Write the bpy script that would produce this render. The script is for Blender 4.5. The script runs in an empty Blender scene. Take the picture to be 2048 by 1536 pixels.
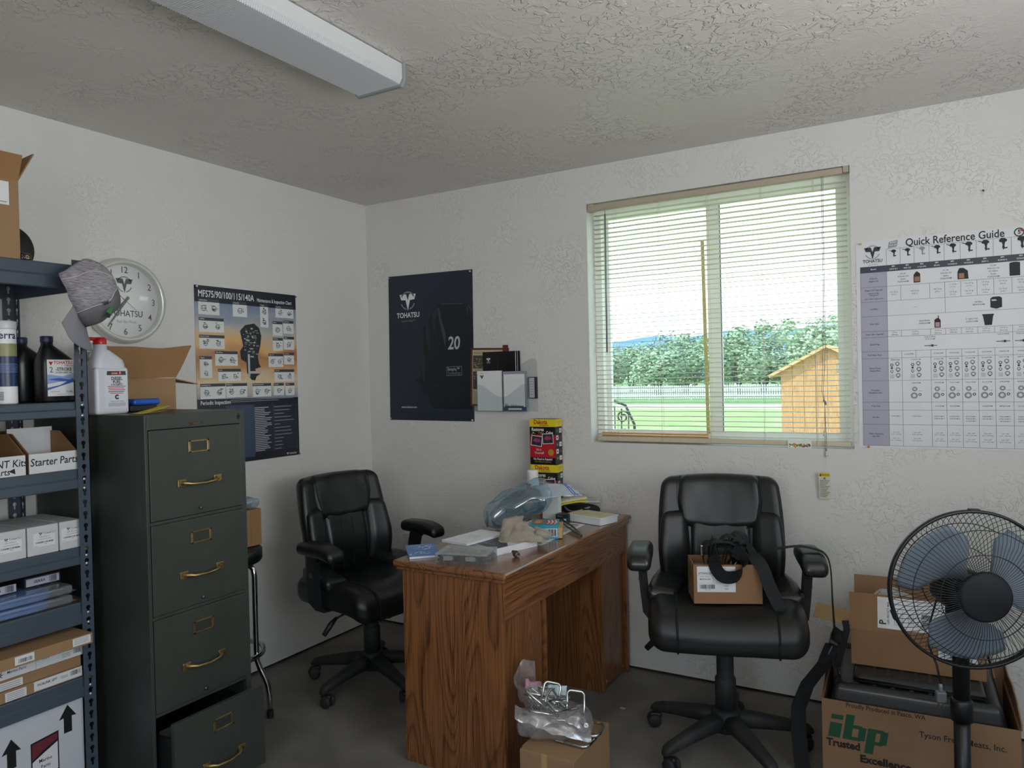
import bpy, bmesh, math, random
from mathutils import Vector, Matrix, noise
random.seed(7)
PI = math.pi
SC = bpy.context.scene
COL = SC.collection
# ------------------------------------------------------------------ camera
CAM_F, CAM_YAW, CAM_PITCH, CAM_ROLL = 1484.44, 0.52841, -0.01064, -0.02364
CAM_LOC = Vector((2.9231, -3.3491, 1.4219))
_f = Vector((-math.sin(CAM_YAW) * math.cos(CAM_PITCH), math.cos(CAM_YAW) * math.cos(CAM_PITCH), math.sin(CAM_PITCH)))
_r = _f.cross(Vector((0, 0, 1))).normalized()
_u = _r.cross(_f)
_c, _s = math.cos(CAM_ROLL), math.sin(CAM_ROLL)
_r, _u = _c * _r + _s * _u, -_s * _r + _c * _u
cd = bpy.data.cameras.new('camera')
cd.sensor_fit = 'HORIZONTAL'; cd.sensor_width = 36.0; cd.lens = CAM_F / 2048 * 36.0
cd.clip_start = 0.05; cd.clip_end = 2000
cam = bpy.data.objects.new('camera', cd); COL.objects.link(cam)
cam.matrix_world = Matrix(((_r.x, _u.x, -_f.x, CAM_LOC.x), (_r.y, _u.y, -_f.y, CAM_LOC.y), (_r.z, _u.z, -_f.z, CAM_LOC.z), (0, 0, 0, 1)))
SC.camera = cam
# ------------------------------------------------------------------ sky, sun, daylight, exposure
W = bpy.data.worlds.new('sky'); SC.world = W; W.use_nodes = True
nt = W.node_tree; nt.nodes.clear()
wo = nt.nodes.new('ShaderNodeOutputWorld'); bg = nt.nodes.new('ShaderNodeBackground')
tc = nt.nodes.new('ShaderNodeTexCoord'); sx = nt.nodes.new('ShaderNodeSeparateXYZ'); rp = nt.nodes.new('ShaderNodeValToRGB')
nt.links.new(tc.outputs['Generated'], sx.inputs[0]); nt.links.new(sx.outputs['Z'], rp.inputs[0])
rp.color_ramp.elements[0].position = 0.0; rp.color_ramp.elements[0].color = (1.0, 1.0, 1.0, 1)
rp.color_ramp.elements[1].position = 0.75; rp.color_ramp.elements[1].color = (0.42, 0.62, 0.95, 1)
e = rp.color_ramp.elements.new(0.12); e.color = (0.98, 1.0, 1.0, 1)
e = rp.color_ramp.elements.new(0.3); e.color = (0.72, 0.86, 1.0, 1)
nt.links.new(rp.outputs[0], bg.inputs[0]); bg.inputs[1].default_value = 2.9
nt.links.new(bg.outputs[0], wo.inputs[0])
sd = bpy.data.lights.new('sun', 'SUN'); sd.energy = 4.2; sd.angle = 0.02; sd.color = (1.0, 0.95, 0.86)
sun = bpy.data.objects.new('sun', sd); COL.objects.link(sun)
sun.rotation_euler = Vector((0.35, 0.55, -0.75)).to_track_quat('-Z', 'Y').to_euler()
def area(name, loc, direction, w, h, power, color):
    d = bpy.data.lights.new(name, 'AREA'); d.shape = 'RECTANGLE'; d.size = w; d.size_y = h; d.energy = power; d.color = color
    o = bpy.data.objects.new(name, d); COL.objects.link(o)
    o.location = loc; o.rotation_euler = Vector(direction).to_track_quat('-Z', 'Y').to_euler()
    return o
# daylight coming in through the wide window of the right-hand wall and the window of the rear wall, both behind the photographer
area('side_window_daylight', (4.24, -2.5, 1.55), (-1, 0.0, 1.5), 1.9, 1.1, 46, (0.91, 0.96, 1.0))
area('rear_window_daylight', (2.9, -4.76, 1.55), (0, 1, 0.15), 1.4, 1.0, 11, (0.93, 0.97, 1.0))
# window daylight: a portal that only guides sampling of the sky
pl = area('window_portal', (2.0, 0.19, 1.67), (0, -1, 0), 1.2, 1.2, 1, (1, 1, 1)); pl.data.cycles.is_portal = True
VS = SC.view_settings
SC.display_settings.display_device = 'sRGB'
VS.view_transform = 'Standard'; VS.look = 'None'; VS.exposure = 0.08; VS.gamma = 1.0; VS.use_curve_mapping = False
SC.cycles.max_bounces = 10; SC.cycles.diffuse_bounces = 6; SC.cycles.transparent_max_bounces = 24
# ------------------------------------------------------------------ materials
def lin(h):
    h = h.lstrip('#')
    c = [int(h[i:i + 2], 16) / 255 for i in (0, 2, 4)]
    return tuple((x / 12.92 if x <= .04045 else ((x + .055) / 1.055) ** 2.4) for x in c) + (1.0,)
MATS = {}
def new_mat(name):
    m = bpy.data.materials.new(name); m.use_nodes = True
    t = m.node_tree; b = t.nodes['Principled BSDF']
    return m, t, b
def node(t, kind, **kw):
    n = t.nodes.new(kind)
    for k, v in kw.items():
        if k.startswith('_'): setattr(n, k[1:], v)
        else: n.inputs[k.replace('__', ' ')].default_value = v
    return n
def ocoord(t, scale=(1, 1, 1), loc=(0, 0, 0), src='Object'):
    a = t.nodes.new('ShaderNodeTexCoord'); mp = t.nodes.new('ShaderNodeMapping')
    mp.inputs['Scale'].default_value = scale; mp.inputs['Location'].default_value = loc
    t.links.new(a.outputs[src], mp.inputs['Vector']); return mp.outputs[0]
def ramp(t, src, stops):
    r = t.nodes.new('ShaderNodeValToRGB')
    while len(r.color_ramp.elements) < len(stops): r.color_ramp.elements.new(0.5)
    for el, (p, c) in zip(r.color_ramp.elements, stops):
        el.position = p; el.color = c if len(c) == 4 else tuple(c) + (1,)
    t.links.new(src, r.inputs[0]); return r.outputs[0]
def G(v): return (v, v, v, 1)
def M(name, col='#808080', rough=.5, metal=0., spec=.5, var=None, bump=None, coat=0., sheen=0., trans=0.):
    """plain procedural surface: var=(noise scale, amount) tints the colour, bump=(noise scale, strength, distance)"""
    if name in MATS: return MATS[name]
    m, t, b = new_mat(name); c = lin(col)
    b.inputs['Base Color'].default_value = c; b.inputs['Roughness'].default_value = rough; b.inputs['Metallic'].default_value = metal
    b.inputs['Specular IOR Level'].default_value = spec; b.inputs['Coat Weight'].default_value = coat
    b.inputs['Sheen Weight'].default_value = sheen; b.inputs['Transmission Weight'].default_value = trans
    if var:
        n = node(t, 'ShaderNodeTexNoise', Scale=var[0], Detail=4.0); t.links.new(ocoord(t), n.inputs['Vector'])
        lo = tuple(max(0, x * (1 - var[1])) for x in c[:3]) + (1,); hi = tuple(min(1, x * (1 + var[1])) for x in c[:3]) + (1,)
        t.links.new(ramp(t, n.outputs['Fac'], [(.3, lo), (.7, hi)]), b.inputs['Base Color'])
    if bump:
        n2 = node(t, 'ShaderNodeTexNoise', Scale=bump[0], Detail=5.0); t.links.new(ocoord(t), n2.inputs['Vector'])
        bp = node(t, 'ShaderNodeBump', Strength=bump[1], Distance=bump[2]); t.links.new(n2.outputs['Fac'], bp.inputs['Height'])
        t.links.new(bp.outputs[0], b.inputs['Normal'])
    MATS[name] = m; return m
def clear(name, tint='#ffffff', cover=.12, gloss=.12, rough=.05, film='#ffffff'):
    """thin clear plastic or glass: mostly see-through, some film colour, a shiny skin"""
    if name in MATS: return MATS[name]
    m = bpy.data.materials.new(name); m.use_nodes = True; t = m.node_tree; t.nodes.clear()
    o = t.nodes.new('ShaderNodeOutputMaterial')
    tr = node(t, 'ShaderNodeBsdfTransparent', Color=lin(tint)); df = node(t, 'ShaderNodeBsdfDiffuse', Color=lin(film))
    gl = node(t, 'ShaderNodeBsdfGlossy', Color=(1, 1, 1, 1), Roughness=rough)
    lw = node(t, 'ShaderNodeLayerWeight', Blend=.35)
    ma = node(t, 'ShaderNodeMath', _operation='MULTIPLY_ADD'); ma.inputs[1].default_value = .5; ma.inputs[2].default_value = gloss * .5
    pw_ = node(t, 'ShaderNodeMath', _operation='POWER'); pw_.inputs[1].default_value = 3.0
    t.links.new(lw.outputs['Facing'], pw_.inputs[0]); t.links.new(pw_.outputs[0], ma.inputs[0])
    m1 = t.nodes.new('ShaderNodeMixShader'); m1.inputs[0].default_value = cover
    t.links.new(tr.outputs[0], m1.inputs[1]); t.links.new(df.outputs[0], m1.inputs[2])
    m2 = t.nodes.new('ShaderNodeMixShader'); t.links.new(ma.outputs[0], m2.inputs[0])
    t.links.new(m1.outputs[0], m2.inputs[1]); t.links.new(gl.outputs[0], m2.inputs[2]); t.links.new(m2.outputs[0], o.inputs[0])
    MATS[name] = m; return m
def translucent(name, col, amount, rough=.5):
    m, t, b = new_mat(name); b.inputs['Base Color'].default_value = lin(col); b.inputs['Roughness'].default_value = rough
    tr = node(t, 'ShaderNodeBsdfTranslucent', Color=lin(col)); mx = t.nodes.new('ShaderNodeMixShader'); mx.inputs[0].default_value = amount
    t.links.new(b.outputs[0], mx.inputs[1]); t.links.new(tr.outputs[0], mx.inputs[2]); t.links.new(mx.outputs[0], t.nodes['Material Output'].inputs[0]); return m
def plaster(name, col, scale, dist, strength=1.0):
    m, t, b = new_mat(name); v = ocoord(t)
    n1 = node(t, 'ShaderNodeTexNoise', Scale=scale, Detail=3.5, Roughness=.55, Distortion=.9); t.links.new(v, n1.inputs['Vector'])
    n2 = node(t, 'ShaderNodeTexNoise', Scale=scale * .12, Detail=2.0); t.links.new(v, n2.inputs['Vector'])
    n3 = node(t, 'ShaderNodeTexNoise', Scale=scale * 5, Detail=3.0); t.links.new(v, n3.inputs['Vector'])
    r1 = ramp(t, n1.outputs['Fac'], [(.5, G(0)), (.545, G(1)), (.6, G(.92))])
    r2 = ramp(t, n2.outputs['Fac'], [(.42, G(.06)), (.68, G(1))])
    mu = node(t, 'ShaderNodeMath', _operation='MULTIPLY'); t.links.new(r1, mu.inputs[0]); t.links.new(r2, mu.inputs[1])
    ad = node(t, 'ShaderNodeMath', _operation='MULTIPLY_ADD'); ad.inputs[1].default_value = .16
    t.links.new(n3.outputs['Fac'], ad.inputs[0]); t.links.new(mu.outputs[0], ad.inputs[2])
    bp = node(t, 'ShaderNodeBump', Strength=strength, Distance=dist); t.links.new(ad.outputs[0], bp.inputs['Height'])
    t.links.new(bp.outputs[0], b.inputs['Normal'])
    c = lin(col); lo = tuple(x * .95 for x in c[:3]) + (1,)
    t.links.new(ramp(t, n2.outputs['Fac'], [(.3, lo), (.7, c)]), b.inputs['Base Color'])
    b.inputs['Roughness'].default_value = .55; b.inputs['Specular IOR Level'].default_value = .35
    return m
def oak(name, axis, light='#8d5c35', dark='#4c2a13', rough=.32, coat=.25):
    """oak veneer: grain along axis 0/1/2, cathedral figure from noise contours plus fine pores"""
    if name in MATS: return MATS[name]
    m, t, b = new_mat(name)
    sc = [1.0, 1.0, 1.0]; sc[axis] = .13; v = ocoord(t, sc, (.37, .71, .13))
    n = node(t, 'ShaderNodeTexNoise', Scale=5.0, Detail=1.5, Roughness=.4, Distortion=.15); t.links.new(v, n.inputs['Vector'])
    mu = node(t, 'ShaderNodeMath', _operation='MULTIPLY'); mu.inputs[1].default_value = 34; t.links.new(n.outputs['Fac'], mu.inputs[0])
    fr = node(t, 'ShaderNodeMath', _operation='FRACT'); t.links.new(mu.outputs[0], fr.inputs[0])
    fig = ramp(t, fr.outputs[0], [(0, G(1)), (.1, G(.15)), (.55, G(0)), (.93, G(.75)), (1, G(1))])
    sp = [240.0] * 3; sp[axis] = 5.0; v2 = ocoord(t, sp)
    p = node(t, 'ShaderNodeTexNoise', Scale=1.0, Detail=2.0); t.links.new(v2, p.inputs['Vector'])
    pr = ramp(t, p.outputs['Fac'], [(.35, G(1)), (.6, G(0))])
    ma = node(t, 'ShaderNodeMath', _operation='MULTIPLY_ADD'); ma.inputs[1].default_value = .42
    t.links.new(pr, ma.inputs[0])
    m7 = node(t, 'ShaderNodeMath', _operation='MULTIPLY'); m7.inputs[1].default_value = .48; t.links.new(fig, m7.inputs[0])
    t.links.new(m7.outputs[0], ma.inputs[2])
    t.links.new(ramp(t, ma.outputs[0], [(0, lin(light)), (.8, lin(dark))]), b.inputs['Base Color'])
    b.inputs['Roughness'].default_value = rough; b.inputs['Coat Weight'].default_value = coat; b.inputs['Coat Roughness'].default_value = .25
    MATS[name] = m; return m
def two_tone(name, stops, scale, rough=.6, detail=4., bump=None, stretch=(1, 1, 1), dist=0., metal=0., spec=.5):
    if name in MATS: return MATS[name]
    m, t, b = new_mat(name); v = ocoord(t, stretch)
    n = node(t, 'ShaderNodeTexNoise', Scale=scale, Detail=detail, Distortion=dist); t.links.new(v, n.inputs['Vector'])
    t.links.new(ramp(t, n.outputs['Fac'], [(p, lin(c)) for p, c in stops]), b.inputs['Base Color'])
    b.inputs['Roughness'].default_value = rough; b.inputs['Metallic'].default_value = metal; b.inputs['Specular IOR Level'].default_value = spec
    if bump:
        n2 = node(t, 'ShaderNodeTexNoise', Scale=bump[0], Detail=4.); t.links.new(v, n2.inputs['Vector'])
        bp = node(t, 'ShaderNodeBump', Strength=bump[1], Distance=bump[2]); t.links.new(n2.outputs['Fac'], bp.inputs['Height'])
        t.links.new(bp.outputs[0], b.inputs['Normal'])
    MATS[name] = m; return m
def cardboard(name='cardboard', col='#97795a'):
    return M(name, col, rough=.85, spec=.2, var=(6, .08), bump=(140, .12, .001))
# ------------------------------------------------------------------ mesh builder
def frame(z, up=(0, 0, 1)):
    z = Vector(z).normalized(); up = Vector(up)
    if abs(z.dot(up.normalized())) > .98: up = Vector((1, 0, 0))
    x = up.cross(z).normalized(); y = z.cross(x)
    return x, y, z
def basis(o, x, y, z=None):
    """matrix whose columns are the axes x, y, z with origin o"""
    x = Vector(x).normalized(); y = Vector(y); y = (y - x * y.dot(x)).normalized(); z = x.cross(y)
    o = Vector(o)
    return Matrix(((x.x, y.x, z.x, o.x), (x.y, y.y, z.y, o.y), (x.z, y.z, z.z, o.z), (0, 0, 0, 1)))
def Tr(x=0, y=0, z=0): return Matrix.Translation((x, y, z))
def Rx(a): return Matrix.Rotation(a, 4, 'X')
def Ry(a): return Matrix.Rotation(a, 4, 'Y')
def Rz(a): return Matrix.Rotation(a, 4, 'Z')
TEXT = {}
def text_mesh(s, bold, align, res):
    k = (s, bold, align, res)
    if k not in TEXT:
        cu = bpy.data.curves.new('lettering', 'FONT'); cu.body = s; cu.size = 1.0; cu.offset = bold
        cu.align_x = align; cu.align_y = 'CENTER'; cu.resolution_u = res; cu.fill_mode = 'FRONT' if False else 'BOTH'
        ob = bpy.data.objects.new('lettering', cu); me = ob.to_mesh()
        TEXT[k] = ([v.co.copy() for v in me.vertices], [tuple(p.vertices) for p in me.polygons])
        ob.to_mesh_clear(); bpy.data.objects.remove(ob); bpy.data.curves.remove(cu)
    return TEXT[k]
class MB:
    def __init__(s): s.v = []; s.f = []; s.m = []; s.sm = []; s.mats = []; s.T = Matrix.Identity(4)
    def add(s, vs, fs, mat, smooth=False):
        if mat not in s.mats: s.mats.append(mat)
        i = s.mats.index(mat); o = len(s.v); T = s.T
        s.v += [T @ Vector(p) for p in vs]
        for f in fs: s.f.append(tuple(o + k for k in f)); s.m.append(i); s.sm.append(smooth)
        return s
    def box(s, x0, y0, z0, x1, y1, z1, mat):
        if x0 > x1: x0, x1 = x1, x0
        if y0 > y1: y0, y1 = y1, y0
        if z0 > z1: z0, z1 = z1, z0
        vs = [(x0, y0, z0), (x1, y0, z0), (x1, y1, z0), (x0, y1, z0), (x0, y0, z1), (x1, y0, z1), (x1, y1, z1), (x0, y1, z1)]
        return s.add(vs, [(3, 2, 1, 0), (4, 5, 6, 7), (0, 1, 5, 4), (1, 2, 6, 5), (2, 3, 7, 6), (3, 0, 4, 7)], mat)
    def bbox(s, x0, y0, z0, x1, y1, z1, mat, b=.003, seg=2):
        bm = bmesh.new(); bmesh.ops.create_cube(bm, size=1)
        for v in bm.verts: v.co = Vector(((v.co.x + .5) * (x1 - x0) + x0, (v.co.y + .5) * (y1 - y0) + y0, (v.co.z + .5) * (z1 - z0) + z0))
        bmesh.ops.bevel(bm, geom=bm.edges[:], offset=b, segments=seg, profile=.5, affect='EDGES')
        bm.verts.index_update(); vs = [v.co.copy() for v in bm.verts]; fs = [tuple(v.index for v in f.verts) for f in bm.faces]
        bm.free(); return s.add(vs, fs, mat, False)
    def rbox(s, c, half, r, mat, fn=None, k=4, n=4, smooth=True):
        """rounded box on a grid (k steps round the corner, n across the flats), optionally bent by fn(Vector)->Vector"""
        half = Vector(half); c = Vector(c); rr = [min(r, h * .999) for h in half] if not isinstance(r, (tuple, list)) else list(r)
        ax = []
        for h, q in zip(half, rr):
            core = h - q; a = [-core - q * math.tan(PI / 4 * (1 - i / k)) for i in range(k)]
            a += [-core + 2 * core * i / n for i in range(n + 1)]
            a += [core + q * math.tan(PI / 4 * (i + 1) / k) for i in range(k)]; ax.append(a)
        idx = {}; vs = []; fs = []
        def vert(p):
            key = tuple(round(x, 6) for x in p)
            if key not in idx:
                q = []; d = []
                for x, h, e in zip(p, half, rr):
                    core = h - e; cx = max(-core, min(core, x)); q.append(cx); d.append((x - cx) / e if e > 0 else 0)
                dv = Vector(d); L = dv.length
                if L > 1e-9: dv /= L
                o = Vector((q[0] + dv.x * rr[0], q[1] + dv.y * rr[1], q[2] + dv.z * rr[2]))
                if fn: o = Vector(fn(o))
                idx[key] = len(vs); vs.append(o + c)
            return idx[key]
        for d in range(3):
            u, w = (d + 1) % 3, (d + 2) % 3
            for sg in (0, 1):
                val = ax[d][-1 if sg else 0]
                for i in range(len(ax[u]) - 1):
                    for j in range(len(ax[w]) - 1):
                        q = []
                        for a, b in ((i, j), (i + 1, j), (i + 1, j + 1), (i, j + 1)):
                            p = [0, 0, 0]; p[d] = val; p[u] = ax[u][a]; p[w] = ax[w][b]; q.append(vert(p))
                        if len(set(q)) >= 3: fs.append(tuple(q if sg else q[::-1]))
        return s.add(vs, fs, mat, smooth)
    def tube(s, pts, r, mat, seg=8, closed=False, caps=True, smooth=True):
        pts = [Vector(p) for p in pts]; n = len(pts); rs = r if isinstance(r, (list, tuple)) else [r] * n
        tg = []
        for i in range(n):
            a = pts[(i - 1) % n] if (closed or i > 0) else pts[i]; b = pts[(i + 1) % n] if (closed or i < n - 1) else pts[i]
            d = b - a; tg.append(d.normalized() if d.length > 1e-9 else Vector((0, 0, 1)))
        x, y, _ = frame(tg[0]); vs = []; fs = []
        for i in range(n):
            x = (x - tg[i] * x.dot(tg[i])).normalized(); y = tg[i].cross(x)
            for k in range(seg):
                a = 2 * PI * k / seg; vs.append(pts[i] + (x * math.cos(a) + y * math.sin(a)) * rs[i])
        for i in range(n if closed else n - 1):
            j = (i + 1) % n
            for k in range(seg):
                l = (k + 1) % seg; fs.append((i * seg + k, i * seg + l, j * seg + l, j * seg + k))
        if caps and not closed: fs.append(tuple(range(seg))[::-1]); fs.append(tuple((n - 1) * seg + k for k in range(seg)))
        return s.add(vs, fs, mat, smooth)
    def cyl(s, a, b, r, mat, seg=20, r2=None, smooth=True):
        a = Vector(a); b = Vector(b); x, y, z = frame(b - a); r2 = r if r2 is None else r2; vs = []
        for p, q in ((a, r), (b, r2)):
            for k in range(seg): vs.append(p + (x * math.cos(2 * PI * k / seg) + y * math.sin(2 * PI * k / seg)) * q)
        fs = [(k, (k + 1) % seg, seg + (k + 1) % seg, seg + k) for k in range(seg)]
        s.add(vs, fs, mat, smooth)
        return s.add(vs, [tuple(range(seg))[::-1], tuple(range(seg, 2 * seg))], mat)
    def lathe(s, prof, mat, seg=28, smooth=True, sq=None, caps=True):
        """profile [(r, z)] turned round local z; sq=(ex, ey, p) squashes the section to a superellipse"""
        vs = []; fs = []; n = len(prof)
        for r, z in prof:
            for k in range(seg):
                a = 2 * PI * k / seg; c, d = math.cos(a), math.sin(a)
                if sq:
                    e = 2 / sq[2]; c = math.copysign(abs(c) ** e, c) * sq[0]; d = math.copysign(abs(d) ** e, d) * sq[1]
                vs.append((r * c, r * d, z))
        for i in range(n - 1):
            for k in range(seg):
                l = (k + 1) % seg; fs.append((i * seg + k, i * seg + l, (i + 1) * seg + l, (i + 1) * seg + k))
        if caps and prof[0][0] > 1e-6: fs.append(tuple(range(seg))[::-1])
        if caps and prof[-1][0] > 1e-6: fs.append(tuple((n - 1) * seg + k for k in range(seg)))
        return s.add(vs, fs, mat, smooth)
    def prism(s, poly, h, mat, z0=0., smooth=False):
        """polygon in local xy (counter-clockwise) from z0 to z0+h"""
        ar = sum(poly[i][0] * poly[(i + 1) % len(poly)][1] - poly[(i + 1) % len(poly)][0] * poly[i][1] for i in range(len(poly)))
        if ar < 0: poly = poly[::-1]
        n = len(poly); vs = [(p[0], p[1], z0) for p in poly] + [(p[0], p[1], z0 + h) for p in poly]
        s.add(vs, [tuple(range(n))[::-1], tuple(range(n, 2 * n))], mat)
        return s.add(vs, [(i, (i + 1) % n, n + (i + 1) % n, n + i) for i in range(n)], mat, smooth)
    def ribbon(s, pts, wd, w, t, mat, smooth=True):
        """webbing or tape along pts, wd = width direction (one, or one per point)"""
        pts = [Vector(p) for p in pts]; n = len(pts); vs = []; fs = []
        wl = [Vector(q) for q in wd] if isinstance(wd[0], (tuple, list, Vector)) else [Vector(wd)] * n
        for i in range(n):
            tg = (pts[min(i + 1, n - 1)] - pts[max(i - 1, 0)]).normalized(); x = (wl[i] - tg * wl[i].dot(tg)).normalized(); y = tg.cross(x)
            for a, b in ((-1, -1), (1, -1), (1, 1), (-1, 1)): vs.append(pts[i] + x * (a * w / 2) + y * (b * t / 2))
        for i in range(n - 1):
            for k in range(4): l = (k + 1) % 4; fs.append((i * 4 + k, i * 4 + l, i * 4 + 4 + l, i * 4 + 4 + k))
        fs += [(3, 2, 1, 0), tuple((n - 1) * 4 + k for k in range(4))]
        return s.add(vs, fs, mat, False)
    def grid(s, fn, nu, nv, mat, smooth=True, thick=0., wrap=False):
        vs = [Vector(fn(i / nu, j / nv)) for j in range(nv + 1) for i in range(nu + 1)]; fs = []
        for j in range(nv):
            for i in range(nu): a = j * (nu + 1) + i; fs.append((a, a + 1, a + nu + 2, a + nu + 1))
        if thick:
            nr = [Vector() for _ in vs]
            for f in fs:
                q = (vs[f[2]] - vs[f[0]]).cross(vs[f[3]] - vs[f[1]])
                for k in f: nr[k] += q
            o = len(vs); vs2 = [p - (q.normalized() if q.length > 1e-12 else Vector((0, 0, 1))) * thick for p, q in zip(vs, nr)]
            bd = [i for i in range(nu + 1)] + [j * (nu + 1) + nu for j in range(1, nv + 1)] + [nv * (nu + 1) + i for i in range(nu - 1, -1, -1)] + [j * (nu + 1) for j in range(nv - 1, 0, -1)]
            fs2 = [tuple(o + k for k in f[::-1]) for f in fs]
            fs3 = [(bd[k], o + bd[k], o + bd[(k + 1) % len(bd)], bd[(k + 1) % len(bd)]) for k in range(len(bd))]
            return s.add(vs + vs2, fs + fs2 + fs3, mat, smooth)
        return s.add(vs, fs, mat, smooth)
    def sphere(s, c, r, mat, seg=16, ring=10, sc=(1, 1, 1)):
        c = Vector(c)
        def fn(u, v):
            a = 2 * PI * u; b = PI * (v - .5)
            return c + Vector((math.cos(a) * math.cos(b) * sc[0], math.sin(a) * math.cos(b) * sc[1], math.sin(b) * sc[2])) * r
        return s.grid(fn, seg, ring, mat)
    def text(s, body, size, mat, at, bold=0., align='CENTER', sx=1., res=2, lift=0., slant=0.):
        """lettering in local xy at (x, y), facing +z"""
        vs, fs = text_mesh(body, bold, align, res)
        return s.add([(at[0] + (v.x + v.y * slant) * size * sx, at[1] + v.y * size, lift) for v in vs], fs, mat)
    def rect(s, x0, y0, x1, y1, mat, lift=0.):
        return s.add([(x0, y0, lift), (x1, y0, lift), (x1, y1, lift), (x0, y1, lift)], [(0, 1, 2, 3)], mat)
    def poly(s, pts, mat, lift=0.):
        ar = sum(pts[i][0] * pts[(i + 1) % len(pts)][1] - pts[(i + 1) % len(pts)][0] * pts[i][1] for i in range(len(pts)))
        if ar < 0: pts = pts[::-1]
        return s.add([(p[0], p[1], lift) for p in pts], [tuple(range(len(pts)))], mat)
    def ring(s, cx, cy, r0, r1, mat, lift=0., a0=0., a1=2 * PI, seg=32):
        vs = []; fs = []
        for k in range(seg + 1):
            a = a0 + (a1 - a0) * k / seg
            vs += [(cx + r0 * math.cos(a), cy + r0 * math.sin(a), lift), (cx + r1 * math.cos(a), cy + r1 * math.sin(a), lift)]
        for k in range(seg): fs.append((2 * k, 2 * k + 1, 2 * k + 3, 2 * k + 2))
        return s.add(vs, fs, mat)
    def disc(s, cx, cy, r, mat, lift=0., seg=20, ry=None):
        ry = ry or r
        return s.add([(cx + r * math.cos(2 * PI * k / seg), cy + ry * math.sin(2 * PI * k / seg), lift) for k in range(seg)], [tuple(range(seg))], mat)
    def build(s, name, parent=None, loc=None):
        me = bpy.data.meshes.new(name)
        me.from_pydata([tuple(p) for p in s.v], [], s.f)
        for m in s.mats: me.materials.append(m)
        me.polygons.foreach_set('material_index', s.m); me.polygons.foreach_set('use_smooth', s.sm); me.update()
        o = bpy.data.objects.new(name, me); COL.objects.link(o)
        if parent: o.parent = parent
        if loc is not None: o.location = loc
        return o
def tag(o, label, cat, group=None):
    o['label'] = label; o['category'] = cat
    if group: o['group'] = group
    return o
def thing(name, label, cat, loc=(0, 0, 0), rotz=0., group=None):
    o = bpy.data.objects.new(name, None); COL.objects.link(o); o.empty_display_size = .05
    o.location = loc; o.rotation_euler = (0, 0, rotz)
    return tag(o, label, cat, group)
def struct(mb, name):
    o = mb.build(name); o['kind'] = 'structure'; return o
def recalc(o):
    bm = bmesh.new(); bm.from_mesh(o.data); bmesh.ops.recalc_face_normals(bm, faces=bm.faces[:]); bm.to_mesh(o.data); bm.free(); return o
def at(name, label, cat, mb, loc, rotz=0., group=None):
    """a thing that is one mesh, its origin at its base"""
    o = mb.build(name, None, loc); o.rotation_euler = (0, 0, rotz); return tag(o, label, cat, group)
def clone(o, loc=None, rotz=None, label=None, group=None):
    """copy a thing with its parts and sub-parts"""
    def cp(a, par):
        c = a.copy(); COL.objects.link(c)
        if par: c.parent = par
        for ch in list(a.children): cp(ch, c)
        return c
    c = cp(o, None)
    if loc is not None: c.location = loc
    if rotz is not None: c.rotation_euler = (0, 0, rotz)
    if label: c['label'] = label
    if group: c['group'] = group
    return c
# ================================================================== SETTING
RX1, RY0, RH = 4.2, -4.7, 2.44
WX0, WX1, WZ0, WZ1 = 1.413, 2.596, 1.087, 2.256          # the window opening in the back wall
wallM = plaster('wall_plaster', '#d8d7d4', 36, .003, .8); wallL = plaster('wall_plaster_fine', '#d8d7d4', 44, .0022, .6)
ceilM = plaster('ceiling_plaster', '#dcd6d0', 25, .006, 1.0)
darkgap = M('dark_gap', '#2a2622', .9)
floorM = two_tone('concrete', [(.3, '#5b5953'), (.5, '#716e67'), (.72, '#868279')], 2.3, .62, 8., (35, .25, .002), dist=.6)
mb = MB(); mb.box(-.1, RY0 - .1, -.12, RX1 + .15, .18, 0, floorM); struct(mb, 'floor')
mb = MB(); mb.box(-.1, RY0 - .1, RH, RX1 + .15, .18, RH + .1, ceilM); struct(mb, 'ceiling')
mb = MB(); mb.box(-.1, RY0, .014, 0, .0, RH, wallL); mb.box(-.1, RY0, 0, -.012, 0, .014, darkgap); struct(mb, 'wall_left')
mb = MB()
mb.box(-.1, 0, .014, WX0, .18, RH, wallM); mb.box(WX1, 0, .014, RX1 + .15, .18, RH, wallM)
mb.box(WX0, 0, .014, WX1, .18, WZ0, wallM); mb.box(WX0, 0, WZ1, WX1, .18, RH, wallM)
mb.box(-.1, .012, 0, RX1 + .15, .18, .014, darkgap); struct(mb, 'wall_back')
mb = MB(); mb.box(-.1, RY0 - .1, 0, 2.2, RY0, RH, wallM); mb.box(3.6, RY0 - .1, 0, RX1 + .15, RY0, RH, wallM); mb.box(2.2, RY0 - .1, 0, 3.6, RY0, 1.05, wallM); mb.box(2.2, RY0 - .1, 2.05, 3.6, RY0, RH, wallM); struct(mb, 'wall_rear')
mb = MB()
mb.box(RX1, RY0, 0, RX1 + .15, -3.5, RH, wallM); mb.box(RX1, -1.5, 0, RX1 + .15, 0, RH, wallM)
mb.box(RX1, -3.5, 2.12, RX1 + .15, -1.5, RH, wallM); mb.box(RX1, -3.5, 0, RX1 + .15, -1.5, 1.0, wallM); struct(mb, 'wall_right')
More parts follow.
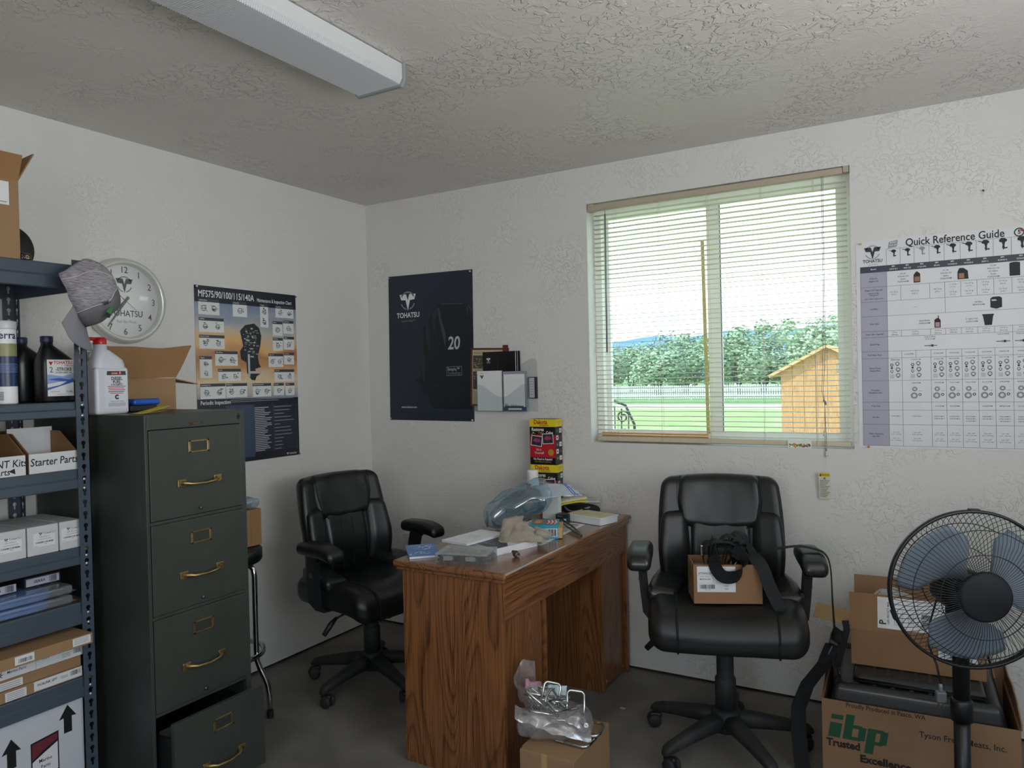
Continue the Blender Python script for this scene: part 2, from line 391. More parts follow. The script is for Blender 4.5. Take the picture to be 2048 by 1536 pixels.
# white vinyl sliding window
vinyl = M('white_vinyl', '#f6f8f3', .35)
glass = clear('window_glass', '#f6faf8', .01, .1, .0)
mb = MB(); y0, y1 = .085, .165
mb.bbox(WX0, y0, WZ0, 1.452, y1, WZ1, vinyl, .003); mb.bbox(2.556, y0, WZ0, WX1, y1, WZ1, vinyl, .003)
mb.bbox(1.45, y0, 2.215, 2.56, y1, WZ1, vinyl, .003); mb.bbox(1.45, y0, WZ0, 2.56, y1, 1.115, vinyl, .003)
for (a, b, ys) in ((1.452, 2.03, .122), (1.975, 2.556, .095)):
    for q in ((a, 1.112, a + .024 if a < 1.5 else 2.036, 2.218), (1.975 if a < 1.5 else 2.53, 1.112, b, 2.218), (a, 1.112, b, 1.143), (a, 2.19, b, 2.218)):
        rail_ = q[2] - q[0] > .2
        mb.bbox(q[0] + (.02 if rail_ else 0), ys + (.001 if rail_ else 0), q[1] + (.001 if rail_ else 0), q[2] - (.02 if rail_ else 0), ys + (.025 if rail_ else .026), q[3], vinyl, .002)
mb.box(2.0365, .093, 1.143, 2.0385, .1, 2.19, M('window_gasket', '#3a4248', .6))
win = struct(mb, 'window_1')
mb = MB(); mb.box(1.47, .133, 1.14, 1.98, .137, 2.195, glass); mb.box(2.03, .107, 1.14, 2.535, .111, 2.195, glass)
g = mb.build('pane', win)
# ================================================================== OUTSIDE
GZ = -.12
lawnM = two_tone('lawn', [(.3, '#82a258'), (.5, '#9ab46a'), (.7, '#adc47c')], .9, .95, 8., (60, .6, .03))
mb = MB(); mb.box(-80, .18, GZ - .1, 60, 27.4, GZ, lawnM); mb.box(-80, 31, GZ - .1, 60, 420, GZ - .02, M('far_field', '#6f8f55', .95)); o = struct(mb, 'ground_lawn')
mb = MB(); mb.box(-80, 27.4, GZ - .1, 60, 31.0, GZ + .01, M('pale_gravel', '#e4dfd6', .95, var=(3, .08))); struct(mb, 'ground_gravel_path')
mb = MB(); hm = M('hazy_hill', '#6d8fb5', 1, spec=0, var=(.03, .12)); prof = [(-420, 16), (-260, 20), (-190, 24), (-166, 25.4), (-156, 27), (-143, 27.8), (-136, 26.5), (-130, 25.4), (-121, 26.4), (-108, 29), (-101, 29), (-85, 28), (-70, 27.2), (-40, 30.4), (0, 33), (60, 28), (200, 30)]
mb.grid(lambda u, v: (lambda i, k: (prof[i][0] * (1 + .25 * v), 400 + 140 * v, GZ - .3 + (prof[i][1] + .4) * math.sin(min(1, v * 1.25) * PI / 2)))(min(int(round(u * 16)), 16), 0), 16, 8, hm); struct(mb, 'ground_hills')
leafA = M('leaf_green', '#93ae8c', .8, var=(1.2, .3)); leafB = M('leaf_pale_green', '#a9c09f', .8, var=(1.2, .3)); barkM = M('bark', '#5b564c', .9)
def tree(x, y, h, w, base, stems, seed, label, pale=False):
    r = random.Random(seed); t = thing('leafy_tree', label, 'tree', (x, y, GZ), 0, 'trees beyond the fence')
    mb = MB()
    for k in range(stems):
        a = 2 * PI * k / stems + r.random(); s = .22 + .12 * r.random()
        mb.tube([(math.cos(a) * .12, math.sin(a) * .12, -.05), (math.cos(a) * s, math.sin(a) * s, base + .3), (math.cos(a) * s * 2.4, math.sin(a) * s * 2.4, h * .6)], [.09, .07, .03], barkM, 6)
    mb.build('trunk', t)
    mb = MB(); lm = leafB if pale else leafA
    blobs = [(Vector((r.uniform(-.6, .6) * w / 2, r.uniform(-.5, .5) * w / 2, base + (h - base) * r.uniform(.15, .82))), r.uniform(.26, .42) * w / 2 + .3) for _ in range(12)]
    blobs.append((Vector((0, 0, h - .55)), .55))
    for c, q in blobs:
        for _ in range(int(190 * q / .8)):
            d = Vector((r.gauss(0, 1), r.gauss(0, 1), r.gauss(0, 1))).normalized(); p = c + d * q * r.uniform(.7, 1.05)
            x_, y_, _z = frame(d + Vector((r.uniform(-.6, .6), r.uniform(-.6, .6), r.uniform(-.2, .6)))); e = r.uniform(.09, .17)
            mb.add([p - x_ * e, p - y_ * e * .6, p + x_ * e, p + y_ * e * .6], [(0, 1, 2, 3)], lm)
    mb.build('foliage', t)
specs = [(-21.4, 2.6, 'dense green tree at the left edge of the window view behind the fence'), (-19.3, 3.0, 'rounded green tree under the left end of the blue hill'), (-17.0, 3.1, 'broad green tree seen through the left sash under the blue hill'), (-14.9, 2.9, 'lower green tree between two taller ones in the left sash view'), (-12.9, 4.0, 'tallest green tree of the left sash view with several stems'), (-11.0, 3.6, 'green tree half hidden by the window mullion'), (-9.3, 4.4, 'green multi-stemmed tree just right of the window mullion'), (-7.6, 4.6, 'bushy green tree in the middle of the right sash view'), (-6.0, 4.5, 'green tree just left of the wooden hut'), (-4.3, 4.7, 'pale green tree rising behind the hut roof'), (-2.6, 4.6, 'pale green tree over the ridge of the wooden hut'), (-.8, 4.5, 'pale green tree at the right edge of the window view behind the hut')]
for k, (x, h, lab) in enumerate(specs):
    row = (45.2, 50.2, 55.2)[k % 3]; q = row / 48; px_ = 2.92 + (x - 2.92) * (row + 3.35) / 51.35
    tree(px_, row, h * q + .25, 4.3 * q, .55, 3 + k % 2, k + 1, lab, k > 8)
fw = M('fence_white', '#c9d2d6', .7)
t = thing('picket_fence', 'long white picket fence in front of the trees beyond the lawn', 'fence', (-10.5, 38, GZ))
mb = MB()
for k in range(160):
    x = -9 + k * .125; mb.box(x, -.012, .04, x + .075, .012, .78, fw)
mb.build('pickets', t)
mb = MB(); mb.box(-9, .012, .16, 11, .04, .24, fw); mb.box(-9, .012, .58, 11, .04, .66, fw); mb.build('rails', t)
for k in range(9):
    mb = MB(); mb.box(-9 + k * 2.48, .04, -.04, -8.9 + k * 2.48, .14, .86, fw); mb.build('fence_post', t)
# cedar play hut
ced = oak('cedar_boards', 2, '#c79c70', '#a37448', .8, 0.); cedR = M('cedar_roof', '#cfa678', .8, var=(4, .15))
t = thing('wooden_hut', 'small orange cedar board hut with a pitched roof on the lawn', 'hut', (1.72, 6.0, GZ))
mb = MB()
for k in range(12):
    x = -.5 + k * .13; zt = 1.78 - max(0, -.02 - x) * .52 - max(0, x - .02) * .5
    zt2 = 1.78 - max(0, -.02 - (x + .126)) * .52 - max(0, x + .126 - .02) * .5
    mb.T = Matrix(((1, 0, 0, 0), (0, 0, -1, 0), (0, 1, 0, 0), (0, 0, 0, 1)))
    mb.prism([(x, 0), (x + .126, 0), (x + .126, zt2), (x, zt)], .03, ced)
mb.T = Matrix.Identity(4); mb.box(-.5, 0, 0, -.47, 1.2, 1.5, ced); mb.box(1.03, 0, 0, 1.06, 1.2, 1.3, ced); mb.build('board_wall', t)
for nm, xa, za, xb, zb in (('roof_panel', .02, 1.79, -.62, 1.45), ('roof_panel', .02, 1.79, 1.2, 1.2)):
    mb = MB(); d = Vector((xb - xa, 0, zb - za)); n = Vector((-d.z, 0, d.x)).normalized() * .03
    if n.z < 0: n = -n
    q = [(xa, za), (xb, zb), (xb + n.x, zb + n.z), (xa + n.x, za + n.z)]
    mb.T = Matrix(((1, 0, 0, 0), (0, 0, -1, 0), (0, 1, 0, 0), (0, 0, 0, 1))); mb.prism(q, -1.3, cedR, .12); mb.build(nm, t)
stl = M('galvanized', '#9fb0bd', .35, .9)
for (x, z) in ((.12, 1.55), (-.1, .62), (-.1, .3)):
    mb = MB(); mb.bbox(x, -.04, z - .05, x + .13, -.03, z + .05, stl, .004, 1); mb.build('metal_hinge', t)
# wrought-iron garden chair
iron = M('wrought_iron', '#23282c', .5)
t = thing('iron_garden_chair', 'black wrought-iron garden chair with scrolled back on the lawn', 'garden chair', (-.12, 4.0, GZ), .2)
mb = MB(); mb.tube([(-.22, 0, .5), (-.21, .02, 1.0), (-.12, .03, 1.2), (.0, .03, 1.25), (.12, .03, 1.2), (.21, .02, 1.0), (.22, 0, .5)], .014, iron, 8)
for s in (-1, 1):
    for (cx, cz, r0) in ((.09, 1.08, .07), (.1, .88, .08)):
        mb.tube([(s * (cx + math.cos(a * .5) * r0 * (1 - a / 26)), .02, cz + math.sin(a * .5) * r0 * (1 - a / 26)) for a in range(20)], .01, iron, 6)
for k in range(-2, 3): mb.tube([(k * .07, .0, .48), (k * .075, .03, 1.2 - abs(k) * .03)], .008, iron, 6)
mb.build('backrest', t)
mb = MB(); mb.ring(0, -.22, .0, .25, iron, .47); mb.T = Tr(0, -.22, .45); mb.lathe([(.02, .0), (.25, 0), (.255, .01), (.25, .02), (.02, .02)], iron, 24); mb.build('seat', t)
for (x, y) in ((-.2, 0), (.2, 0), (-.18, -.4), (.18, -.4)):
    mb = MB(); mb.tube([(x, y, .46), (x * 1.15, y * 1.05, 0.0)], .013, iron, 8); mb.build('leg', t)
# ================================================================== BLIND AND WINDOW BITS
bt = thing('window_blind', 'wide off-white slatted blind hanging open in front of the sliding window', 'blind', (2.0, .02, WZ0))
rail = M('blind_rail', '#b3a592', .5); slat = translucent('blind_slat', '#f2f0e4', .45); cordM = M('blind_cord', '#d6cfba', .8); cordD = M('grey_cord', '#8a8d90', .7)
dz = -WZ0
mb = MB(); mb.T = Ry(-.0055); mb.bbox(-.55, -.016, 2.224 + dz, .575, .014, 2.25 + dz, rail, .002); mb.build('headrail', bt)
for x0, x1 in ((-.583, -.55), (.57, .593)):
    mb = MB(); z = 2.217 if x0 < 0 else 2.23; mb.bbox(x0, -.019, z + dz, x1, .018, z + .038 + dz, rail, .003); mb.build('mount_bracket', bt)
mb = MB(); N = 49
for k in range(N):
    z = 2.196 - k * (2.196 - 1.128) / (N - 1) + dz; rr = random.Random(k); tl = (-.10 if k < 13 else (.10 if k > 18 else -.10 + .2 * (k - 12) / 7)) + rr.uniform(-.025, .025)
    sag = rr.uniform(-.002, .002)
    def fn(u, v, z=z, tl=tl, sag=sag):
        q = (v - .5) * .025; x = -.556 + u * 1.136
        return (x, q * math.cos(tl), z + q * math.sin(tl) + .0016 * (1 - (2 * v - 1) ** 2) - .004 * math.sin(PI * ((u * 5) % 1)) * .2 + sag * math.sin(PI * u))
    mb.grid(fn, 20, 4, slat, True, .0006)
mb.build('slats', bt)
mb = MB(); mb.bbox(-.557, -.013, 1.094 + dz, .583, .013, 1.116 + dz, M('bottom_rail', '#c9bfa6', .5), .005, 3); mb.build('bottom_rail', bt)
mb = MB()
for x in (-.447, -.227, .001, .236, .451):
    for y in (-.0135, .0135): mb.tube([(x, y, 2.23 + dz), (x + .003, y, 1.6 + dz), (x, y, 1.1 + dz)], .0008, cordM, 5)
mb.build('ladder_cords', bt)
mb = MB(); mb.tube([(-.487, -.022, 2.225 + dz), (-.486, -.026, 2.19 + dz)], .0018, M('wand_hook', '#a09c92', .4), 6); mb.tube([(-.486, -.026, 2.195 + dz), (-.49, -.028, 1.526 + dz)], .0042, M('tilt_wand', '#7f8288', .25), 8); mb.build('tilt_wand', bt)
mb = MB()
for s in (-1, 1): mb.tube([(.491 + s * .003, -.02, 2.225 + dz), (.49 + s * .002, -.022, 1.75 + dz), (.487 + s * .004, -.024, 1.5 + dz), (.478 + s * .003, -.024, 1.33 + dz), (.486, -.026, 1.27 + dz), (.487 + s * .003, -.028, 1.1 + dz), (.489 + s * .001, -.03, 1.075 + dz)], .0013, cordD, 6)
mb.tube([(.48, -.026, 1.29 + dz), (.489, -.026, 1.283 + dz), (.49, -.027, 1.27 + dz)], .0035, cordD, 6); mb.build('pull_cord', bt)
for (x, z) in ((.483, 1.165), (.489, 1.08)):
    mb = MB(); mb.T = Tr(x, -.028, z + dz - .024); mb.lathe([(.0065, 0), (.0065, .003), (.0035, .02), (.002, .024)], M('cord_tassel', '#c9c4b4', .4), 10); mb.build('cord_tassel', bt)
mb = MB(); tagM = M('tag_paper', '#d8d5c4', .6); ink = M('ink_black', '#16181b', .6); yel = M('warning_yellow', '#e2c21d', .6)
mb.T = basis((.458, -.031, .882 - .006 + dz), (1, .0, -.012), (-.04, -.18, 1))
mb.box(0, 0, -.0004, .046, .118, .0, tagM); mb.rect(.003, .098, .043, .113, yel, .0004)
mb.text('WARNING', .0085, ink, (.026, .1055), .008, sx=.85, lift=.0008); mb.poly([(.004, .1), (.011, .1), (.0075, .111)], ink, .0008); mb.ring(.023, .09, .002, .0045, ink, .0006, seg=12)
for k in range(12): mb.rect(.004, .08 - k * .0064, .042 - (k % 4) * .004, .0822 - k * .0064, M('ink_grey', '#5d5f60', .7), .0005)
mb.T = Matrix.Identity(4); mb.tube([(.489, -.03, 1.06 + dz), (.482, -.032, 1.0 + dz), (.48, -.034, .99 + dz)], .0008, cordM, 5)
mb.build('warning_tag', bt)
pine = oak('pine_stick', 0, '#e0a45c', '#b8763a', .6, 0.)
mb = MB(); mb.bbox(0, 0, 0, .522, .03, .036, pine, .002); at('security_stick', 'orange pine stick lying in the left track of the window behind the blind', 'stick', mb, (1.45, .048, 1.098))
mb = MB(); mb.T = Ry(-.012); mb.bbox(0, 0, 0, .014, .012, .89, M('pale_lath', '#c9bb7e', .7, var=(20, .12)), .001); at('wooden_lath', 'thin pale lath standing upright in the window behind the blind', 'stick', mb, (1.966, .066, 1.134))
mb = MB(); mb.box(0, 0, 0, .096, .0012, .03, M('photo_white', '#e8e8e0', .4))
mb.T = basis((0, -.0003, 0), (1, 0, 0), (0, 0, 1)); rr = random.Random(3)
for k in range(42):
    x, y = rr.uniform(.006, .09), rr.uniform(.003, .016); mb.disc(x, y, rr.uniform(.002, .0045), [M('print_orange', '#d98a3a', .5), M('print_green', '#7fa047', .5), M('print_slate', '#4a5560', .5), M('print_brown', '#6b4a30', .5)][k % 4], .0002 + k * 1e-5, 8)
at('photo_strip', 'small colourful photo strip leaning on the blind at the bottom right of the window', 'photo', mb, (2.334, -.0012, 1.0875))
# ================================================================== CEILING LIGHT
ft = thing('ceiling_light', 'unlit wraparound fluorescent ceiling light with ribbed clear lens', 'ceiling light', (1.327, -1.43, RH))
lens = M('prismatic_lens', '#c6c8c8', .22, spec=.6); met = M('fixture_enamel', '#8f9296', .4)
mb = MB(); n = 170; prof = [(-.1, -.004), (-.1, -.05), (-.088, -.068), (.088, -.068), (.1, -.05), (.1, -.004)]
vs = []; L = 1.21
for k in range(2 * n + 1):
    y = -.012 - L * k / (2 * n); d = .004 if k % 2 else 0.
    for i, (x, z) in enumerate(prof): vs.append((x, y, z + (d if i in (2, 3) else 0)))
mb.add(vs, [(k * 6 + i, k * 6 + i + 1, k * 6 + i + 7, k * 6 + i + 6) for k in range(2 * n) for i in range(5)], lens); recalc(mb.build('ribbed_lens', ft))
for y in (0, -L - .024):
    mb = MB(); mb.T = Matrix(((1, 0, 0, 0), (0, 0, 1, y - .012), (0, 1, 0, 0), (0, 0, 0, 1)))
    mb.prism([(-.105, 0), (-.105, -.055), (-.092, -.075), (.092, -.075), (.105, -.055), (.105, 0)], .012, met); recalc(mb.build('end_cap', ft))
mb = MB(); mb.box(-.09, -L, -.03, .09, -.012, -.001, met); mb.build('housing', ft)
# ================================================================== WALL THINGS
WL = basis((0, 0, 0), (0, 1, 0), (0, 0, 1)); WB = basis((0, 0, 0), (1, 0, 0), (0, 0, 1))
white = M('print_white', '#e6e7e8', .5); navy = M('print_navy', '#161c2b', .35); grey = M('print_grey', '#8a8d93', .5); lgrey = M('print_light_grey', '#b6b8bc', .5)
def logo(mb, x, y, s, wing, ring, lift):
    for q in (-1, 1):
        mb.poly([(x + q * a * s, y + b * s) for a, b in ((-1.0, .5), (-.2, .52), (0, -.08), (0, -1.1), (-.27, -.06), (-.8, -.03))], wing, lift)
    for a0, a1 in ((28, 152), (200, 258), (282, 340)): mb.ring(x, y - .12 * s, .78 * s, .9 * s, ring, lift, math.radians(a0), math.radians(a1), 16)
def pin(loc, face, col, label, group=None):
    mb = MB(); mb.T = basis((0, 0, 0), *face); mb.lathe([(.0012, -.002), (.0012, .004), (.0042, .005), (.0032, .008), (.0045, .012), (.004, .013)], col, 10)
    at('push_pin', label, 'push pin', mb, loc, 0, group)
FL = ((0, 1, 0), (0, 0, 1)); FB = ((1, 0, 0), (0, 0, 1))
redpin = M('pin_red', '#a8262b', .3); clearpin = M('pin_clear', '#cfd2d4', .2); yelpin = M('pin_yellow', '#d8c43a', .3); orapin = M('pin_orange', '#c9702a', .3)
# --- maintenance chart on the left wall
skyM, t, b = new_mat('printed_sunset')
sp = t.nodes.new('ShaderNodeSeparateXYZ'); t.links.new(ocoord(t), sp.inputs[0])
nz = node(t, 'ShaderNodeTexNoise', Scale=3.2, Detail=6.0, Distortion=.5); t.links.new(ocoord(t, (1, 1, 2.6)), nz.inputs['Vector'])
ma = node(t, 'ShaderNodeMath', _operation='MULTIPLY_ADD'); ma.inputs[1].default_value = .22; t.links.new(nz.outputs['Fac'], ma.inputs[0]); t.links.new(sp.outputs['Z'], ma.inputs[2])
mr = node(t, 'ShaderNodeMath', _operation='MULTIPLY'); mr.inputs[1].default_value = 1.0; t.links.new(ma.outputs[0], mr.inputs[0])
t.links.new(ramp(t, mr.outputs[0], [(.34, lin('#3a4660')), (.42, lin('#9aa0a8')), (.50, lin('#d8c4a4')), (.575, lin('#c4905f')), (.615, lin('#a87553')), (.67, lin('#dcae72')), (.74, lin('#b8b4ac')), (.84, lin('#8391a8')), (.95, lin('#3f5f90'))]), b.inputs['Base Color'])
b.inputs['Roughness'].default_value = .3
mb = MB(); mb.T = WL.copy(); PW, PH = .605, .83
mb.box(0, 0, 0, PW, PH, .0015, skyM); e = .002
mb.rect(0, .755, PW, PH, navy, e); mb.poly([(0, 0), (PW, 0), (PW, .3), (0, .31)], navy, e)
mb.text('MFS75/90/100/115/140A', .044, white, (.018, .792), .012, 'LEFT', .72, 2, .0026); mb.text('Maintenance & Inspection Chart', .026, white, (.352, .786), .01, 'LEFT', .66, 2, .0026)
boxes = [((.018, .774), (.132, .698)), ((.207, .774), (.291, .698)), ((.37, .774), (.421, .654)), ((.468, .772), (.587, .708)), ((.019, .688), (.154, .618)), ((.018, .609), (.156, .541)), ((.447, .692), (.511, .616)), ((.516, .699), (.586, .628)), ((.446, .609), (.511, .539)), ((.517, .617), (.587, .546)), ((.101, .536), (.228, .463)), ((.018, .511), (.083, .407)), ((.415, .529), (.511, .457)), ((.516, .535), (.584, .47)), ((.115, .453), (.244, .39)), ((.451, .449), (.582, .384)), ((.017, .385), (.154, .311)), ((.158, .384), (.279, .313)), ((.312, .381), (.427, .311)), ((.444, .38), (.51, .314)), ((.521, .379), (.581, .312))]
hdr = M('print_header', '#3c4048', .4); sk = M('print_sketch', '#7d8288', .5); rr = random.Random(5)
names = ['Cylinder Block', 'Timing Belt', 'Tuning', 'Spark Plug', 'Oil Filter', 'Remote Control', 'Rubber', 'Thermostat', 'Fuel Filter', 'Ignition', 'Water Pump', 'Rigging', 'Engine Oil', 'Fuel Tank', 'Anode', 'Gear Oil', 'Lubricating Points', 'Idle Speed', 'Water Pump Impeller', 'Propeller', 'Battery']
for i, ((x0, ya), (x1, yb)) in enumerate(boxes):
    yb, ya = min(ya, yb), max(ya, yb); ya -= .004
    mb.rect(x0, yb, x1, ya, M('print_card', '#d9dcdc', .4), .0026); mb.rect(x0, ya - .014, x1, ya, hdr, .003)
    mb.text(names[i], .009, white, (x0 + .004, ya - .0065), .01, 'LEFT', .8, 1, .0034)
    w, h = x1 - x0, ya - .014 - yb; n = 2 if w > .09 or h > .08 else 1
    for k in range(n):
        cx = x0 + w * ((k + .5) / n if w > h else .5); cy = yb + h * (.5 if w > h else (k + .5) / n); q = .3 * min(w / (n if w > h else 1), h / (1 if w > h else n))
        mb.ring(cx, cy, q * .55, q * .8, sk, .003, seg=14); mb.rect(cx - q * .9, cy - q * .16, cx + q * .7, cy + q * .1, sk, .0031)
        for _ in range(6):
            a, b_ = cx + rr.uniform(-q, q), cy + rr.uniform(-q, q); mb.rect(a, b_, a + q * rr.uniform(.2, .9), b_ + q * rr.uniform(.1, .4), [sk, hdr, lgrey][rr.randrange(3)], .0032 + rr.random() * 3e-4)
mot = [(.246, .631), (.277, .66), (.331, .67), (.362, .648), (.374, .611), (.366, .561), (.349, .51), (.356, .473), (.367, .457), (.331, .448), (.338, .426), (.362, .423), (.338, .411), (.329, .391), (.306, .395), (.281, .43), (.279, .479), (.249, .494), (.243, .534), (.263, .558)]
mb.poly(mot, M('print_black', '#1d2126', .35), .0026)
for _ in range(70):
    a, b_ = rr.uniform(.262, .345), rr.uniform(.5, .645); mb.rect(a, b_, a + rr.uniform(.004, .02), b_ + rr.uniform(.002, .008), [lgrey, sk, hdr, grey][rr.randrange(4)], .0028 + rr.random() * 5e-4)
mb.rect(.288, .41, .3, .52, lgrey, .003); mb.rect(.288, .425, .35, .437, lgrey, .0032); mb.disc(.362, .43, .008, lgrey, .0033, 10)
mb.text('Periodic Inspection', .026, white, (.016, .292), .012, 'LEFT', .82, 2, .0026)
mb.rect(.153, .02, .317, .275, M('print_blue', '#37455f', .4), .0024)
for k in range(26):
    y = .262 - k * .0088; mb.rect(.015, y, .59, y + .0007, M('print_rule', '#5a6a86', .5), .0028)
    if k > 0: mb.rect(.32, y + .002, .32 + rr.uniform(.05, .11), y + .0055, lgrey, .0028); 
    if k > 0 and k % 2: mb.rect(.442, y + .002, .442 + rr.uniform(.03, .13), y + .0055, grey, .0028)
    if k > 0: mb.rect(.02, y + .002, .02 + rr.uniform(.03, .09), y + .0055, grey, .0028)
for k in range(2): mb.rect(.18, .298 - k * .008, .57 - k * .1, .301 - k * .008, grey, .0028)
for x in (.06, .153, .186, .219, .252, .285, .317, .437, .59): mb.rect(x, .03, x + .0008, .275, M('print_rule', '#5a6a86', .5), .003)
logo(mb, .524, .014, .007, white, lgrey, .0028); mb.text('TOHATSU', .012, white, (.56, .012), .012, 'CENTER', .95, 2, .0028)
at('maintenance_chart', 'sunset-coloured engine maintenance chart pinned to the left wall above the filing cabinet', 'poster', mb, (.001, -1.171, 1.039))
pin((.002, -.572, 1.86), FL, redpin, 'red push pin in the top right corner of the maintenance chart')
pin((.002, -.575, 1.045), FL, redpin, 'red push pin in the bottom right corner of the maintenance chart')
pin((.002, -1.163, 1.862), FL, clearpin, 'clear push pin in the top left corner of the maintenance chart')
# --- dark poster on the back wall
mb = MB(); mb.T = WB.copy(); bk = M('poster_midnight', '#1d2838', .42, var=(2.5, .15)); mk = M('poster_black', '#10151d', .42); hl = M('poster_sheen', '#3b4250', .35); hl2 = M('poster_sheen_dark', '#222936', .35)
mb.prism([(.0, .0), (.58, -.004), (.59, .815), (.012, .824)], .0012, bk, -.0008)
mb.poly([(.229, .322), (.243, .502), (.259, .526), (.291, .558), (.311, .597), (.346, .637), (.377, .651), (.421, .652), (.531, .644), (.556, .635), (.584, .609), (.578, .061), (.314, .067), (.284, .104), (.247, .141), (.237, .185), (.194, .204), (.199, .232), (.223, .235)], mk, .001)
for q in ([(.377, .646), (.53, .64), (.528, .634), (.38, .639)], [(.355, .627), (.372, .61), (.375, .57), (.405, .48), (.402, .4), (.385, .47), (.362, .56)], [(.531, .632), (.557, .61), (.552, .56), (.548, .615)], [(.556, .632), (.582, .6), (.583, .58), (.558, .618)]): mb.poly(q, hl, .0014)
for q in ([(.232, .33), (.246, .5), (.252, .5), (.25, .4), (.262, .28), (.25, .2), (.24, .24)], [(.27, .53), (.292, .552), (.296, .46), (.29, .38), (.272, .46)], [(.315, .59), (.35, .63), (.36, .6), (.335, .55), (.34, .44), (.325, .5)], [(.195, .204), (.24, .19), (.24, .197), (.198, .213)], [(.31, .195), (.345, .19), (.345, .197), (.31, .2)], [(.25, .145), (.285, .108), (.29, .118), (.262, .15)]): mb.poly(q, hl2, .0013)
logo(mb, .149, .684, .058, white, grey, .0014); mb.text('TOHATSU', .04, white, (.149, .594), .018, 'CENTER', .88, 3, .0014); mb.text('Feel the Wind\u2122', .017, grey, (.149, .562), 0, 'CENTER', .85, 2, .0014)
mb.text('20', .098, lgrey, (.46, .421), .02, 'CENTER', .82, 4, .0016, .12)
for q in ((.407, .246, .506, .248), (.407, .294, .506, .296), (.406, .246, .408, .296), (.505, .246, .507, .296)): mb.rect(*q, grey, .0016)
mb.text('Simpliq\u2122', .023, lgrey, (.413, .281), .005, 'LEFT', .9, 2, .0016); mb.text('Technology', .021, sk, (.413, .26), 0, 'LEFT', .86, 2, .0016); mb.text('www.tohatsu.com', .0165, white, (.141, .074), .003, 'CENTER', .9, 2, .0016)
at('engine_poster', 'tall midnight-blue outboard engine poster left of the brochure holder', 'poster', mb, (.149, -.0012, 1.186))
for (x, z, w) in ((.169, 2.0, 'top left'), (.73, 1.99, 'top right'), (.158, 1.195, 'bottom left'), (.722, 1.19, 'bottom right')):
    pin((x, -.003, z), FB, clearpin, 'clear push pin in the %s corner of the midnight-blue poster' % w)
# --- white reference chart on the back wall
mb = MB(); mb.T = WB.copy(); CW, CH = .93, .838; paper = M('chart_paper', '#d5d6da', .35); hb = M('chart_header', '#2d2c40', .4); lb = M('chart_lilac', '#a3a2b4', .4); ln = M('chart_line', '#4a4a58', .5)
mb.box(0, 0, -.0006, CW, CH, .0006, paper); CXs = [.016, .112, .161, .21, .262, .313, .366, .419, .473, .53, .588, .648, .71, .775, .84, .914]
rows = [.103, .128, .1875, .247, .306, .367, .391, .449, .477, .567, .654, .686, .744, .83]; V = lambda v: CH - v
mb.rect(.016, V(.128), .914, V(.103), hb, .001); mb.rect(.016, V(.83), .112, V(.128), lb, .001)
for v in rows[1:]: mb.rect(.016, V(v) - .0005, .914, V(v) + .0005, ln, .0013)
full = (1, 3, 6, 8, 9, 10, 11, 12)
def vline(x, i0, i1): mb.rect(x - .0005, V(rows[i1]), x + .0005, V(rows[i0]), ln, .0013)
for k, x in enumerate(CXs):
    if k in (0, 1, 15): vline(x, 0, 13)
    else:
        if k != 3:
            vline(x, 2, 3); vline(x, 5, 6); vline(x, 7, 13)
        else: vline(x, 7, 8)
        if k >= 9: vline(x, 6, 7)
    if k >= 1: mb.rect(x - .0005, V(.103), x + .0005, V(.038), ln, .0013)
mb.rect(.112, V(.038) - .0005, .914, V(.038) + .0005, ln, .0013); vline(.313, 3, 4)
mb.text('Quick Reference Guide', .042, ink, (.345, V(.021)), .014, 'CENTER', .82, 3, .0014)
logo(mb, .062, V(.042), .031, navy, grey, .0014); mb.text('TOHATSU', .0185, ink, (.062, V(.082)), .02, 'CENTER', .85, 2, .0014); mb.text('Feel the Wind', .007, sk, (.062, V(.096)), 0, 'CENTER', .9, 1, .0014)
mb.poly([(.118, V(.036)), (.15, V(.032)), (.154, V(.006)), (.122, V(.01))], grey, .0014); mb.text('BACKS', .0085, white, (.137, V(.014)), .01, 'CENTER', .9, 1, .0017); mb.text('YOU UP', .0085, white, (.136, V(.025)), .01, 'CENTER', .85, 1, .0017)
mb.ring(.555, V(.022), .0125, .0165, ink, .0014, seg=24); mb.text('5', .021, ink, (.555, V(.022)), .02, 'CENTER', 1, 2, .0014)
for (lab, v) in (('Model', .1155), ('4-Stroke', .153), ('Engine Oil', .164), ('Engine Oil Capacity', .2), ('(without oil filter', .213), ('replacement)', .22), ('/', .227), ('(with oil filter replacement)', .235), ('Oil Filter', .277), ('Gear Lube', .337), ('Gear Lube Capacity', .379), ('Spark Plug', .42), ('Fuel Filter Assy', .463), ('Water Pump', .517), ('Repair Kits', .527), ('Propeller', .606), ('Hardware Kits', .616), ('Trim Tab', .67), ('Anodes', .715), ('Valve Clearance', .782), ('IN / EX', .793)):
    sz = .0088 if '(' not in lab and 'repl' not in lab else .0066
    mb.text(lab, sz, white if lab == 'Model' else ink, (.064, V(v)), .012, 'CENTER', .92, 1, .0016)
mods = ['2.5/3.5 B,C', '4/5/6 C,D', '5 C,D LPG', '8/9.8 B', '9.9/15/20 D', '9.9/15/20 E', '25/30 C', '40/50/60 A', '75/90/100', '150 A', '175 A', '200 A', '225 A', '250 A']
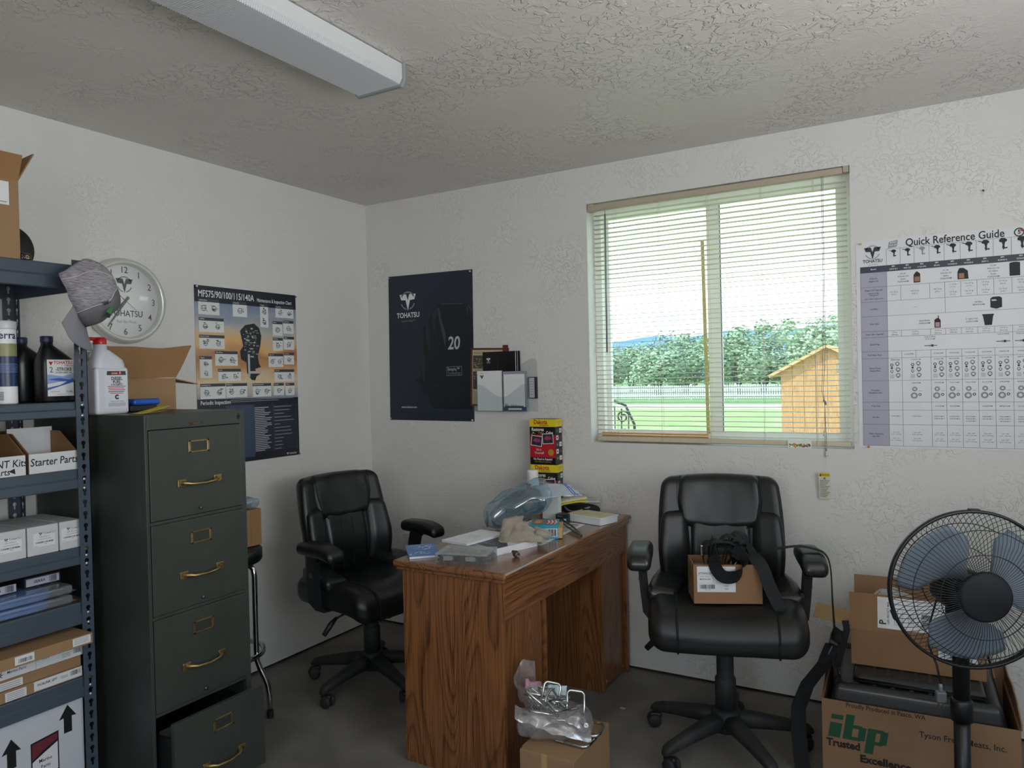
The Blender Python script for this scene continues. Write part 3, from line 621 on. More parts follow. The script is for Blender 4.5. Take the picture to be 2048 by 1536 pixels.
for k, mname in enumerate(mods):
    cx = (CXs[k + 1] + CXs[k + 2]) / 2; w = .017 if k < 8 else .02
    mb.text('MFS', .0075, white, (cx, V(.1095)), .015, 'CENTER', .9, 1, .0016); mb.text(mname, .0078, white, (cx, V(.12)), .015, 'CENTER', .84, 1, .0016)
    c_ = grey if k == 2 else ink; y = V(.052); s = .7 + .045 * min(k, 8)
    P_ = lambda pts: [(cx + a * .016 * s, y + b_ * .016 * s) for a, b_ in pts]
    mb.poly(P_([(-.55, .0), (-.6, .5), (-.2, .85), (.5, .8), (.9, .5), (.95, .1), (.6, -.1), (.2, -.2)]), c_, .0015)
    mb.poly(P_([(-.1, -.1), (.6, -.05), (.45, -.7), (.5, -1.4), (.25, -1.9), (.0, -1.3), (.1, -.7)]), c_, .0016); mb.poly(P_([(.3, -1.35), (1.0, -1.25), (1.0, -1.6), (.35, -1.6)]), c_, .0017)
    if k < 7: mb.poly(P_([(-.4, .45), (-1.4, .75), (-1.4, .6), (-.4, .2)]), c_, .0018)
tx = M('chart_text', '#55565f', .5)
def tl(lines, cx, v, sz=.0082, lh=.0105):
    for q, l in enumerate(lines): mb.text(l, sz, tx, (cx, V(v + q * lh)), .008, 'CENTER', .9, 1, .0016)
tl(['FC-W', '4-Stroke Oil', 'Quart', '332823080M'], .17, .142); tl(['FC-W', '4-Stroke Oil', 'Gallon', '332823050M'], .317, .142); tl(['FC-W', '4-Stroke Oil', '55 Gallon', 'Drum', '332823060M'], .472, .138)
mb.poly([(.207, V(.181)), (.207, V(.15)), (.214, V(.14)), (.219, V(.137)), (.23, V(.147)), (.23, V(.181))], ink, .0016); mb.rect(.21, V(.177), .228, V(.158), M('oil_label', '#9a6a50', .5), .0018)
mb.poly([(.356, V(.181)), (.356, V(.152)), (.362, V(.138)), (.376, V(.138)), (.39, V(.15)), (.392, V(.181))], ink, .0016); mb.rect(.36, V(.178), .378, V(.158), M('oil_label', '#9a6a50', .5), .0018)
mb.rect(.523, V(.182), .556, V(.135), ink, .0016); mb.disc(.5395, V(.135), .0165, ink, .0017, 16, .004)
for k, l in enumerate(['0.32 US qt|(0.3 L)', '', '0.85 US qt|(0.8 L)', '1.1 US qt|(1.0 L)|/|1.3 US qt|(1.2 L)', '1.06 US qt|(1.0 L)|/|1.26 US qt|(1.2 L)', '1.7 US qt|(1.6 L)|/|1.9 US qt|(1.8 L)', '2.3 US qt|(2.2 L)|/|2.5 US qt|(2.4 L)', '4.2 US qt|(4.0 L)|/|4.4 US qt|(4.2 L)', '4.7 US qt', '5.2 US qt', '6.0 US qt', '8.0 US qt', '8.0 US qt']):
    kk = (0, 1, 3, 4, 5, 6, 7, 8, 9, 10, 11, 12, 13)[k]
    if l: q = l.split('|'); tl(q, (CXs[kk + 1] + CXs[kk + 2]) / 2, .217 - .0048 * len(q) + .005, .0074, .0098)
tl(['0.47 US qt', '(0.45 L)'], .21, .213, .0074); mb.rect(.205, V(.278), .216, V(.277), tx, .0016)
tl(['Oil Filter', '3R0076150M'], .423, .272); mb.prism([(.461, V(.296)), (.461, V(.262)), (.469, V(.256)), (.491, V(.256)), (.498, V(.262)), (.498, V(.296)), (.48, V(.302))], .0008, ink, .001); mb.poly([(.464, V(.266)), (.478, V(.266)), (.482, V(.272)), (.466, V(.272))], lgrey, .002)
tl(['Quart Bottle', '332823100M'], .242, .333); tl(['5 Gallon Pail', '332823120M'], .4, .335)
mb.poly([(.276, V(.363)), (.276, V(.332)), (.284, V(.326)), (.291, V(.326)), (.297, V(.334)), (.297, V(.363))], ink, .0016); mb.rect(.279, V(.36), .294, V(.342), M('lube_label', '#b08a90', .5), .0018); mb.rect(.288, V(.327), .291, V(.316), ink, .0017)
mb.poly([(.442, V(.362)), (.436, V(.322)), (.47, V(.322)), (.465, V(.362))], ink, .0016); mb.rect(.4345, V(.326), .4715, V(.32), ink, .0017)
for k, l in enumerate(['6 fl oz|(180 mL)', '6.6 fl oz|(195 mL)', '', '10.8 fl oz|(320 mL)', '12.5 fl oz|(370 mL)', '15.7 fl oz|(465 mL)', '11.8 fl oz|(350 mL)', '16.9 fl oz|(500 mL)', '34 fl oz|(1,000 mL)']):
    if l: tl(l.split('|'), .21 if k == 1 else (CXs[k + 1] + CXs[k + 2]) / 2, .374, .0074, .0098)
tl(['NGK DCPR6E', '971010100M'], .26, .398, .007, .0085); rr = random.Random(11)
def plug(cx, v):
    mb.rect(cx - .022, V(v) - .0012, cx + .022, V(v) + .0012, ink, .0016); mb.rect(cx - .006, V(v) - .0032, cx + .012, V(v) + .0032, sk, .0017); mb.rect(cx + .002, V(v) - .0045, cx + .008, V(v) + .0045, ink, .0018)
plug(.262, .432); tl(['NGK DCPR6E'], .5, .398, .007); plug(.5, .425); tl(['NGK LKR6E'], .558, .398, .007); plug(.558, .425)
for k in range(14):
    cx = (CXs[k + 1] + CXs[k + 2]) / 2; two = k in (1, 2); dd = lambda: ''.join(rr.choice('0123456789') for _ in range(3)) + rr.choice('BQCK') + ''.join(rr.choice('0123456789') for _ in range(5)) + 'M'
    if two: cx = .21
    if k != 2 or True: mb.text(dd() if k not in (0, 2) else '-', .0068, tx, ((CXs[k + 1] + CXs[k + 2]) / 2, V(.463)), .006, 'CENTER', .86, 1, .0016)
    if k == 2: continue
    mb.text(dd(), .0068, tx, (cx, V(.485)), .006, 'CENTER', .86, 1, .0016)
    for (a, b_, r1) in ((-.012, .505, .006), (.008, .5, .008), (.01, .523, .0085), (-.012, .53, .006), (.01, .546, .0085)):
        mb.ring(cx + a, V(b_), r1 * .55, r1, sk if (a + b_) > .5 else ln, .0016, seg=14)
        mb.rect(cx + a - r1 * .4, V(b_) - r1 * 1.1, cx + a + r1 * .4, V(b_) - r1 * .8, ink, .0017)
    mb.poly([(cx - .012 + .006 * (1 if q % 2 else .45) * math.cos(q * PI / 6), V(.517) + .006 * (1 if q % 2 else .45) * math.sin(q * PI / 6)) for q in range(12)], ink, .0018)
    for q in range(4): mb.rect(cx - .019, V(.545 + q * .004), cx - .004, V(.545 + q * .004) + .001, ln, .0016)
    if k > 0:
        mb.text(dd(), .0068, tx, (cx, V(.578)), .006, 'CENTER', .86, 1, .0016)
        mb.ring(cx - .006, V(.602), .004, .0095, grey, .0016, seg=18); mb.ring(cx - .008, V(.628), .006, .0125, grey, .0016, seg=18); mb.ring(cx + .012, V(.624), .003, .0055, ink, .0016, seg=10); mb.rect(cx + .006, V(.61), cx + .019, V(.609), tx, .0016)
    mb.text(dd() if k not in (0, 1, 5) else '-', .0068, tx, (cx, V(.67)), .006, 'CENTER', .86, 1, .0016)
    for q in range(1 if k < 3 else (2 if k < 5 or k == 6 else 3)): mb.text(dd() + ' x1', .0062, tx, (cx, V(.71 + q * .009)), .006, 'CENTER', .84, 1, .0016)
    for q in range(2): tl(['0.0%d - 0.0%d"' % (rr.randint(2, 5), rr.randint(5, 9)), '(0.1%d - 0.2%d mm)' % (rr.randint(1, 9), rr.randint(0, 9))], cx, .775 + q * .024, .0058, .0078)
at('reference_chart', 'large white parts reference chart pinned to the wall right of the window', 'poster', mb, (2.614, -.0012, 1.097))
pin((2.634, -.003, 1.926), FB, yelpin, 'yellow push pin in the top left corner of the white chart'); pin((2.65, -.003, 1.1), FB, orapin, 'orange push pin at the bottom left of the white chart')
pin((3.178, -.003, 1.919), FB, redpin, 'red push pin near the top of the white chart')
mb = MB(); mb.T = basis((0, 0, 0), *FB); mb.lathe([(.0012, -.002), (.0012, .01), (.004, .0102), (.004, .012)], M('nail', '#4a4540', .5), 8); at('wall_nail', 'small dark nail in the wall above the white chart', 'nail', mb, (3.058, 0, 2.082))
# --- clock
ck = thing('wall_clock', 'round wall clock with silver rim on the left wall', 'clock', (.0, -1.508, 1.768))
mb = MB(); mb.T = WL; silver = M('clock_rim', '#d4d4d0', .28, .35)
mb.lathe([(.17, .0), (.1755, .006), (.1755, .02), (.171, .034), (.16, .04), (.1525, .038), (.149, .03), (.149, .012)], silver, 72); mb.build('rim', ck)
mb = MB(); mb.T = WL; face = M('clock_face', '#e8eaea', .5)
mb.lathe([(.0, .014), (.15, .014), (.15, .004), (.0, .004)], face, 48)
ckt = M('clock_print', '#3f4347', .5); ckg = M('clock_grey', '#85888c', .5)
for n in range(1, 13):
    if n in (3, 4, 8, 9, 10, 11, 12, 1, 2, 5, 6, 7):
        a = PI / 2 - n * PI / 6; mb.text(str(n), .038, ckt, (.127 * math.cos(a), .127 * math.sin(a)), .002, 'CENTER', .9, 3, .0145)
logo(mb, 0, .073, .037, M('clock_logo', '#5b5e60', .5), ckg, .0145); mb.text('TOHATSU', .036, ckt, (.005, -.052), .004, 'CENTER', .88, 3, .0145); mb.text('Feel the Wind', .016, ckg, (.005, -.085), 0, 'CENTER', .9, 2, .0145); mb.build('dial', ck)
def hand(name, tip, tail, w, z, m):
    mb = MB(); mb.T = WL; d = Vector(tip); n = Vector((-d.y, d.x)).normalized() * w; tb = -d.normalized() * tail
    mb.prism([(tb.x + n.x, tb.y + n.y), (tb.x - n.x, tb.y - n.y), (d.x - n.x * .4, d.y - n.y * .4), (d.x + n.x * .4, d.y + n.y * .4)], .001, m, z); recalc(mb.build(name, ck))
hm_ = M('clock_hand', '#6d7268', .35, .5)
hand('hour_hand', (-.062, -.058), .02, .005, .018, hm_); hand('minute_hand', (-.078, -.108), .022, .0055, .02, hm_); hand('second_hand', (.044, -.036), .03, .0012, .022, M('second_hand', '#6b6f70', .4, .4))
mb = MB(); mb.T = WL; mb.lathe([(0, .026), (.15, .026), (.15, .0275), (0, .0275)], clear('clock_glass', '#ffffff', .0, .03, .0), 48); mb.build('glass', ck)
# --- outlet
mb = MB(); mb.T = WB; iv = M('ivory_plastic', '#c9c4b0', .4); mb.bbox(-.036, -.058, 0, .036, .058, .006, iv, .002)
for y in (-.02, .02):
    mb.disc(0, y, .016, M('ivory_face', '#bdb7a1', .4), .0064, 16)
    for x in (-.006, .006): mb.rect(x - .001, y - .002, x + .001, y + .006, ink, .0068)
at('wall_outlet', 'ivory electrical outlet on the wall behind the chair beside the desk', 'outlet', mb, (.27, 0, .48))
# ================================================================== DESK
oakX, oakY, oakZ = oak('oak_x', 0), oak('oak_y', 1), oak('oak_z', 2)
dk = thing('desk', 'oak veneer desk with a moulded top standing end-on against the back wall', 'desk', (1.135, -1.205, 0))
mb = MB(); Ly = 1.18; oakT = oak('oak_top', 1, rough=.2, coat=.7)
mb.bbox(0, 0, .724, .49, Ly, .75, oakT, .011, 4); mb.bbox(.01, .01, .712, .48, Ly - .005, .727, oakT, .005, 2); mb.build('desktop', dk)
mb = MB(); mb.bbox(.035, .018, 0, .465, .038, .713, oakZ, .002); mb.bbox(.03, .0175, 0, .05, .04, .1, oakZ, .003); mb.build('end_panel', dk)
mb = MB(); mb.bbox(.035, Ly - .035, 0, .468, Ly - .012, .713, oakZ, .002); mb.build('end_panel', dk)
mb = MB(); mb.bbox(.448, .036, .577, .466, Ly - .034, .7125, oakY, .0015); mb.build('apron', dk)
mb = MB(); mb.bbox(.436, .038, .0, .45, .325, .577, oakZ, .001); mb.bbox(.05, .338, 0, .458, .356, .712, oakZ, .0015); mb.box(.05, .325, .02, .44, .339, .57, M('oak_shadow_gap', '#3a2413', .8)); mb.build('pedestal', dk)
mb = MB(); mb.bbox(.05, .885, .0, .458, .903, .712, oakZ, .0015); mb.bbox(.44, .903, .02, .452, Ly - .034, .577, oakZ, .001)
sc_ = M('screw_head', '#b9ac94', .4, .6)
for y in (.925, 1.12): mb.cyl((.452, y, .04), (.4535, y, .04), .006, sc_, 10)
mb.build('pedestal', dk)
DZ = .75
# --- things on the desk (z = 0.75)
pbk = M('print_ink', '#22252c', .5); pw = M('paper_white', '#e3e5e6', .55); pages = M('paper_edges', '#d5d6da', .7, bump=(300, .3, .0006)); teal = M('print_teal', '#5fb4c4', .5)
def slab(mb, x0, y0, z0, u, v, a, b, h, m, edge=None):
    """box with bottom corner (x0,y0,z0), sides a along u and b along v"""
    T = mb.T; mb.T = T @ basis((x0, y0, z0), (u[0], u[1], 0), (v[0], v[1], 0))
    if edge:
        mb.bbox(.001, .001, .0006, a - .001, b - .001, h - .0006, edge, .0003, 1); mb.box(0, 0, 0, a, b, .0006, m); mb.box(0, 0, h - .0006, a, b, h, m)
    else: mb.box(0, 0, 0, a, b, h, m)
    mb.T = T
def on(mb, u, v, z, o=(0, 0)): mb.T = basis((o[0], o[1], z), (u[0], u[1], 0), (v[0], v[1], 0))
# blue brochure
u, v = (-.68, .73), (.73, .68)
mb = MB(); slab(mb, 0, 0, 0, v, (-v[1], v[0]), .115, .2, .009, M('brochure_blue', '#4d7fc0', .3), pages); on(mb, v, (-v[1], v[0]), .0092)
rr = random.Random(2)
for k in range(9):
    x, y, r_ = rr.uniform(.02, .095), rr.uniform(.03, .17), rr.uniform(.008, .022); a = rr.uniform(0, 6)
    mb.ring(x, y, r_, r_ + .005, M('brochure_white', '#dfe9f2', .35), .0002, a, a + rr.uniform(2, 4.4), 18)
for k in range(4): mb.rect(.006, .03 + k * .04, .11, .036 + k * .04, M('brochure_pale', '#86abdb', .35), .0001)
at('brochure', 'blue brochure with white swirls at the near left corner of the desk', 'brochure', mb, (1.195, -1.175, DZ + .0003))
# organiser case with compartments
u = (.968, .25); v = (-.25, .968)
cs = thing('organizer_case', 'clear plastic small-parts organizer case with compartments at the near edge of the desk', 'case', (1.312, -1.172, DZ), math.atan2(u[1], u[0]))
clr = clear('case_plastic', '#f7f8f8', .05, .12, .12, '#dfe4e2'); clr2 = clear('case_lid', '#f4f6f5', .2, .2, .15, '#e4e7e4')
A, B_, Hc = .195, .132, .036
mb = MB(); w = .0016
for q in ((0, 0, A, w), (0, B_ - w, A, B_), (0, 0, w, B_), (A - w, 0, A, B_)): mb.box(q[0], q[1], .0, q[2], q[3], Hc - .007, clr)
mb.box(0, 0, 0, A, B_, .0015, clr)
for k in range(1, 6): mb.box(k * A / 6, w, .0015, k * A / 6 + .001, B_ - w, Hc - .009, clr)
for k in (1, 2): mb.box(w, k * B_ / 3, .0015, A - w, k * B_ / 3 + .001, Hc - .009, clr)
mb.build('tray', cs)
mb = MB(); mb.bbox(-.001, -.001, Hc - .007, A + .001, B_ + .001, Hc, clr2, .002); sp_ = M('case_print', '#7c7f80', .5)
for k in range(9):
    x, y, r_ = .02 + (k % 5) * .037, .03 + (k // 5) * .05, .006 + (k % 4) * .003; mb.ring(x, y, r_, r_ + .0012, sp_, Hc + .0004, seg=20)
for k in range(3): mb.rect(.02 + .05 * k, .108, .05 + .05 * k, .1095, sp_, Hc + .0004)
mb.build('lid', cs)
for x in (.05, .135):
    mb = MB(); mb.bbox(x - .018, -.005, .011, x + .018, 0, .027, clr2, .0015); mb.build('latch', cs)
rr = random.Random(8); mb = MB(); dkr = M('o_ring_black', '#1e2022', .6); nvr = M('o_ring_navy', '#2a3b52', .6)
for i in range(6):
    for j in range(3):
        cx, cy = (i + .5) * A / 6, (j + .5) * B_ / 3
        for q in range(6):
            r_ = rr.uniform(.006, .012); mb.T = Tr(cx + rr.uniform(-.004, .004), cy + rr.uniform(-.008, .008), .004 + q * .0036)
            mb.tube([(r_ * math.cos(a * PI / 6), r_ * math.sin(a * PI / 6), 0) for a in range(12)], .0026, nvr if i > 3 else dkr, 6, True)
o = mb.build('rubber_rings', cs); o['kind'] = 'stuff'; o['label'] = 'black and navy rubber rings'
# thick manual and booklet on it
u = (.30, .954); v = (-.954, .30); ang = math.atan2(u[1], u[0])
mb = MB(); slab(mb, 0, 0, 0, (1, 0), (0, 1), .216, .28, .026, M('manual_cover', '#d9dbe0', .35), pages)
nvc = M('manual_navy', '#2b3040', .35)
mb.poly([(.002, .002), (.06, .002), (.14, .1), (.14, .278), (.002, .278)], nvc, .0263); mb.poly([(.15, .13), (.214, .2), (.214, .278), (.15, .278)], nvc, .0263)
T = mb.T; mb.T = basis((0, 0, .0265), (0, 1, 0), (-1, 0, 0)); mb.text('SERVICE', .026, pbk, (.06, -.165), .012, 'CENTER', .8, 2); mb.text('MANUAL', .026, pbk, (.06, -.19), .012, 'CENTER', .85, 2); mb.text('Outboard Motor', .012, pw, (.09, -.04), .004, 'CENTER', .9, 1); mb.T = T
at('manual', 'thick white-paged manual with navy cover lying under the booklet', 'book', mb, (1.462, -.992, DZ + .0003), ang)
u = (.155, .988); ang = math.atan2(u[1], u[0])
mb = MB(); slab(mb, 0, 0, 0, (1, 0), (0, 1), .235, .135, .008, pw, pages)
mb.T = basis((0, 0, .0083), (0, 1, 0), (-1, 0, 0)); mb.text("Owner's", .02, teal, (.07, -.1), .0, 'CENTER', .95, 2); mb.text('Manual', .02, teal, (.07, -.125), .0, 'CENTER', .95, 2); mb.text('outboard motors', .008, grey, (.045, -.215), 0, 'CENTER', 1, 1); mb.text('English', .008, teal, (.03, -.02), 0, 'CENTER', 1, 1)
at('booklet', 'thin white booklet with teal title lying across the navy manual', 'booklet', mb, (1.335, -1.0, DZ + .0266), ang)
# newspaper sheet
mb = MB(); slab(mb, 0, 0, 0, (1, 0), (0, 1), .27, .44, .0008, pw)
for k in range(7): mb.rect(.015, .02 + k * .06, .255, .035 + k * .06, M('print_mid', '#9a9da0', .6), .001); mb.rect(.02, .045 + k * .06, .12, .07 + k * .06, M('print_pale', '#c2c4c6', .6), .001); mb.rect(.14, .045 + k * .06, .25, .06 + k * .06, pbk if k % 3 == 0 else grey, .001)
at('printed_sheet', 'white printed sheet lying flat under the teal carton and white box', 'paper', mb, (1.265, -.775, DZ + .0002), .03)
# crumpled work glove
def rag(u, v):
    x, y = u * 2 - 1, v * 2 - 1; e = max(0, 1 - (abs(x) ** 2.4 + abs(y) ** 2.4)) ** .45
    n = noise.noise(Vector((u * 3.1, v * 3.1, 1.7))); n2 = noise.noise(Vector((u * 8, v * 7, 5.2)))
    h = e * (.03 + .055 * math.exp(-((x + .35) ** 2 + (y - .25) ** 2) * 3.2) + .03 * abs(n) + .012 * n2)
    sx = .088 * x * (1 + .22 * noise.noise(Vector((v * 3, 2.2, u)))); sy = .06 * y * (1 + .25 * noise.noise(Vector((u * 3, 7.1, v))))
    return (sx + .01 * n, sy + .008 * n2, max(.001, h))
gl = thing('work_glove', 'crumpled cream fabric work glove lying on the manual in front of the bag', 'glove', (1.468, -.80, DZ + .0266), .5)
cloth = M('glove_cloth', '#958c7e', .95, sheen=.3, var=(18, .14), bump=(420, .35, .0012))
mb = MB(); mb.grid(rag, 46, 40, cloth, True, .0018); mb.build('palm', gl)
mb = MB()
def cuff(u, v):
    a = 2 * PI * u; r_ = .024 + .006 * math.sin(a * 2 + v * 2) + .004 * noise.noise(Vector((math.cos(a) * 2, math.sin(a) * 2, v * 3)))
    c = Vector((-.055 + .02 * v, -.005 + .01 * v, .03 + .055 * v)); return c + Vector((r_ * math.cos(a) * 1.35, r_ * math.sin(a) * .5, .2 * r_ * math.cos(a)))
mb.grid(cuff, 26, 10, cloth, True, .0015); mb.build('cuff', gl)
for k, (x, y, a, l) in enumerate(((.05, -.028, .2, .06), (.06, .0, .05, .055), (.045, .03, .5, .06))):
    mb = MB(); pts = [(x + l * t * math.cos(a), y + l * t * math.sin(a), .03 - .02 * t) for t in (0, .35, .7, 1)]; mb.tube(pts, [.012, .013, .0125, .008], cloth, 10); mb.build('finger', gl)
# big zip bag with a dark blue part
bgp = thing('zip_bag', 'large clear zip bag holding a blue-grey part slumped in the middle of the desk', 'bag', (1.29, -.50, DZ + .008), .528)
film = clear('bag_film', '#d3e6ee', .12, .3, .1, '#cfe4ee'); film2 = clear('bag_film_cloudy', '#e3ecf2', .45, .3, .12, '#d8e2ec'); bluep = M('blue_grey_part', '#27465a', .22, spec=.6, coat=.5)
def part(p):
    t = (p.x + .13) / .26; return Vector((p.x, p.y * (.55 + .5 * t) - .01, p.z * (.9 + .2 * math.sin(t * 3)) + .012 * math.cos(p.x * 22)))
mb = MB(); mb.T = Tr(-.02, 0.0, .093) @ Ry(-.44) @ Rx(.3); mb.rbox((0, 0, 0), (.128, .075, .028), .024, bluep, part, 4, 10)
mb.rbox((.02, -.02, -.035), (.09, .05, .02), .018, M('blue_part_dark', '#1c3140', .3, coat=.4), None, 4, 6)
o = mb.build('blue_part', bgp); o['label'] = 'blue-grey moulded plastic part'
mb = MB(); mb.T = Tr(-.02, 0.0, .093) @ Ry(-.44) @ Rx(.3) @ Tr(0, -.03, .037); mb.box(-.02, -.014, -.001, .03, .014, .0, pw)
for k in range(3): mb.rect(-.015, -.009 + k * .006, .025, -.006 + k * .006, grey, .0004)
mb.build('part_sticker', bgp)
def skin(p):
    n = noise.noise(p * 15) * .012 + noise.noise(Vector((p.x * 20, p.y * 70, p.z * 40))) * .004; t = (p.x + .15) / .3
    q = Vector((p.x + n * .5, p.y * (.75 + .25 * t) + n, p.z * (.8 + .35 * math.sin(min(1, max(0, t)) * PI)) + n)); return q
mb = MB(); mb.T = Tr(-.015, -.008, .093) @ Ry(-.42) @ Rx(.3); mb.rbox((0, 0, 0), (.158, .092, .056), .05, film, skin, 6, 22); mb.build('bag_film', bgp)
def mouth(u, v):
    x = .05 + (.225 - .055 * v) * u; z = (.118 + .05 * v) * (1 - u) + (.131 + .042 * v) * u + .008 * math.sin(u * 3.1)
    return (x, -.055 + .085 * v + .02 * u + .006 * noise.noise(Vector((u * 4, v * 4, 9))), z + .006 * noise.noise(Vector((u * 6, v * 6, 2))))
mb = MB(); mb.grid(mouth, 14, 12, film2, True, .001)
mb.build('bag_mouth', bgp)
mb = MB(); zb = M('zip_blue', '#3f6fd0', .35)
for u_ in (.84, .9): mb.tube([Vector(mouth(u_, k / 12)) + Vector((0, 0, .0012)) for k in range(13)], .0018, zb, 6)
mb.build('zip_strip', bgp)
# white carton, teal carton, black box
mb = MB(); mb.bbox(0, 0, 0, .085, .03, .118, M('carton_white', '#dde0de', .5), .0015); at('white_carton', 'plain white upright carton behind the zip bag', 'carton', mb, (1.283, -.285, DZ + .001))
ang = .42
tb = thing('teal_carton', 'teal carton with red and orange artwork lying in front of the zip bag', 'carton', (1.44, -.69, DZ + .001), ang)
tl_ = M('carton_teal', '#2b93ad', .35); rd = M('carton_red', '#b8403f', .4); og = M('carton_orange', '#b9703c', .4)
mb = MB(); mb.bbox(0, 0, 0, .115, .14, .055, tl_, .001)
mb.T = basis((0, 0, .0553), (1, 0, 0), (0, 1, 0))
mb.disc(.03, .075, .024, og, 0, 20, .05); mb.disc(.03, .08, .015, M('carton_tan', '#d9a268', .4), .0002, 16, .033)
mb.poly([(.06, .02), (.1, .02), (.112, .07), (.1, .12), (.062, .12)], rd, .0001)
for k in range(3): mb.poly([(.066 + k * .015, .03), (.072 + k * .015, .03), (.08 + k * .015, .07), (.072 + k * .015, .11), (.066 + k * .015, .11), (.073 + k * .015, .07)], pw, .0004)
mb.T = basis((0, -.0003, 0), (1, 0, 0), (0, 0, 1)); mb.rect(.015, .009, .112, .043, M('carton_pale', '#cfd8dd', .5), .0003)
rr = random.Random(4)
for k in range(22): x = .018 + k * .0042; mb.rect(x, .012, x + .0016 + .001 * (k % 3), .04, pbk if k > 13 else grey, .0005)
mb.build('sleeve', tb)
mb = MB(); mb.bbox(.112, .004, .002, .132, .125, .046, cardboard('tan_board', '#b99b70'), .001); mb.poly([(.1155, .004), (.1155, .004), (.132, .004)], rd, .047); o = mb.build('inner_tray', tb); o['label'] = 'tan cardboard end'
mb = MB(); mb.bbox(0, 0, 0, .06, .05, .034, M('carton_black', '#17191c', .4), .001); mb.T = basis((0, -.0004, 0), (1, 0, 0), (0, 0, 1)); mb.rect(.036, .004, .056, .017, M('box_teal', '#2f7f86', .4)); mb.disc(.047, .0105, .004, pw, .0002, 10); mb.text('Marine', .009, grey, (.022, .026), .01, 'CENTER', .9, 1, .0002)
at('black_carton', 'small black carton with teal corner right of the white carton', 'carton', mb, (1.372, -.325, DZ + .001), .1)
# long tweezers
tw = thing('tweezers', 'long grey steel tweezers pointing over the right edge of the desk', 'tweezers', (1.52, -.47, DZ + .002), 0)
stM = M('dull_steel', '#5c6062', .35, .8)
for sgn in (-1, 1):
    mb = MB(); d = Vector((.67, -.742, 0)); n = Vector((.742, .67, 0))
    mb.ribbon([d * t + n * (sgn * w_) + Vector((0, 0, z_)) for t, w_, z_ in ((-.15, .004, .014), (-.1, .010, .014), (-.02, .012, .012), (.08, .007, .01), (.14, .0022, .008), (.155, .0016, .006))], n, .004, .008, stM); mb.build('arm', tw)
mb = MB(); mb.tube([(.098, -.108, .006), (.102, -.112, -.0014)], .003, stM, 8); mb.build('tip_guard', tw)
# white flat gift box
mb = MB(); wbx = M('box_white_gloss', '#dfe3e6', .35); mb.bbox(0, 0, 0, .2, .122, .03, wbx, .002); mb.bbox(-.003, -.003, .027, .203, .125, .034, wbx, .0012)
mb.rect(.003, .003, .197, .119, M('cream_print', '#cfc5a0', .5, var=(22, .1)), .0343)
for k in range(7): mb.ring(.04 + k * .022, .05 + .02 * math.sin(k * 1.9), .012, .0133, M('print_tan', '#a3986f', .5), .0346, k, k + 2.2, 10)
at('gift_box', 'flat white box with cream floral lid at the right edge of the desk', 'box', mb, (1.408, -.283, DZ + .001), -.28)
# pouch, envelopes
po = thing('soft_pouch', 'black zipped soft pouch with grey piping by the wall end of the desk', 'pouch', (1.40, -.11, DZ), -.35)
nyl = M('black_nylon', '#15171a', .8, bump=(300, .3, .001)); pip = M('pouch_piping', '#8b8f92', .6)
mb = MB(); mb.rbox((0, 0, .024), (.085, .055, .024), .02, nyl, lambda p: Vector((p.x, p.y, p.z * (1 - .25 * (p.x / .085) ** 2))), 4, 6); mb.build('pouch_body', po)
mb = MB(); mb.tube([(.082 * math.cos(a), -.01 + .056 * math.sin(a), .035 + .012 * math.cos(a * 2)) for a in [PI + .2 + k * (PI - .4) / 14 for k in range(15)]], .004, pip, 8); mb.build('piping', po)
mb = MB(); mb.ribbon([(.08, .0, .03), (.1, .01, .024), (.125, .0, .012), (.14, -.02, .008)], (0, 0, 1), .012, .002, nyl); mb.build('wrist_strap', po)
def sheet(w, h, bend, m, name, label, cat, loc, u, v, thick=.0012, marks=None):
    mb = MB(); mb.T = basis((0, 0, 0), u, v); mb.grid(lambda a, b_: (a * w, b_ * h, bend * math.sin(a * PI)), 12, 2, m, True, thick)
    if marks:
        for q in marks: mb.poly(q, grey, bend + .0012)
    return at(name, label, cat, mb, loc)
sheet(.16, .1, .006, M('pad_yellow', '#c9bb3a', .6), 'notepad', 'yellow pad of paper lying on the black pouch', 'notepad', (1.322, -.246, DZ + .052), (.86, .50, .16), (-.5, .86, .05), .006)
sheet(.165, .1, .004, M('envelope_cream', '#d3cfb4', .6), 'envelope', 'cream handwritten envelope on top of the yellow pad', 'envelope', (1.322, -.25, DZ + .060), (.86, .50, .17), (-.5, .86, .05), .001, [[(.08, .03), (.082, .03), (.082, .07), (.08, .07)], [(.1, .03), (.102, .03), (.102, .065), (.1, .065)], [(.1, .03), (.13, .03), (.13, .032), (.1, .032)], [(.05, .02), (.052, .02), (.052, .05), (.05, .05)]])
mb = MB(); mb.T = basis((0, 0, 0), (.9, .43, .02), (-.43, .9, .1)); mb.rbox((.04, .03, .0), (.04, .032, .008), .007, clear('blister_clear', '#eef0f0', .35, .3, .1, '#cfd3d3'), None, 3, 4); mb.rect(.02, .015, .06, .045, M('print_mid', '#9a9da0', .6), .0), at('blister_pack', 'clear plastic blister pack resting on the pouch behind the envelope', 'packet', mb, (1.425, -.13, DZ + .062))
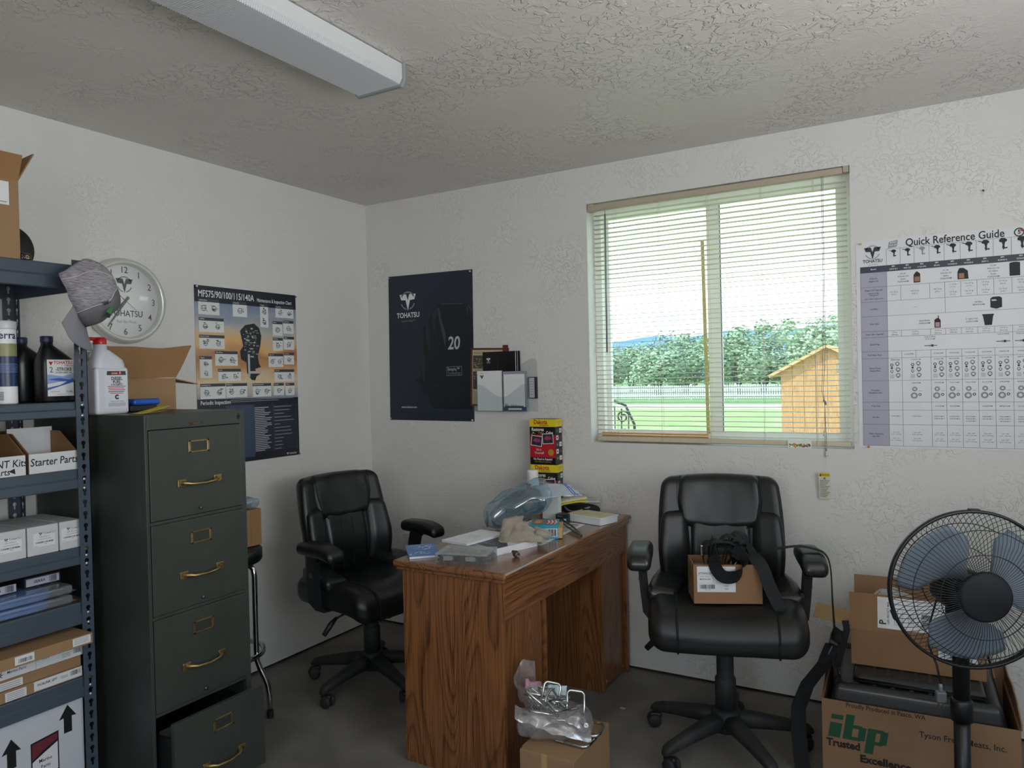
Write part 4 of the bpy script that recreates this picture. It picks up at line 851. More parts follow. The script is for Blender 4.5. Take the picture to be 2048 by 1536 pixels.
# spray can
spc = thing('spray_can', 'spray can with white cap and red label standing before the stacked cartons', 'can', (1.164, -.155, DZ))
mb = MB(); mb.lathe([(.028, 0), (.031, .002), (.031, .15), (.029, .158), (.024, .164)], white, 32); mb.build('can_body', spc)
mb = MB(); R_ = .0313
def wrap(mb, x0, x1, z0, z1, m, r=R_, c=-2.1, lift=0):
    mb.grid(lambda u, v: ((r + lift) * math.cos(c + (x0 + (x1 - x0) * u) / r), (r + lift) * math.sin(c + (x0 + (x1 - x0) * u) / r), z0 + (z1 - z0) * v), 14, 1, m)
def wraptext(mb, s_, size, m, x, z, r=R_, c=-2.1, bold=0., sx=1., lift=.0003):
    vs, fs = text_mesh(s_, bold, 'CENTER', 2)
    mb.add([((r + lift) * math.cos(c + (x + q.x * size * sx) / r), (r + lift) * math.sin(c + (x + q.x * size * sx) / r), z + q.y * size) for q in vs], fs, m)
redl = M('label_red', '#b0232b', .35); gold = M('label_gold', '#c79a3c', .4); blkl = M('label_black', '#15161a', .35)
wrap(mb, -.05, .022, .105, .145, redl); wrap(mb, -.05, .022, .03, .104, blkl, lift=.0001); wraptext(mb, 'Dakota', .012, yel, -.008, .131, bold=.02); wraptext(mb, 'Shine', .008, gold, -.008, .117); wraptext(mb, 'Color', .012, white, -.005, .08, bold=.02); wraptext(mb, 'Cleaner', .01, white, -.005, .065, bold=.02)
o = mb.build('label', spc); o['label'] = 'red and black printed label'
mb = MB(); mb.lathe([(.0265, .157), (.0275, .159), (.0275, .2), (.0265, .207), (.022, .2095), (.0, .21)], M('cap_white', '#e4e6e6', .4), 32); mb.build('cap', spc)
# two restorer kits, stacked
def kit(z, label, rot):
    t = thing('restorer_kit', label, 'carton', (1.186, -.048, z), rot, 'stacked red black and yellow cartons'); w, d, h = .144, .074, .2265
    mb = MB(); mb.bbox(-w / 2, -d / 2, 0, w / 2, d / 2, h, blkl, .0012)
    mb.T = basis((0, -d / 2 - .0002, 0), (1, 0, 0), (0, 0, 1)); y_ = M('kit_yellow', '#e0cb1f', .4); r_ = M('kit_red', '#b5202f', .4)
    mb.rect(-w / 2, h - .038, w / 2, h, y_); mb.text('Dakota', .03, redl, (-.01, h - .015), .03, 'CENTER', .85, 2, .0003); mb.text('Solutions', .014, pbk, (.01, h - .03), .01, 'CENTER', 1, 2, .0003, .2)
    mb.text('Restores', .024, white, (-.026, h - .052), .022, 'CENTER', .8, 2, .0003); mb.text('Original', .011, gold, (-.01, h - .067), .01, 'CENTER', .85, 2, .0003); mb.text('Color', .02, white, (.04, h - .067), .022, 'CENTER', .8, 2, .0003)
    mb.rect(-w / 2, .035, w / 2, h - .077, r_)
    mb.disc(-.05, h - .078, .016, blkl, .0004, 20)
    for k, c in enumerate((redl, yel, M('swirl_green', '#4f9a4a', .4), M('swirl_blue', '#3b62b0', .4), M('swirl_violet', '#8a4a9a', .4))): mb.ring(-.05, h - .078, .007, .013, c, .0006, k * 1.2, k * 1.2 + .9, 8)
    for (x, y, a) in ((-.033, .118, -.12), (.03, .13, .06)):
        T = mb.T; mb.T = T @ Tr(x, y, 0) @ Rz(a); mb.rect(-.031, -.026, .031, .026, white, .0008); mb.rect(-.028, -.023, .028, .023, M('photo_dark', '#2c3a30', .4), .001)
        mag = M('photo_magenta', '#a03a6e', .4); mb.poly([(-.02, .002), (-.008, .014), (.016, .01), (.024, -.004), (-.016, -.008)], mag, .0012)
        for q in (-.014, .013): mb.disc(q, -.011, .007, pbk, .0014, 12)
        mb.T = T
    mb.text('Do it', .015, white, (-.022, .074), 0, 'CENTER', .9, 2, .0004); mb.text('Yourself', .017, white, (-.02, .058), 0, 'CENTER', .9, 2, .0004)
    mb.disc(.046, .062, .016, gold, .0004, 24); mb.ring(.046, .062, .011, .0125, pbk, .0006, seg=20); mb.text('2', .013, pbk, (.046, .062), .02, 'CENTER', .9, 2, .0006)
    mb.text('No Need to Repaint!', .0145, white, (0, .027), .02, 'CENTER', .84, 2, .0003); mb.text('Not a Wax or Clearcoat!', .01, gold, (0, .014), .008, 'CENTER', .86, 1, .0003)
    mb.T = basis((w / 2 + .0002, 0, 0), (0, 1, 0), (0, 0, 1)); mb.rect(-d / 2, h - .038, d / 2, h, y_); mb.text('For Use On All Types', .006, pbk, (0, h - .015), .01, 'CENTER', .9, 1, .0003); mb.text('of Plastic', .006, pbk, (0, h - .025), .01, 'CENTER', .9, 1, .0003)
    for i in range(2):
        for j in range(5):
            x, y = -.017 + i * .034, h - .058 - j * .034; mb.rect(x - .013, y - .011, x + .013, y + .011, [M('photo_dark', '#2c3a30', .4), white][(i + j) % 2], .0003); mb.disc(x, y, .006, [M('swirl_green', '#4f9a4a', .4), redl, grey, M('photo_magenta', '#a03a6e', .4), gold][j], .0005, 12)
    mb.build('printed_carton', t); return t
kit(DZ, 'lower of two stacked red black and yellow cartons partly hidden by the spray can', .1); kit(DZ + .2272, 'upper of two stacked red black and yellow cartons under the brochure holder', 0)
# hose fitting
mb = MB(); mb.T = Tr(0, 0, .0125) @ Rz(-.6) @ Ry(PI / 2 + .12); brs = M('fitting_bronze', '#6b6258', .35, .85)
mb.lathe([(.004, -.022), (.0065, -.022), (.0065, -.008), (.0085, -.008), (.0085, -.004), (.0105, -.003), (.0125, 0), (.0105, .004), (.0125, .008), (.0105, .012), (.0115, .016), (.008, .019), (.005, .02), (.005, .012)], brs, 14)
at('hose_fitting', 'small bronze ribbed hose fitting near the moulded front edge of the desk', 'fitting', mb, (1.535, -.975, DZ))
mb = MB(); mb.tube([(0, 0, 0), (0, .004, .705)], .006, M('dark_dowel', '#33261d', .7), 8); at('thin_rod', 'thin dark rod leaning on the back wall behind the far end of the desk', 'rod', mb, (.803, -.015, 0))
# ================================================================== BROCHURE HOLDER
acr = clear('acrylic', '#f8fafa', .02, .06, .02, '#dfe6e8')
bh = thing('brochure_holder', 'clear acrylic brochure holder with two front pockets on the back wall', 'holder', (.925, 0, 1.238))
mb = MB(); mb.T = WB; mb.prism([(-.195, 0), (.195, 0), (.195, .255), (.185, .27), (.165, .272), (.13, .258), (.09, .235), (-.195, .235)], .003, acr, .0015); mb.build('back_plate', bh)
for (x0, x1, rising) in ((-.155, .004, False), (.004, .15, True)):
    mb = MB(); n = 16; top = [(x0 + (x1 - x0) * k / n, .075 + .07 * (.5 + .5 * math.cos(PI * (k / n if not rising else 1 - k / n)))) for k in range(n + 1)]
    mb.T = WB; mb.prism([(x0, 0), (x1, 0)] + top[::-1], .002, acr, .033); mb.prism([(x0, 0), (x1, 0), (x1, .002), (x0, .002)], .03, acr, .004)
    mb.box(x0, .002, .004, x0 + .0015, .09, .033, acr); mb.build('pocket', bh)
mb = MB(); mb.T = WB; mb.prism([(-.195, 0), (-.155, 0), (-.155, .1), (-.195, .12)], .0015, acr, .02); mb.build('side_lip', bh)
mb = MB(); mb.T = WB @ Tr(.157, .228, .005); mb.lathe([(.0, .002), (.004, .0015), (.004, 0)], silver, 10); mb.build('screw', bh)
mar = M('catalog_maroon', '#5e2a27', .4); crm = M('catalog_cream', '#b7ab8a', .5)
mb = MB(); mb.box(0, 0, 0, .235, .006, .31, mar); mb.T = basis((0, -.0004, 0), (1, 0, 0), (0, 0, 1)); mb.rect(.012, .01, .2, .3, crm); mb.text('Fish & Sport Pontoons', .014, M('catalog_ink', '#4a3d25', .5), (.13, .284), .01, 'CENTER', .82, 2, .0003); mb.text('Bennington', .012, M('catalog_ink', '#4a3d25', .5), (.045, .284), 0, 'CENTER', .8, 1, .0003, .2)
rr = random.Random(9); ph = M('catalog_photo', '#4b453c', .5); ph2 = M('catalog_photo_light', '#8d8470', .5)
for (a, b_, c, d) in ((.016, .2, .1, .27), (.11, .2, .195, .27), (.016, .09, .1, .185), (.11, .09, .195, .185)):
    mb.rect(a, b_, c, d, ph, .0003)
    for k in range(10): x, y = rr.uniform(a, c - .02), rr.uniform(b_, d - .01); mb.rect(x, y, x + rr.uniform(.008, .02), y + rr.uniform(.002, .008), ph2, .0005 + k * 2e-5)
mb.text('Fish & Sport', .01, M('catalog_ink', '#4a3d25', .5), (.05, .192), .01, 'CENTER', .9, 1, .0004)
at('catalog', 'maroon catalogue with cream photo page at the back left of the brochure holder', 'catalogue', mb, (.712, -.0115, 1.268), 0).rotation_euler = (0, .035, 0)
mb = MB(); mb.box(0, 0, 0, .03, .005, .3, mar); at('catalog', 'maroon catalogue edge peeping out behind the cream photo page', 'catalogue', mb, (.92, -.0054, 1.286))
mb = MB(); mb.box(0, 0, 0, .225, .006, .275, M('brochure_black', '#0c0d10', .2)); mb.T = basis((0, -.0003, 0), (1, 0, 0), (0, 0, 1)); logo(mb, .035, .235, .013, white, grey, .0003); mb.text('TOHATSU', .006, white, (.035, .218), .01, 'CENTER', .9, 1, .0003)
mb.rect(.2, .01, .203, .272, white, .0002); mb.rect(.212, .01, .214, .272, white, .0002); mb.disc(.155, .125, .045, M('print_dusk', '#4a5560', .3), .0002, 24, .03); mb.disc(.155, .105, .05, M('brochure_black', '#0c0d10', .2), .0004, 24, .03); mb.rect(.09, .11, .092, .25, hl, .0002); mb.rect(.05, .12, .052, .16, hl, .0002)
at('brochure', 'glossy black brochure standing in the middle of the brochure holder', 'brochure', mb, (.803, -.019, 1.277))
mb = MB(); mb.box(0, 0, 0, .15, .009, .21, pw); mb.T = basis((0, -.0003, 0), (1, 0, 0), (0, 0, 1)); mb.text('Tohatsu', .006, pbk, (.03, .197), .01, 'CENTER', 1, 1, .0002); mb.poly([(.018, .187), (.042, .187), (.03, .168)], pbk, .0002); mb.poly([(.028, .187), (.032, .187), (.03, .179)], pw, .0004)
for k in range(16): mb.rect(.01, .02 + k * .0085, .14, .0204 + k * .0085, lgrey, .0002)
at('notepad', 'white lined notepad with black emblem in the left front pocket', 'notepad', mb, (.772, -.0305, 1.242))
mb = MB(); mb.box(0, 0, 0, .138, .009, .205, M('pad_backing', '#8d93a0', .5)); mb.T = basis((0, -.0003, 0), (1, 0, 0), (0, 0, 1)); mb.rect(.006, .004, .13, .19, pw, .0002); mb.rect(.0, .0, .138, .02, M('pad_blue', '#35486f', .5), .0004); mb.rect(.03, .005, .11, .014, pw, .0006)
for k in range(14): mb.rect(.014, .05 + k * .009, .124, .0504 + k * .009, lgrey, .0004)
rr = random.Random(6)
for k in range(16): x = .008 + k * .007; mb.poly([(x, .02), (x + .008, .02), (x + .007, .026 + .02 * rr.random() * (1 - k / 18)), (x + .002, .024)], pbk, .0005)
at('notepad', 'lined notepad with dark blue foot in the right front pocket', 'notepad', mb, (.931, -.0305, 1.242))
mb = MB(); mb.box(0, 0, 0, .044, .014, .11, pbk); mb.T = basis((0, -.0003, 0), (1, 0, 0), (0, 0, 1)); mb.rect(.003, .004, .033, .106, lgrey, .0002)
for k in range(6): mb.rect(.007, .02 + k * .013, .029, .023 + k * .013, grey, .0004)
at('card_stack', 'small black-edged stack of cards at the right end of the brochure holder', 'cards', mb, (1.078, -.018, 1.305))
# ================================================================== CARTON WITH HARDWARE BAG IN FRONT OF THE DESK
cb = cardboard(); cbd = cardboard('cardboard_dark', '#97734f')
fb = thing('cardboard_box', 'small closed cardboard box on the floor in front of the desk under the hardware bag', 'box', (1.70, -1.262, 0), .02)
mb = MB(); mb.bbox(0, 0, 0, .195, .3, .2, cb, .0025); mb.build('carton', fb)
mb = MB(); mb.box(.0, .02, .2003, .193, .145, .2023, cb); mb.box(.002, .152, .2003, .193, .28, .2035, cb); mb.build('top_flap', fb)
mb = MB(); mb.box(.08, -.0008, .12, .1, 0, .203, M('packing_tape', '#b8966a', .25)); mb.build('tape', fb)
hb_ = thing('hardware_bag', 'open clear plastic bag of chrome U-bolts and nuts on the small cardboard box', 'bag', (1.75, -1.10, .2036), .45)
chrome = M('zinc_chrome', '#c9cccb', .18, 1.); film3 = clear('thick_film', '#f0f0f2', .13, .3, .14, '#e8e6ea')
def crumple(p):
    n = noise.noise(p * 16 + Vector((4, 0, 1))) * .014 + noise.noise(p * 40) * .005
    return Vector((p.x * (1.05 - .3 * max(0, p.z) / .06) + n, p.y + n, max(-.047, p.z + n * .8)))
mb = MB(); mb.rbox((.0, -.03, .05), (.12, .07, .047), .04, film3, crumple, 5, 16); mb.build('bag_film', hb_)
def lip(u, v):
    a = PI * (.55 + .95 * u); r_ = .075 + .02 * noise.noise(Vector((u * 4, v * 2, 3))); o = .06 * v
    return (-.055 + (r_ + o * .5) * math.cos(a) * .8, .01 + (r_ * .5 + o * .2) * math.sin(a), .09 + .10 * v + .03 * math.sin(u * 5 + 1) * v + .012 * noise.noise(Vector((u * 9, v * 5, 1))))
mb = MB(); mb.grid(lip, 26, 8, film3, True); mb.build('bag_mouth', hb_)
def lip2(u, v):
    return (-.13 + .25 * u, -.075 - .035 * v - .02 * math.sin(u * PI), .12 - .075 * u - .03 * v * v + .012 * noise.noise(Vector((u * 7, v * 5, 8))))
mb = MB(); mb.grid(lip2, 20, 6, film3, True); mb.build('bag_mouth', hb_)
rr = random.Random(21)
def ubolt(w, l, r, M4):
    mb = MB(); mb.T = M4; q = w * .22; pts = [(-w / 2, 0, 0), (-w / 2, l - q, 0)]
    pts += [(-w / 2 + q - q * math.cos(a), l - q + q * math.sin(a), 0) for a in (.4, .8, 1.2, 1.57)] + [(w / 2 - q + q * math.sin(a), l - q + q * math.cos(a), 0) for a in (0, .4, .8, 1.2)] + [(w / 2, l - q, 0), (w / 2, 0, 0)]
    mb.tube(pts, r, chrome, 8); mb.T = M4
    for x in (-w / 2, w / 2):
        for k in range(9): mb.T = M4 @ Tr(x, .003 + k * .0035, 0) @ Rx(-PI / 2); mb.lathe([(r, 0), (r * 1.14, .0012), (r, .0024)], M('thread_zinc', '#8f9390', .35, .9), 8)
    return mb
def sub(x, y, z, rx, ry, rz): return Tr(x, y, z) @ Rz(rz) @ Ry(ry) @ Rx(rx)
for (w, l, x, y, z, rx, ry, rz) in ((.06, .1, .05, -.02, .105, .1, .1, 1.5), (.06, .1, -.02, -.05, .07, 1.2, .3, .3), (.05, .09, .0, .0, .12, .15, -.1, 1.6), (.06, .1, .07, -.06, .05, .9, .2, .2), (.055, .09, .03, -.03, .06, 1.1, -.4, 1.1), (.06, .1, .02, -.07, .085, .1, .1, 1.45), (.05, .08, -.05, -.02, .06, 1.0, .2, 2.0), (.06, .1, .02, -.05, .1, .3, .5, .9), (.055, .1, .06, -.03, .1, .2, -.3, 2.3), (.05, .1, -.01, -.06, .095, .5, .2, 1.2)):
    ubolt(w, l, .0042, sub(x, y - .01, z + .012, rx, ry, rz)).build('u_bolt', hb_)
for k in range(16):
    mb = MB(); mb.T = sub(rr.uniform(.02, .11), rr.uniform(-.08, .0), rr.uniform(.015, .06), rr.uniform(0, 3), rr.uniform(0, 3), 0); mb.lathe([(.004, 0), (.0085, 0), (.0085, .006), (.004, .006), (.004, 0)], chrome, 6, False); mb.build('nut', hb_)
for k, (x, y, z, c) in enumerate(((-.03, .0, .12, M('inner_packet', '#c4d4d8', .3)), (.01, .01, .12, M('inner_packet', '#c4d4d8', .3)), (-.07, .0, .14, M('pink_slip', '#b58a98', .6)))):
    mb = MB(); mb.T = sub(x, y, z, .9, .2 * k, .3 * k); mb.grid(lambda u, v: ((u - .5) * .07, (v - .5) * .06, .012 * noise.noise(Vector((u * 4, v * 4, 3.3 + k)))), 10, 8, c, True, .0015); mb.build('paper_packet', hb_)
for k, (rz, x, y, z) in enumerate(((-1.57, 1.785, -1.125, .2095), (-1.42, 1.79, -1.075, .219))):
    at('u_bolt', 'chrome square U-bolt lying on the box corner %s' % ('nearest the camera' if k == 0 else 'on top of another U-bolt'), 'U-bolt', ubolt(.095, .115, .0048, Rz(rz)), (x, y, z))
# ================================================================== OFFICE CHAIRS
lea = M('black_leather', '#111213', .38, spec=.55, bump=(260, .12, .0015)); lead = M('black_leather_worn', '#131415', .42, spec=.5, var=(9, .25), bump=(200, .15, .0015))
stitch = M('leather_seam', '#060607', .7); plast = M('black_plastic', '#17181a', .5, bump=(300, .1, .001)); dusty = two_tone('dusty_plastic', [(.35, '#1b1c1d'), (.6, '#2b2b2a'), (.75, '#3a3936')], 9, .7, 6.)
lift = M('chrome_rod', '#a9abac', .2, 1.)
def office_chair(label, loc, face, base_ang, seat_z, arm_z, mats, lever=True, back_top=.965):
    """face: direction the sitter looks (world xy angle turned so local -Y faces it); base_ang: first leg, local"""
    L_, Ls = mats
    t = thing('office_chair', label, 'office chair', loc, face, 'black leather office chairs')
    # five-star base
    mb = MB()
    for k in range(5):
        a = base_ang + k * 2 * PI / 5; d = Vector((math.cos(a), math.sin(a), 0)); n = Vector((-d.y, d.x, 0)); pts = ((.02, .115, .034, .036), (.10, .112, .031, .032), (.2, .098, .025, .026), (.275, .085, .022, .022), (.305, .078, .02, .018), (.318, .07, .012, .01))
        vs = []; fs = []
        for (r_, z, w, h) in pts:
            for q in range(12): b_ = 2 * PI * q / 12; c, s_ = math.cos(b_), math.sin(b_); vs.append(d * r_ + n * (w * math.copysign(abs(c) ** .7, c)) + Vector((0, 0, z + h * (.8 if s_ > 0 else 1) * math.copysign(abs(s_) ** .7, s_))))
        for i in range(len(pts) - 1):
            for q in range(12): l = (q + 1) % 12; fs.append((i * 12 + q, i * 12 + l, i * 12 + 12 + l, i * 12 + 12 + q))
        fs.append(tuple(range(12))[::-1]); fs.append(tuple(range(60, 72))); mb.add(vs, fs, dusty, True)
    mb.lathe([(.0, .07), (.045, .07), (.055, .09), (.056, .13), (.05, .148), (.04, .155), (.0, .155)], dusty, 28); recalc(mb.build('star_base', t))
    for k in range(5):
        a = base_ang + k * 2 * PI / 5; c = Vector((math.cos(a) * .295, math.sin(a) * .295, 0)); sw = a + .7 + k
        ct = MB(); ct.T = Tr(c.x, c.y, 0) @ Rz(sw); ct.cyl((0, 0, .045), (0, 0, .078), .008, plast, 10); ct.rbox((.006, 0, .045), (.026, .012, .012), .01, plast, None, 3, 2); co = ct.build('caster', t)
        for s_ in (-1, 1):
            w = MB(); w.T = Tr(c.x, c.y, 0) @ Rz(sw) @ Tr(.012, s_ * .016, .0265) @ Rx(PI / 2); w.lathe([(.0, -.009), (.02, -.009), (.025, -.006), (.0262, 0), (.025, .006), (.02, .009), (.0, .009)], dusty, 24); w.build('wheel', co)
    mb = MB(); mb.lathe([(.0, .15), (.0385, .15), (.0385, .265), (.035, .272), (.0315, .274), (.0315, seat_z - .155), (.028, seat_z - .15), (.0, seat_z - .15)], dusty, 28); mb.build('lift_column', t)
    mb = MB(); mb.cyl((0, 0, seat_z - .16), (0, 0, seat_z - .1), .0135, lift, 20); mb.build('gas_rod', t)
    mb = MB(); mb.bbox(-.075, -.1, seat_z - .125, .075, .12, seat_z - .095, plast, .008); mb.cyl((.0, -.13, seat_z - .15), (.0, -.06, seat_z - .15), .028, plast, 20); mb.build('tilt_mechanism', t)
    mb = MB(); mb.tube([(-.06, -.02, seat_z - .12), (-.16, -.03, seat_z - .125), (-.23, -.03, seat_z - .14)], .005, plast, 8); mb.tube([(-.22, -.03, seat_z - .135), (-.25, -.03, seat_z - .155), (-.29, -.03, seat_z - .195)], [.007, .013, .011], plast, 10); mb.build('height_lever', t)
    # seat: rounded cushion with a rolled front edge
    def seat(p):
        x, y, z = p; w = 1 + .06 * math.cos(y * 5); f = max(0, -y - .08)
        return Vector((x * w, y, z - .85 * f * f * 1.6 + .012 * (abs(x) / .25) ** 2 * (1 if z > 0 else .3) - .012 * (max(0, .18 - abs(x)) / .18) * (1 if z > 0 and y > -.1 else 0) + .0025 * noise.noise(Vector((x * 14, y * 14, 3)))))
    mb = MB(); mb.rbox((0, -.02, seat_z - .045), (.262, .25, .062), .055, L_, seat, 6, 14); so = mb.build('seat', t)
    for s_ in (-1, 1):
        mb = MB(); mb.rbox((s_ * .205, .07, seat_z + .026), (.062, .125, .034), .028, Ls, lambda p, s_=s_: Vector((p.x - s_ * .02 * (p.y / .12), p.y, p.z - .02 * (p.y < 0) * abs(p.y / .12) + .01 * s_ * p.x / .06)), 4, 6); mb.build('side_bolster', so)
        mb = MB(); mb.tube([Vector(seat(Vector((s_ * .165, y, .0625)))) + Vector((0, -.02, seat_z - .045)) for y in [.06 - .02 * k for k in range(15)]] + [Vector(seat(Vector((s_ * .165, y, z)))) + Vector((0, -.02, seat_z - .045)) for y, z in ((-.236, .058), (-.246, .045), (-.251, .02), (-.251, -.01), (-.247, -.04))] , .0035, stitch, 6); mb.build('seam', so)
    # backrest
    bz = (back_top - seat_z + .035) / 2; bc = Vector((0, .235, seat_z - .03 + bz)); tilt = Tr(bc.x, bc.y, bc.z) @ Rx(-.13)
    def back(p):
        x, y, z = p; q = z / bz; w = 1 - .075 * max(0, q) ** 2 - .10 * max(0, -q - .25) ** 1.5 - .0
        return Vector((x * w, y - .055 * (x / .24) ** 2 + .02 * q * q - .02 * math.exp(-(q + .35) ** 2 * 5), z + .014 * (1 - (x / .24) ** 2) * (1 if z > 0 else .0)))
    mb = MB(); mb.T = tilt; mb.rbox((0, 0, 0), (.243, .042, bz), .04, L_, back, 5, 16); bo = mb.build('backrest', t)
    def pad(c, half, r_, fn=None, m=None, nm='back_pad', n=8):
        mb = MB(); mb.T = tilt
        def f2(p): q = fn(p) if fn else p; q = q + Vector(c); return back(q) - Vector(c)
        mb.rbox(c, half, r_, m or L_, f2, 5, n); return mb.build(nm, bo)
    wr = lambda p: Vector((p.x * (1 - .10 * max(0, -p.z) / .1), p.y + .004 * noise.noise(Vector((p.x * 20, 1, p.z * 6))), p.z - .02 * (1 - (p.x / .17) ** 2) * (1 if p.z < 0 else 0)))
    hz = bz - .103
    pad((0, -.014, hz), (.172, .048, .104), .04, wr, L_, 'head_pad', 10)
    for s_ in (-1, 1): pad((s_ * .178, -.022, -.052), (.062, .04, bz * .62), .036, lambda p, s_=s_: Vector((p.x * (1 - .15 * max(0, p.z) / .14), p.y, p.z)), L_, 'side_pad')
    pad((0, -.022, -.075), (.118, .034, bz * .6), .03, None, L_, 'lumbar_pad')
    mb = MB(); mb.T = tilt
    for x in (-.032, .032): mb.tube([back(Vector((x, -.0565, z))) for z in [-bz * .9 + .02 * k for k in range(int((hz - .09 + bz * .9) / .02))]], .0022, stitch, 6)
    for s_ in (-1, 1): mb.tube([back(Vector((s_ * .165, -.056, hz + .1))), back(Vector((s_ * .163, -.0615, hz + .06))), back(Vector((s_ * .158, -.061, hz))), back(Vector((s_ * .14, -.06, hz - .07))), back(Vector((s_ * .1, -.056, hz - .11)))], .002, stitch, 6)
    mb.build('seams', bo)
    mb = MB(); mb.ribbon([(0, .05, seat_z - .115), (0, .2, seat_z - .12), (0, .275, seat_z - .09), (0, .29, seat_z + .0), (0, .272, seat_z + .12)], (1, 0, 0), .085, .014, plast); mb.build('back_bracket', t)
    # arms
    for s_ in (-1, 1):
        mb = MB(); pts = [(s_ * .18, .03, seat_z - .1), (s_ * .262, .03, seat_z - .095), (s_ * .288, .03, seat_z - .06), (s_ * .296, .028, seat_z + .02), (s_ * .3, .02, (seat_z + arm_z) / 2), (s_ * .302, .01, arm_z - .05), (s_ * .302, -.01, arm_z - .028)]
        mb.ribbon(pts, (0, 1, 0), .062, .028, plast); ao = mb.build('armrest', t)
        mb = MB(); mb.rbox((s_ * .304, -.035, arm_z - .008), (.042, .125, .024), .022, Ls, lambda p, s_=s_: Vector((p.x * (1 + .12 * math.cos(p.y * 11)), p.y, p.z * (1 + .25 * math.cos(p.y * 10)) - .9 * max(0, -p.y - .02) ** 2 * 2.2 - .5 * max(0, p.y - .05) ** 2)), 5, 8); mb.build('arm_pad', ao)
        mb = MB(); mb.T = Tr(s_ * .3145, .02, (seat_z + arm_z) / 2 - .03) @ Ry(s_ * PI / 2); mb.disc(0, 0, .012, M('arm_badge', '#4a4d50', .35, .3), .0008, 20, .016); mb.build('badge', ao)
    return t
office_chair('black leather office chair with an empty seat left of the desk', (.585, -.70, 0), 1.405, math.radians(195) - 1.405, .505, .695, (lea, lea), back_top=.955)
office_chair('black leather office chair carrying a cardboard box and webbing straps below the window', (2.19, -.55, 0), .30, math.radians(170) - .30, .565, .745, (lead, M('leather_sheen', '#161718', .3, spec=.6, bump=(220, .12, .0015))), back_top=.985)
# ------------------------------------------------------------------ box of webbing on the right chair
CH = Tr(2.19, -.55, 0) @ Rz(.30)
def chair_pt(x, y, z): return CH @ Vector((x, y, z))
bx = thing('battery_tray_box', 'open cardboard box with white shipping label standing on the chair seat', 'box', chair_pt(.0, -.06, .587), .30 + .13)
kb = cardboard('cardboard_brown', '#8d6c4f'); kbi = cardboard('cardboard_inside', '#8b6a49')
w, d, h, th = .24, .15, .14, .0035
mb = MB(); mb.box(-w / 2, -d / 2, 0, w / 2, -d / 2 + th, h, kb); mb.box(-w / 2, d / 2 - th, 0, w / 2, d / 2, h, kb); mb.box(-w / 2, -d / 2 + th, 0, -w / 2 + th, d / 2 - th, h, kb); mb.box(w / 2 - th, -d / 2 + th, 0, w / 2, d / 2 - th, h, kb); mb.box(-w / 2 + th, -d / 2 + th, 0, w / 2 - th, d / 2 - th, th, kbi); mb.build('carton', bx)
mb = MB(); mb.T = basis((0, -d / 2 - .0003, 0), (1, 0, 0), (0, 0, 1)); X0, Y0 = -.108, .042
mb.rect(X0, Y0, X0 + .135, Y0 + .092, M('label_white', '#d9dadc', .4)); 
for q in ((X0, Y0 + .06, X0 + .135, Y0 + .0606), (X0, Y0 + .032, X0 + .135, Y0 + .0326), (X0 + .055, Y0 + .032, X0 + .0556, Y0 + .085)): mb.rect(*q, grey, .0003)
mb.text('ATTWOOD', .0105, ink, (X0 + .028, Y0 + .067), .015, 'CENTER', .85, 2, .0003); mb.text('LOWELL, MI 49331', .005, ink, (X0 + .026, Y0 + .0585 - .003), 0, 'CENTER', .85, 1, .0004); mb.text('BATTERY TRAY-24-M', .0085, ink, (X0 + .095, Y0 + .066), .012, 'CENTER', .78, 2, .0003); mb.text('QTY', .006, ink, (X0 + .097, Y0 + .084), .01, 'CENTER', .9, 1, .0003); mb.text('EA', .0075, ink, (X0 + .097, Y0 + .0765), .012, 'CENTER', .9, 1, .0003)
mb.text('MADE IN USA', .0075, ink, (X0 + .028, Y0 + .046), .015, 'CENTER', .82, 2, .0003); mb.text('DATE', .0065, ink, (X0 + .103, Y0 + .022), .008, 'CENTER', .9, 1, .0003); mb.text('3/22', .008, ink, (X0 + .103, Y0 + .0115), .012, 'CENTER', .9, 1, .0003)
rr = random.Random(14)
def bars(mb, x0, x1, y0, y1, m, lift=.0004, seed=1):
    r_ = random.Random(seed); x = x0
    while x < x1: a = r_.choice((.0007, .0012, .0018)); mb.rect(x, y0, min(x + a, x1), y1, m, lift); x += a + r_.choice((.0007, .0012, .0016))
bars(mb, X0 + .009, X0 + .062, Y0 + .012, Y0 + .027, ink); bars(mb, X0 + .067, X0 + .097, Y0 + .044, Y0 + .054, ink, seed=4); mb.text('012345 678905', .004, ink, (X0 + .035, Y0 + .008), 0, 'CENTER', 1, 1, .0004)
mb.build('shipping_label', bx)
mb = MB(); mb.T = basis((-w / 2 - .0003, 0, 0), (0, -1, 0), (0, 0, 1)); pi_ = M('print_slate_ink', '#22303c', .6)
for k in range(4): mb.rect(-.045, .075 + k * .008, .015, .0785 + k * .008, pi_, .0002)
mb.text('Attwood', .014, pi_, (-.005, .115), .02, 'CENTER', .8, 2, .0002); mb.text('FRAGILE', .008, pi_, (-.03, .055), .01, 'CENTER', .8, 1, .0002); mb.text('THIS SIDE', .008, pi_, (.0, .04), .01, 'CENTER', .8, 1, .0002); mb.build('side_print', bx)
mb = MB(); mb.T = Tr(.07, .0, h - .02) @ Rx(.2) @ Ry(-.25); mb.grid(lambda u, v: ((u - .5) * .09, (v - .5) * .11, .012 * noise.noise(Vector((u * 4, v * 4, 1)))), 10, 10, clear('poly_bag', '#f0f2f2', .3, .3, .12, '#dfe3e3'), True); mb.T = Matrix.Identity(4); mb.rbox((-.07, -.02, h - .045), (.04, .04, .03), .006, M('tray_grey', '#74777a', .5), None, 3, 2)
o = at('tray_packet', 'grey plastic trays in clear film inside the box on the chair', 'packet', mb, (0, 0, 0)); o.matrix_world = Matrix.Translation(bx.location) @ Rz(.43)
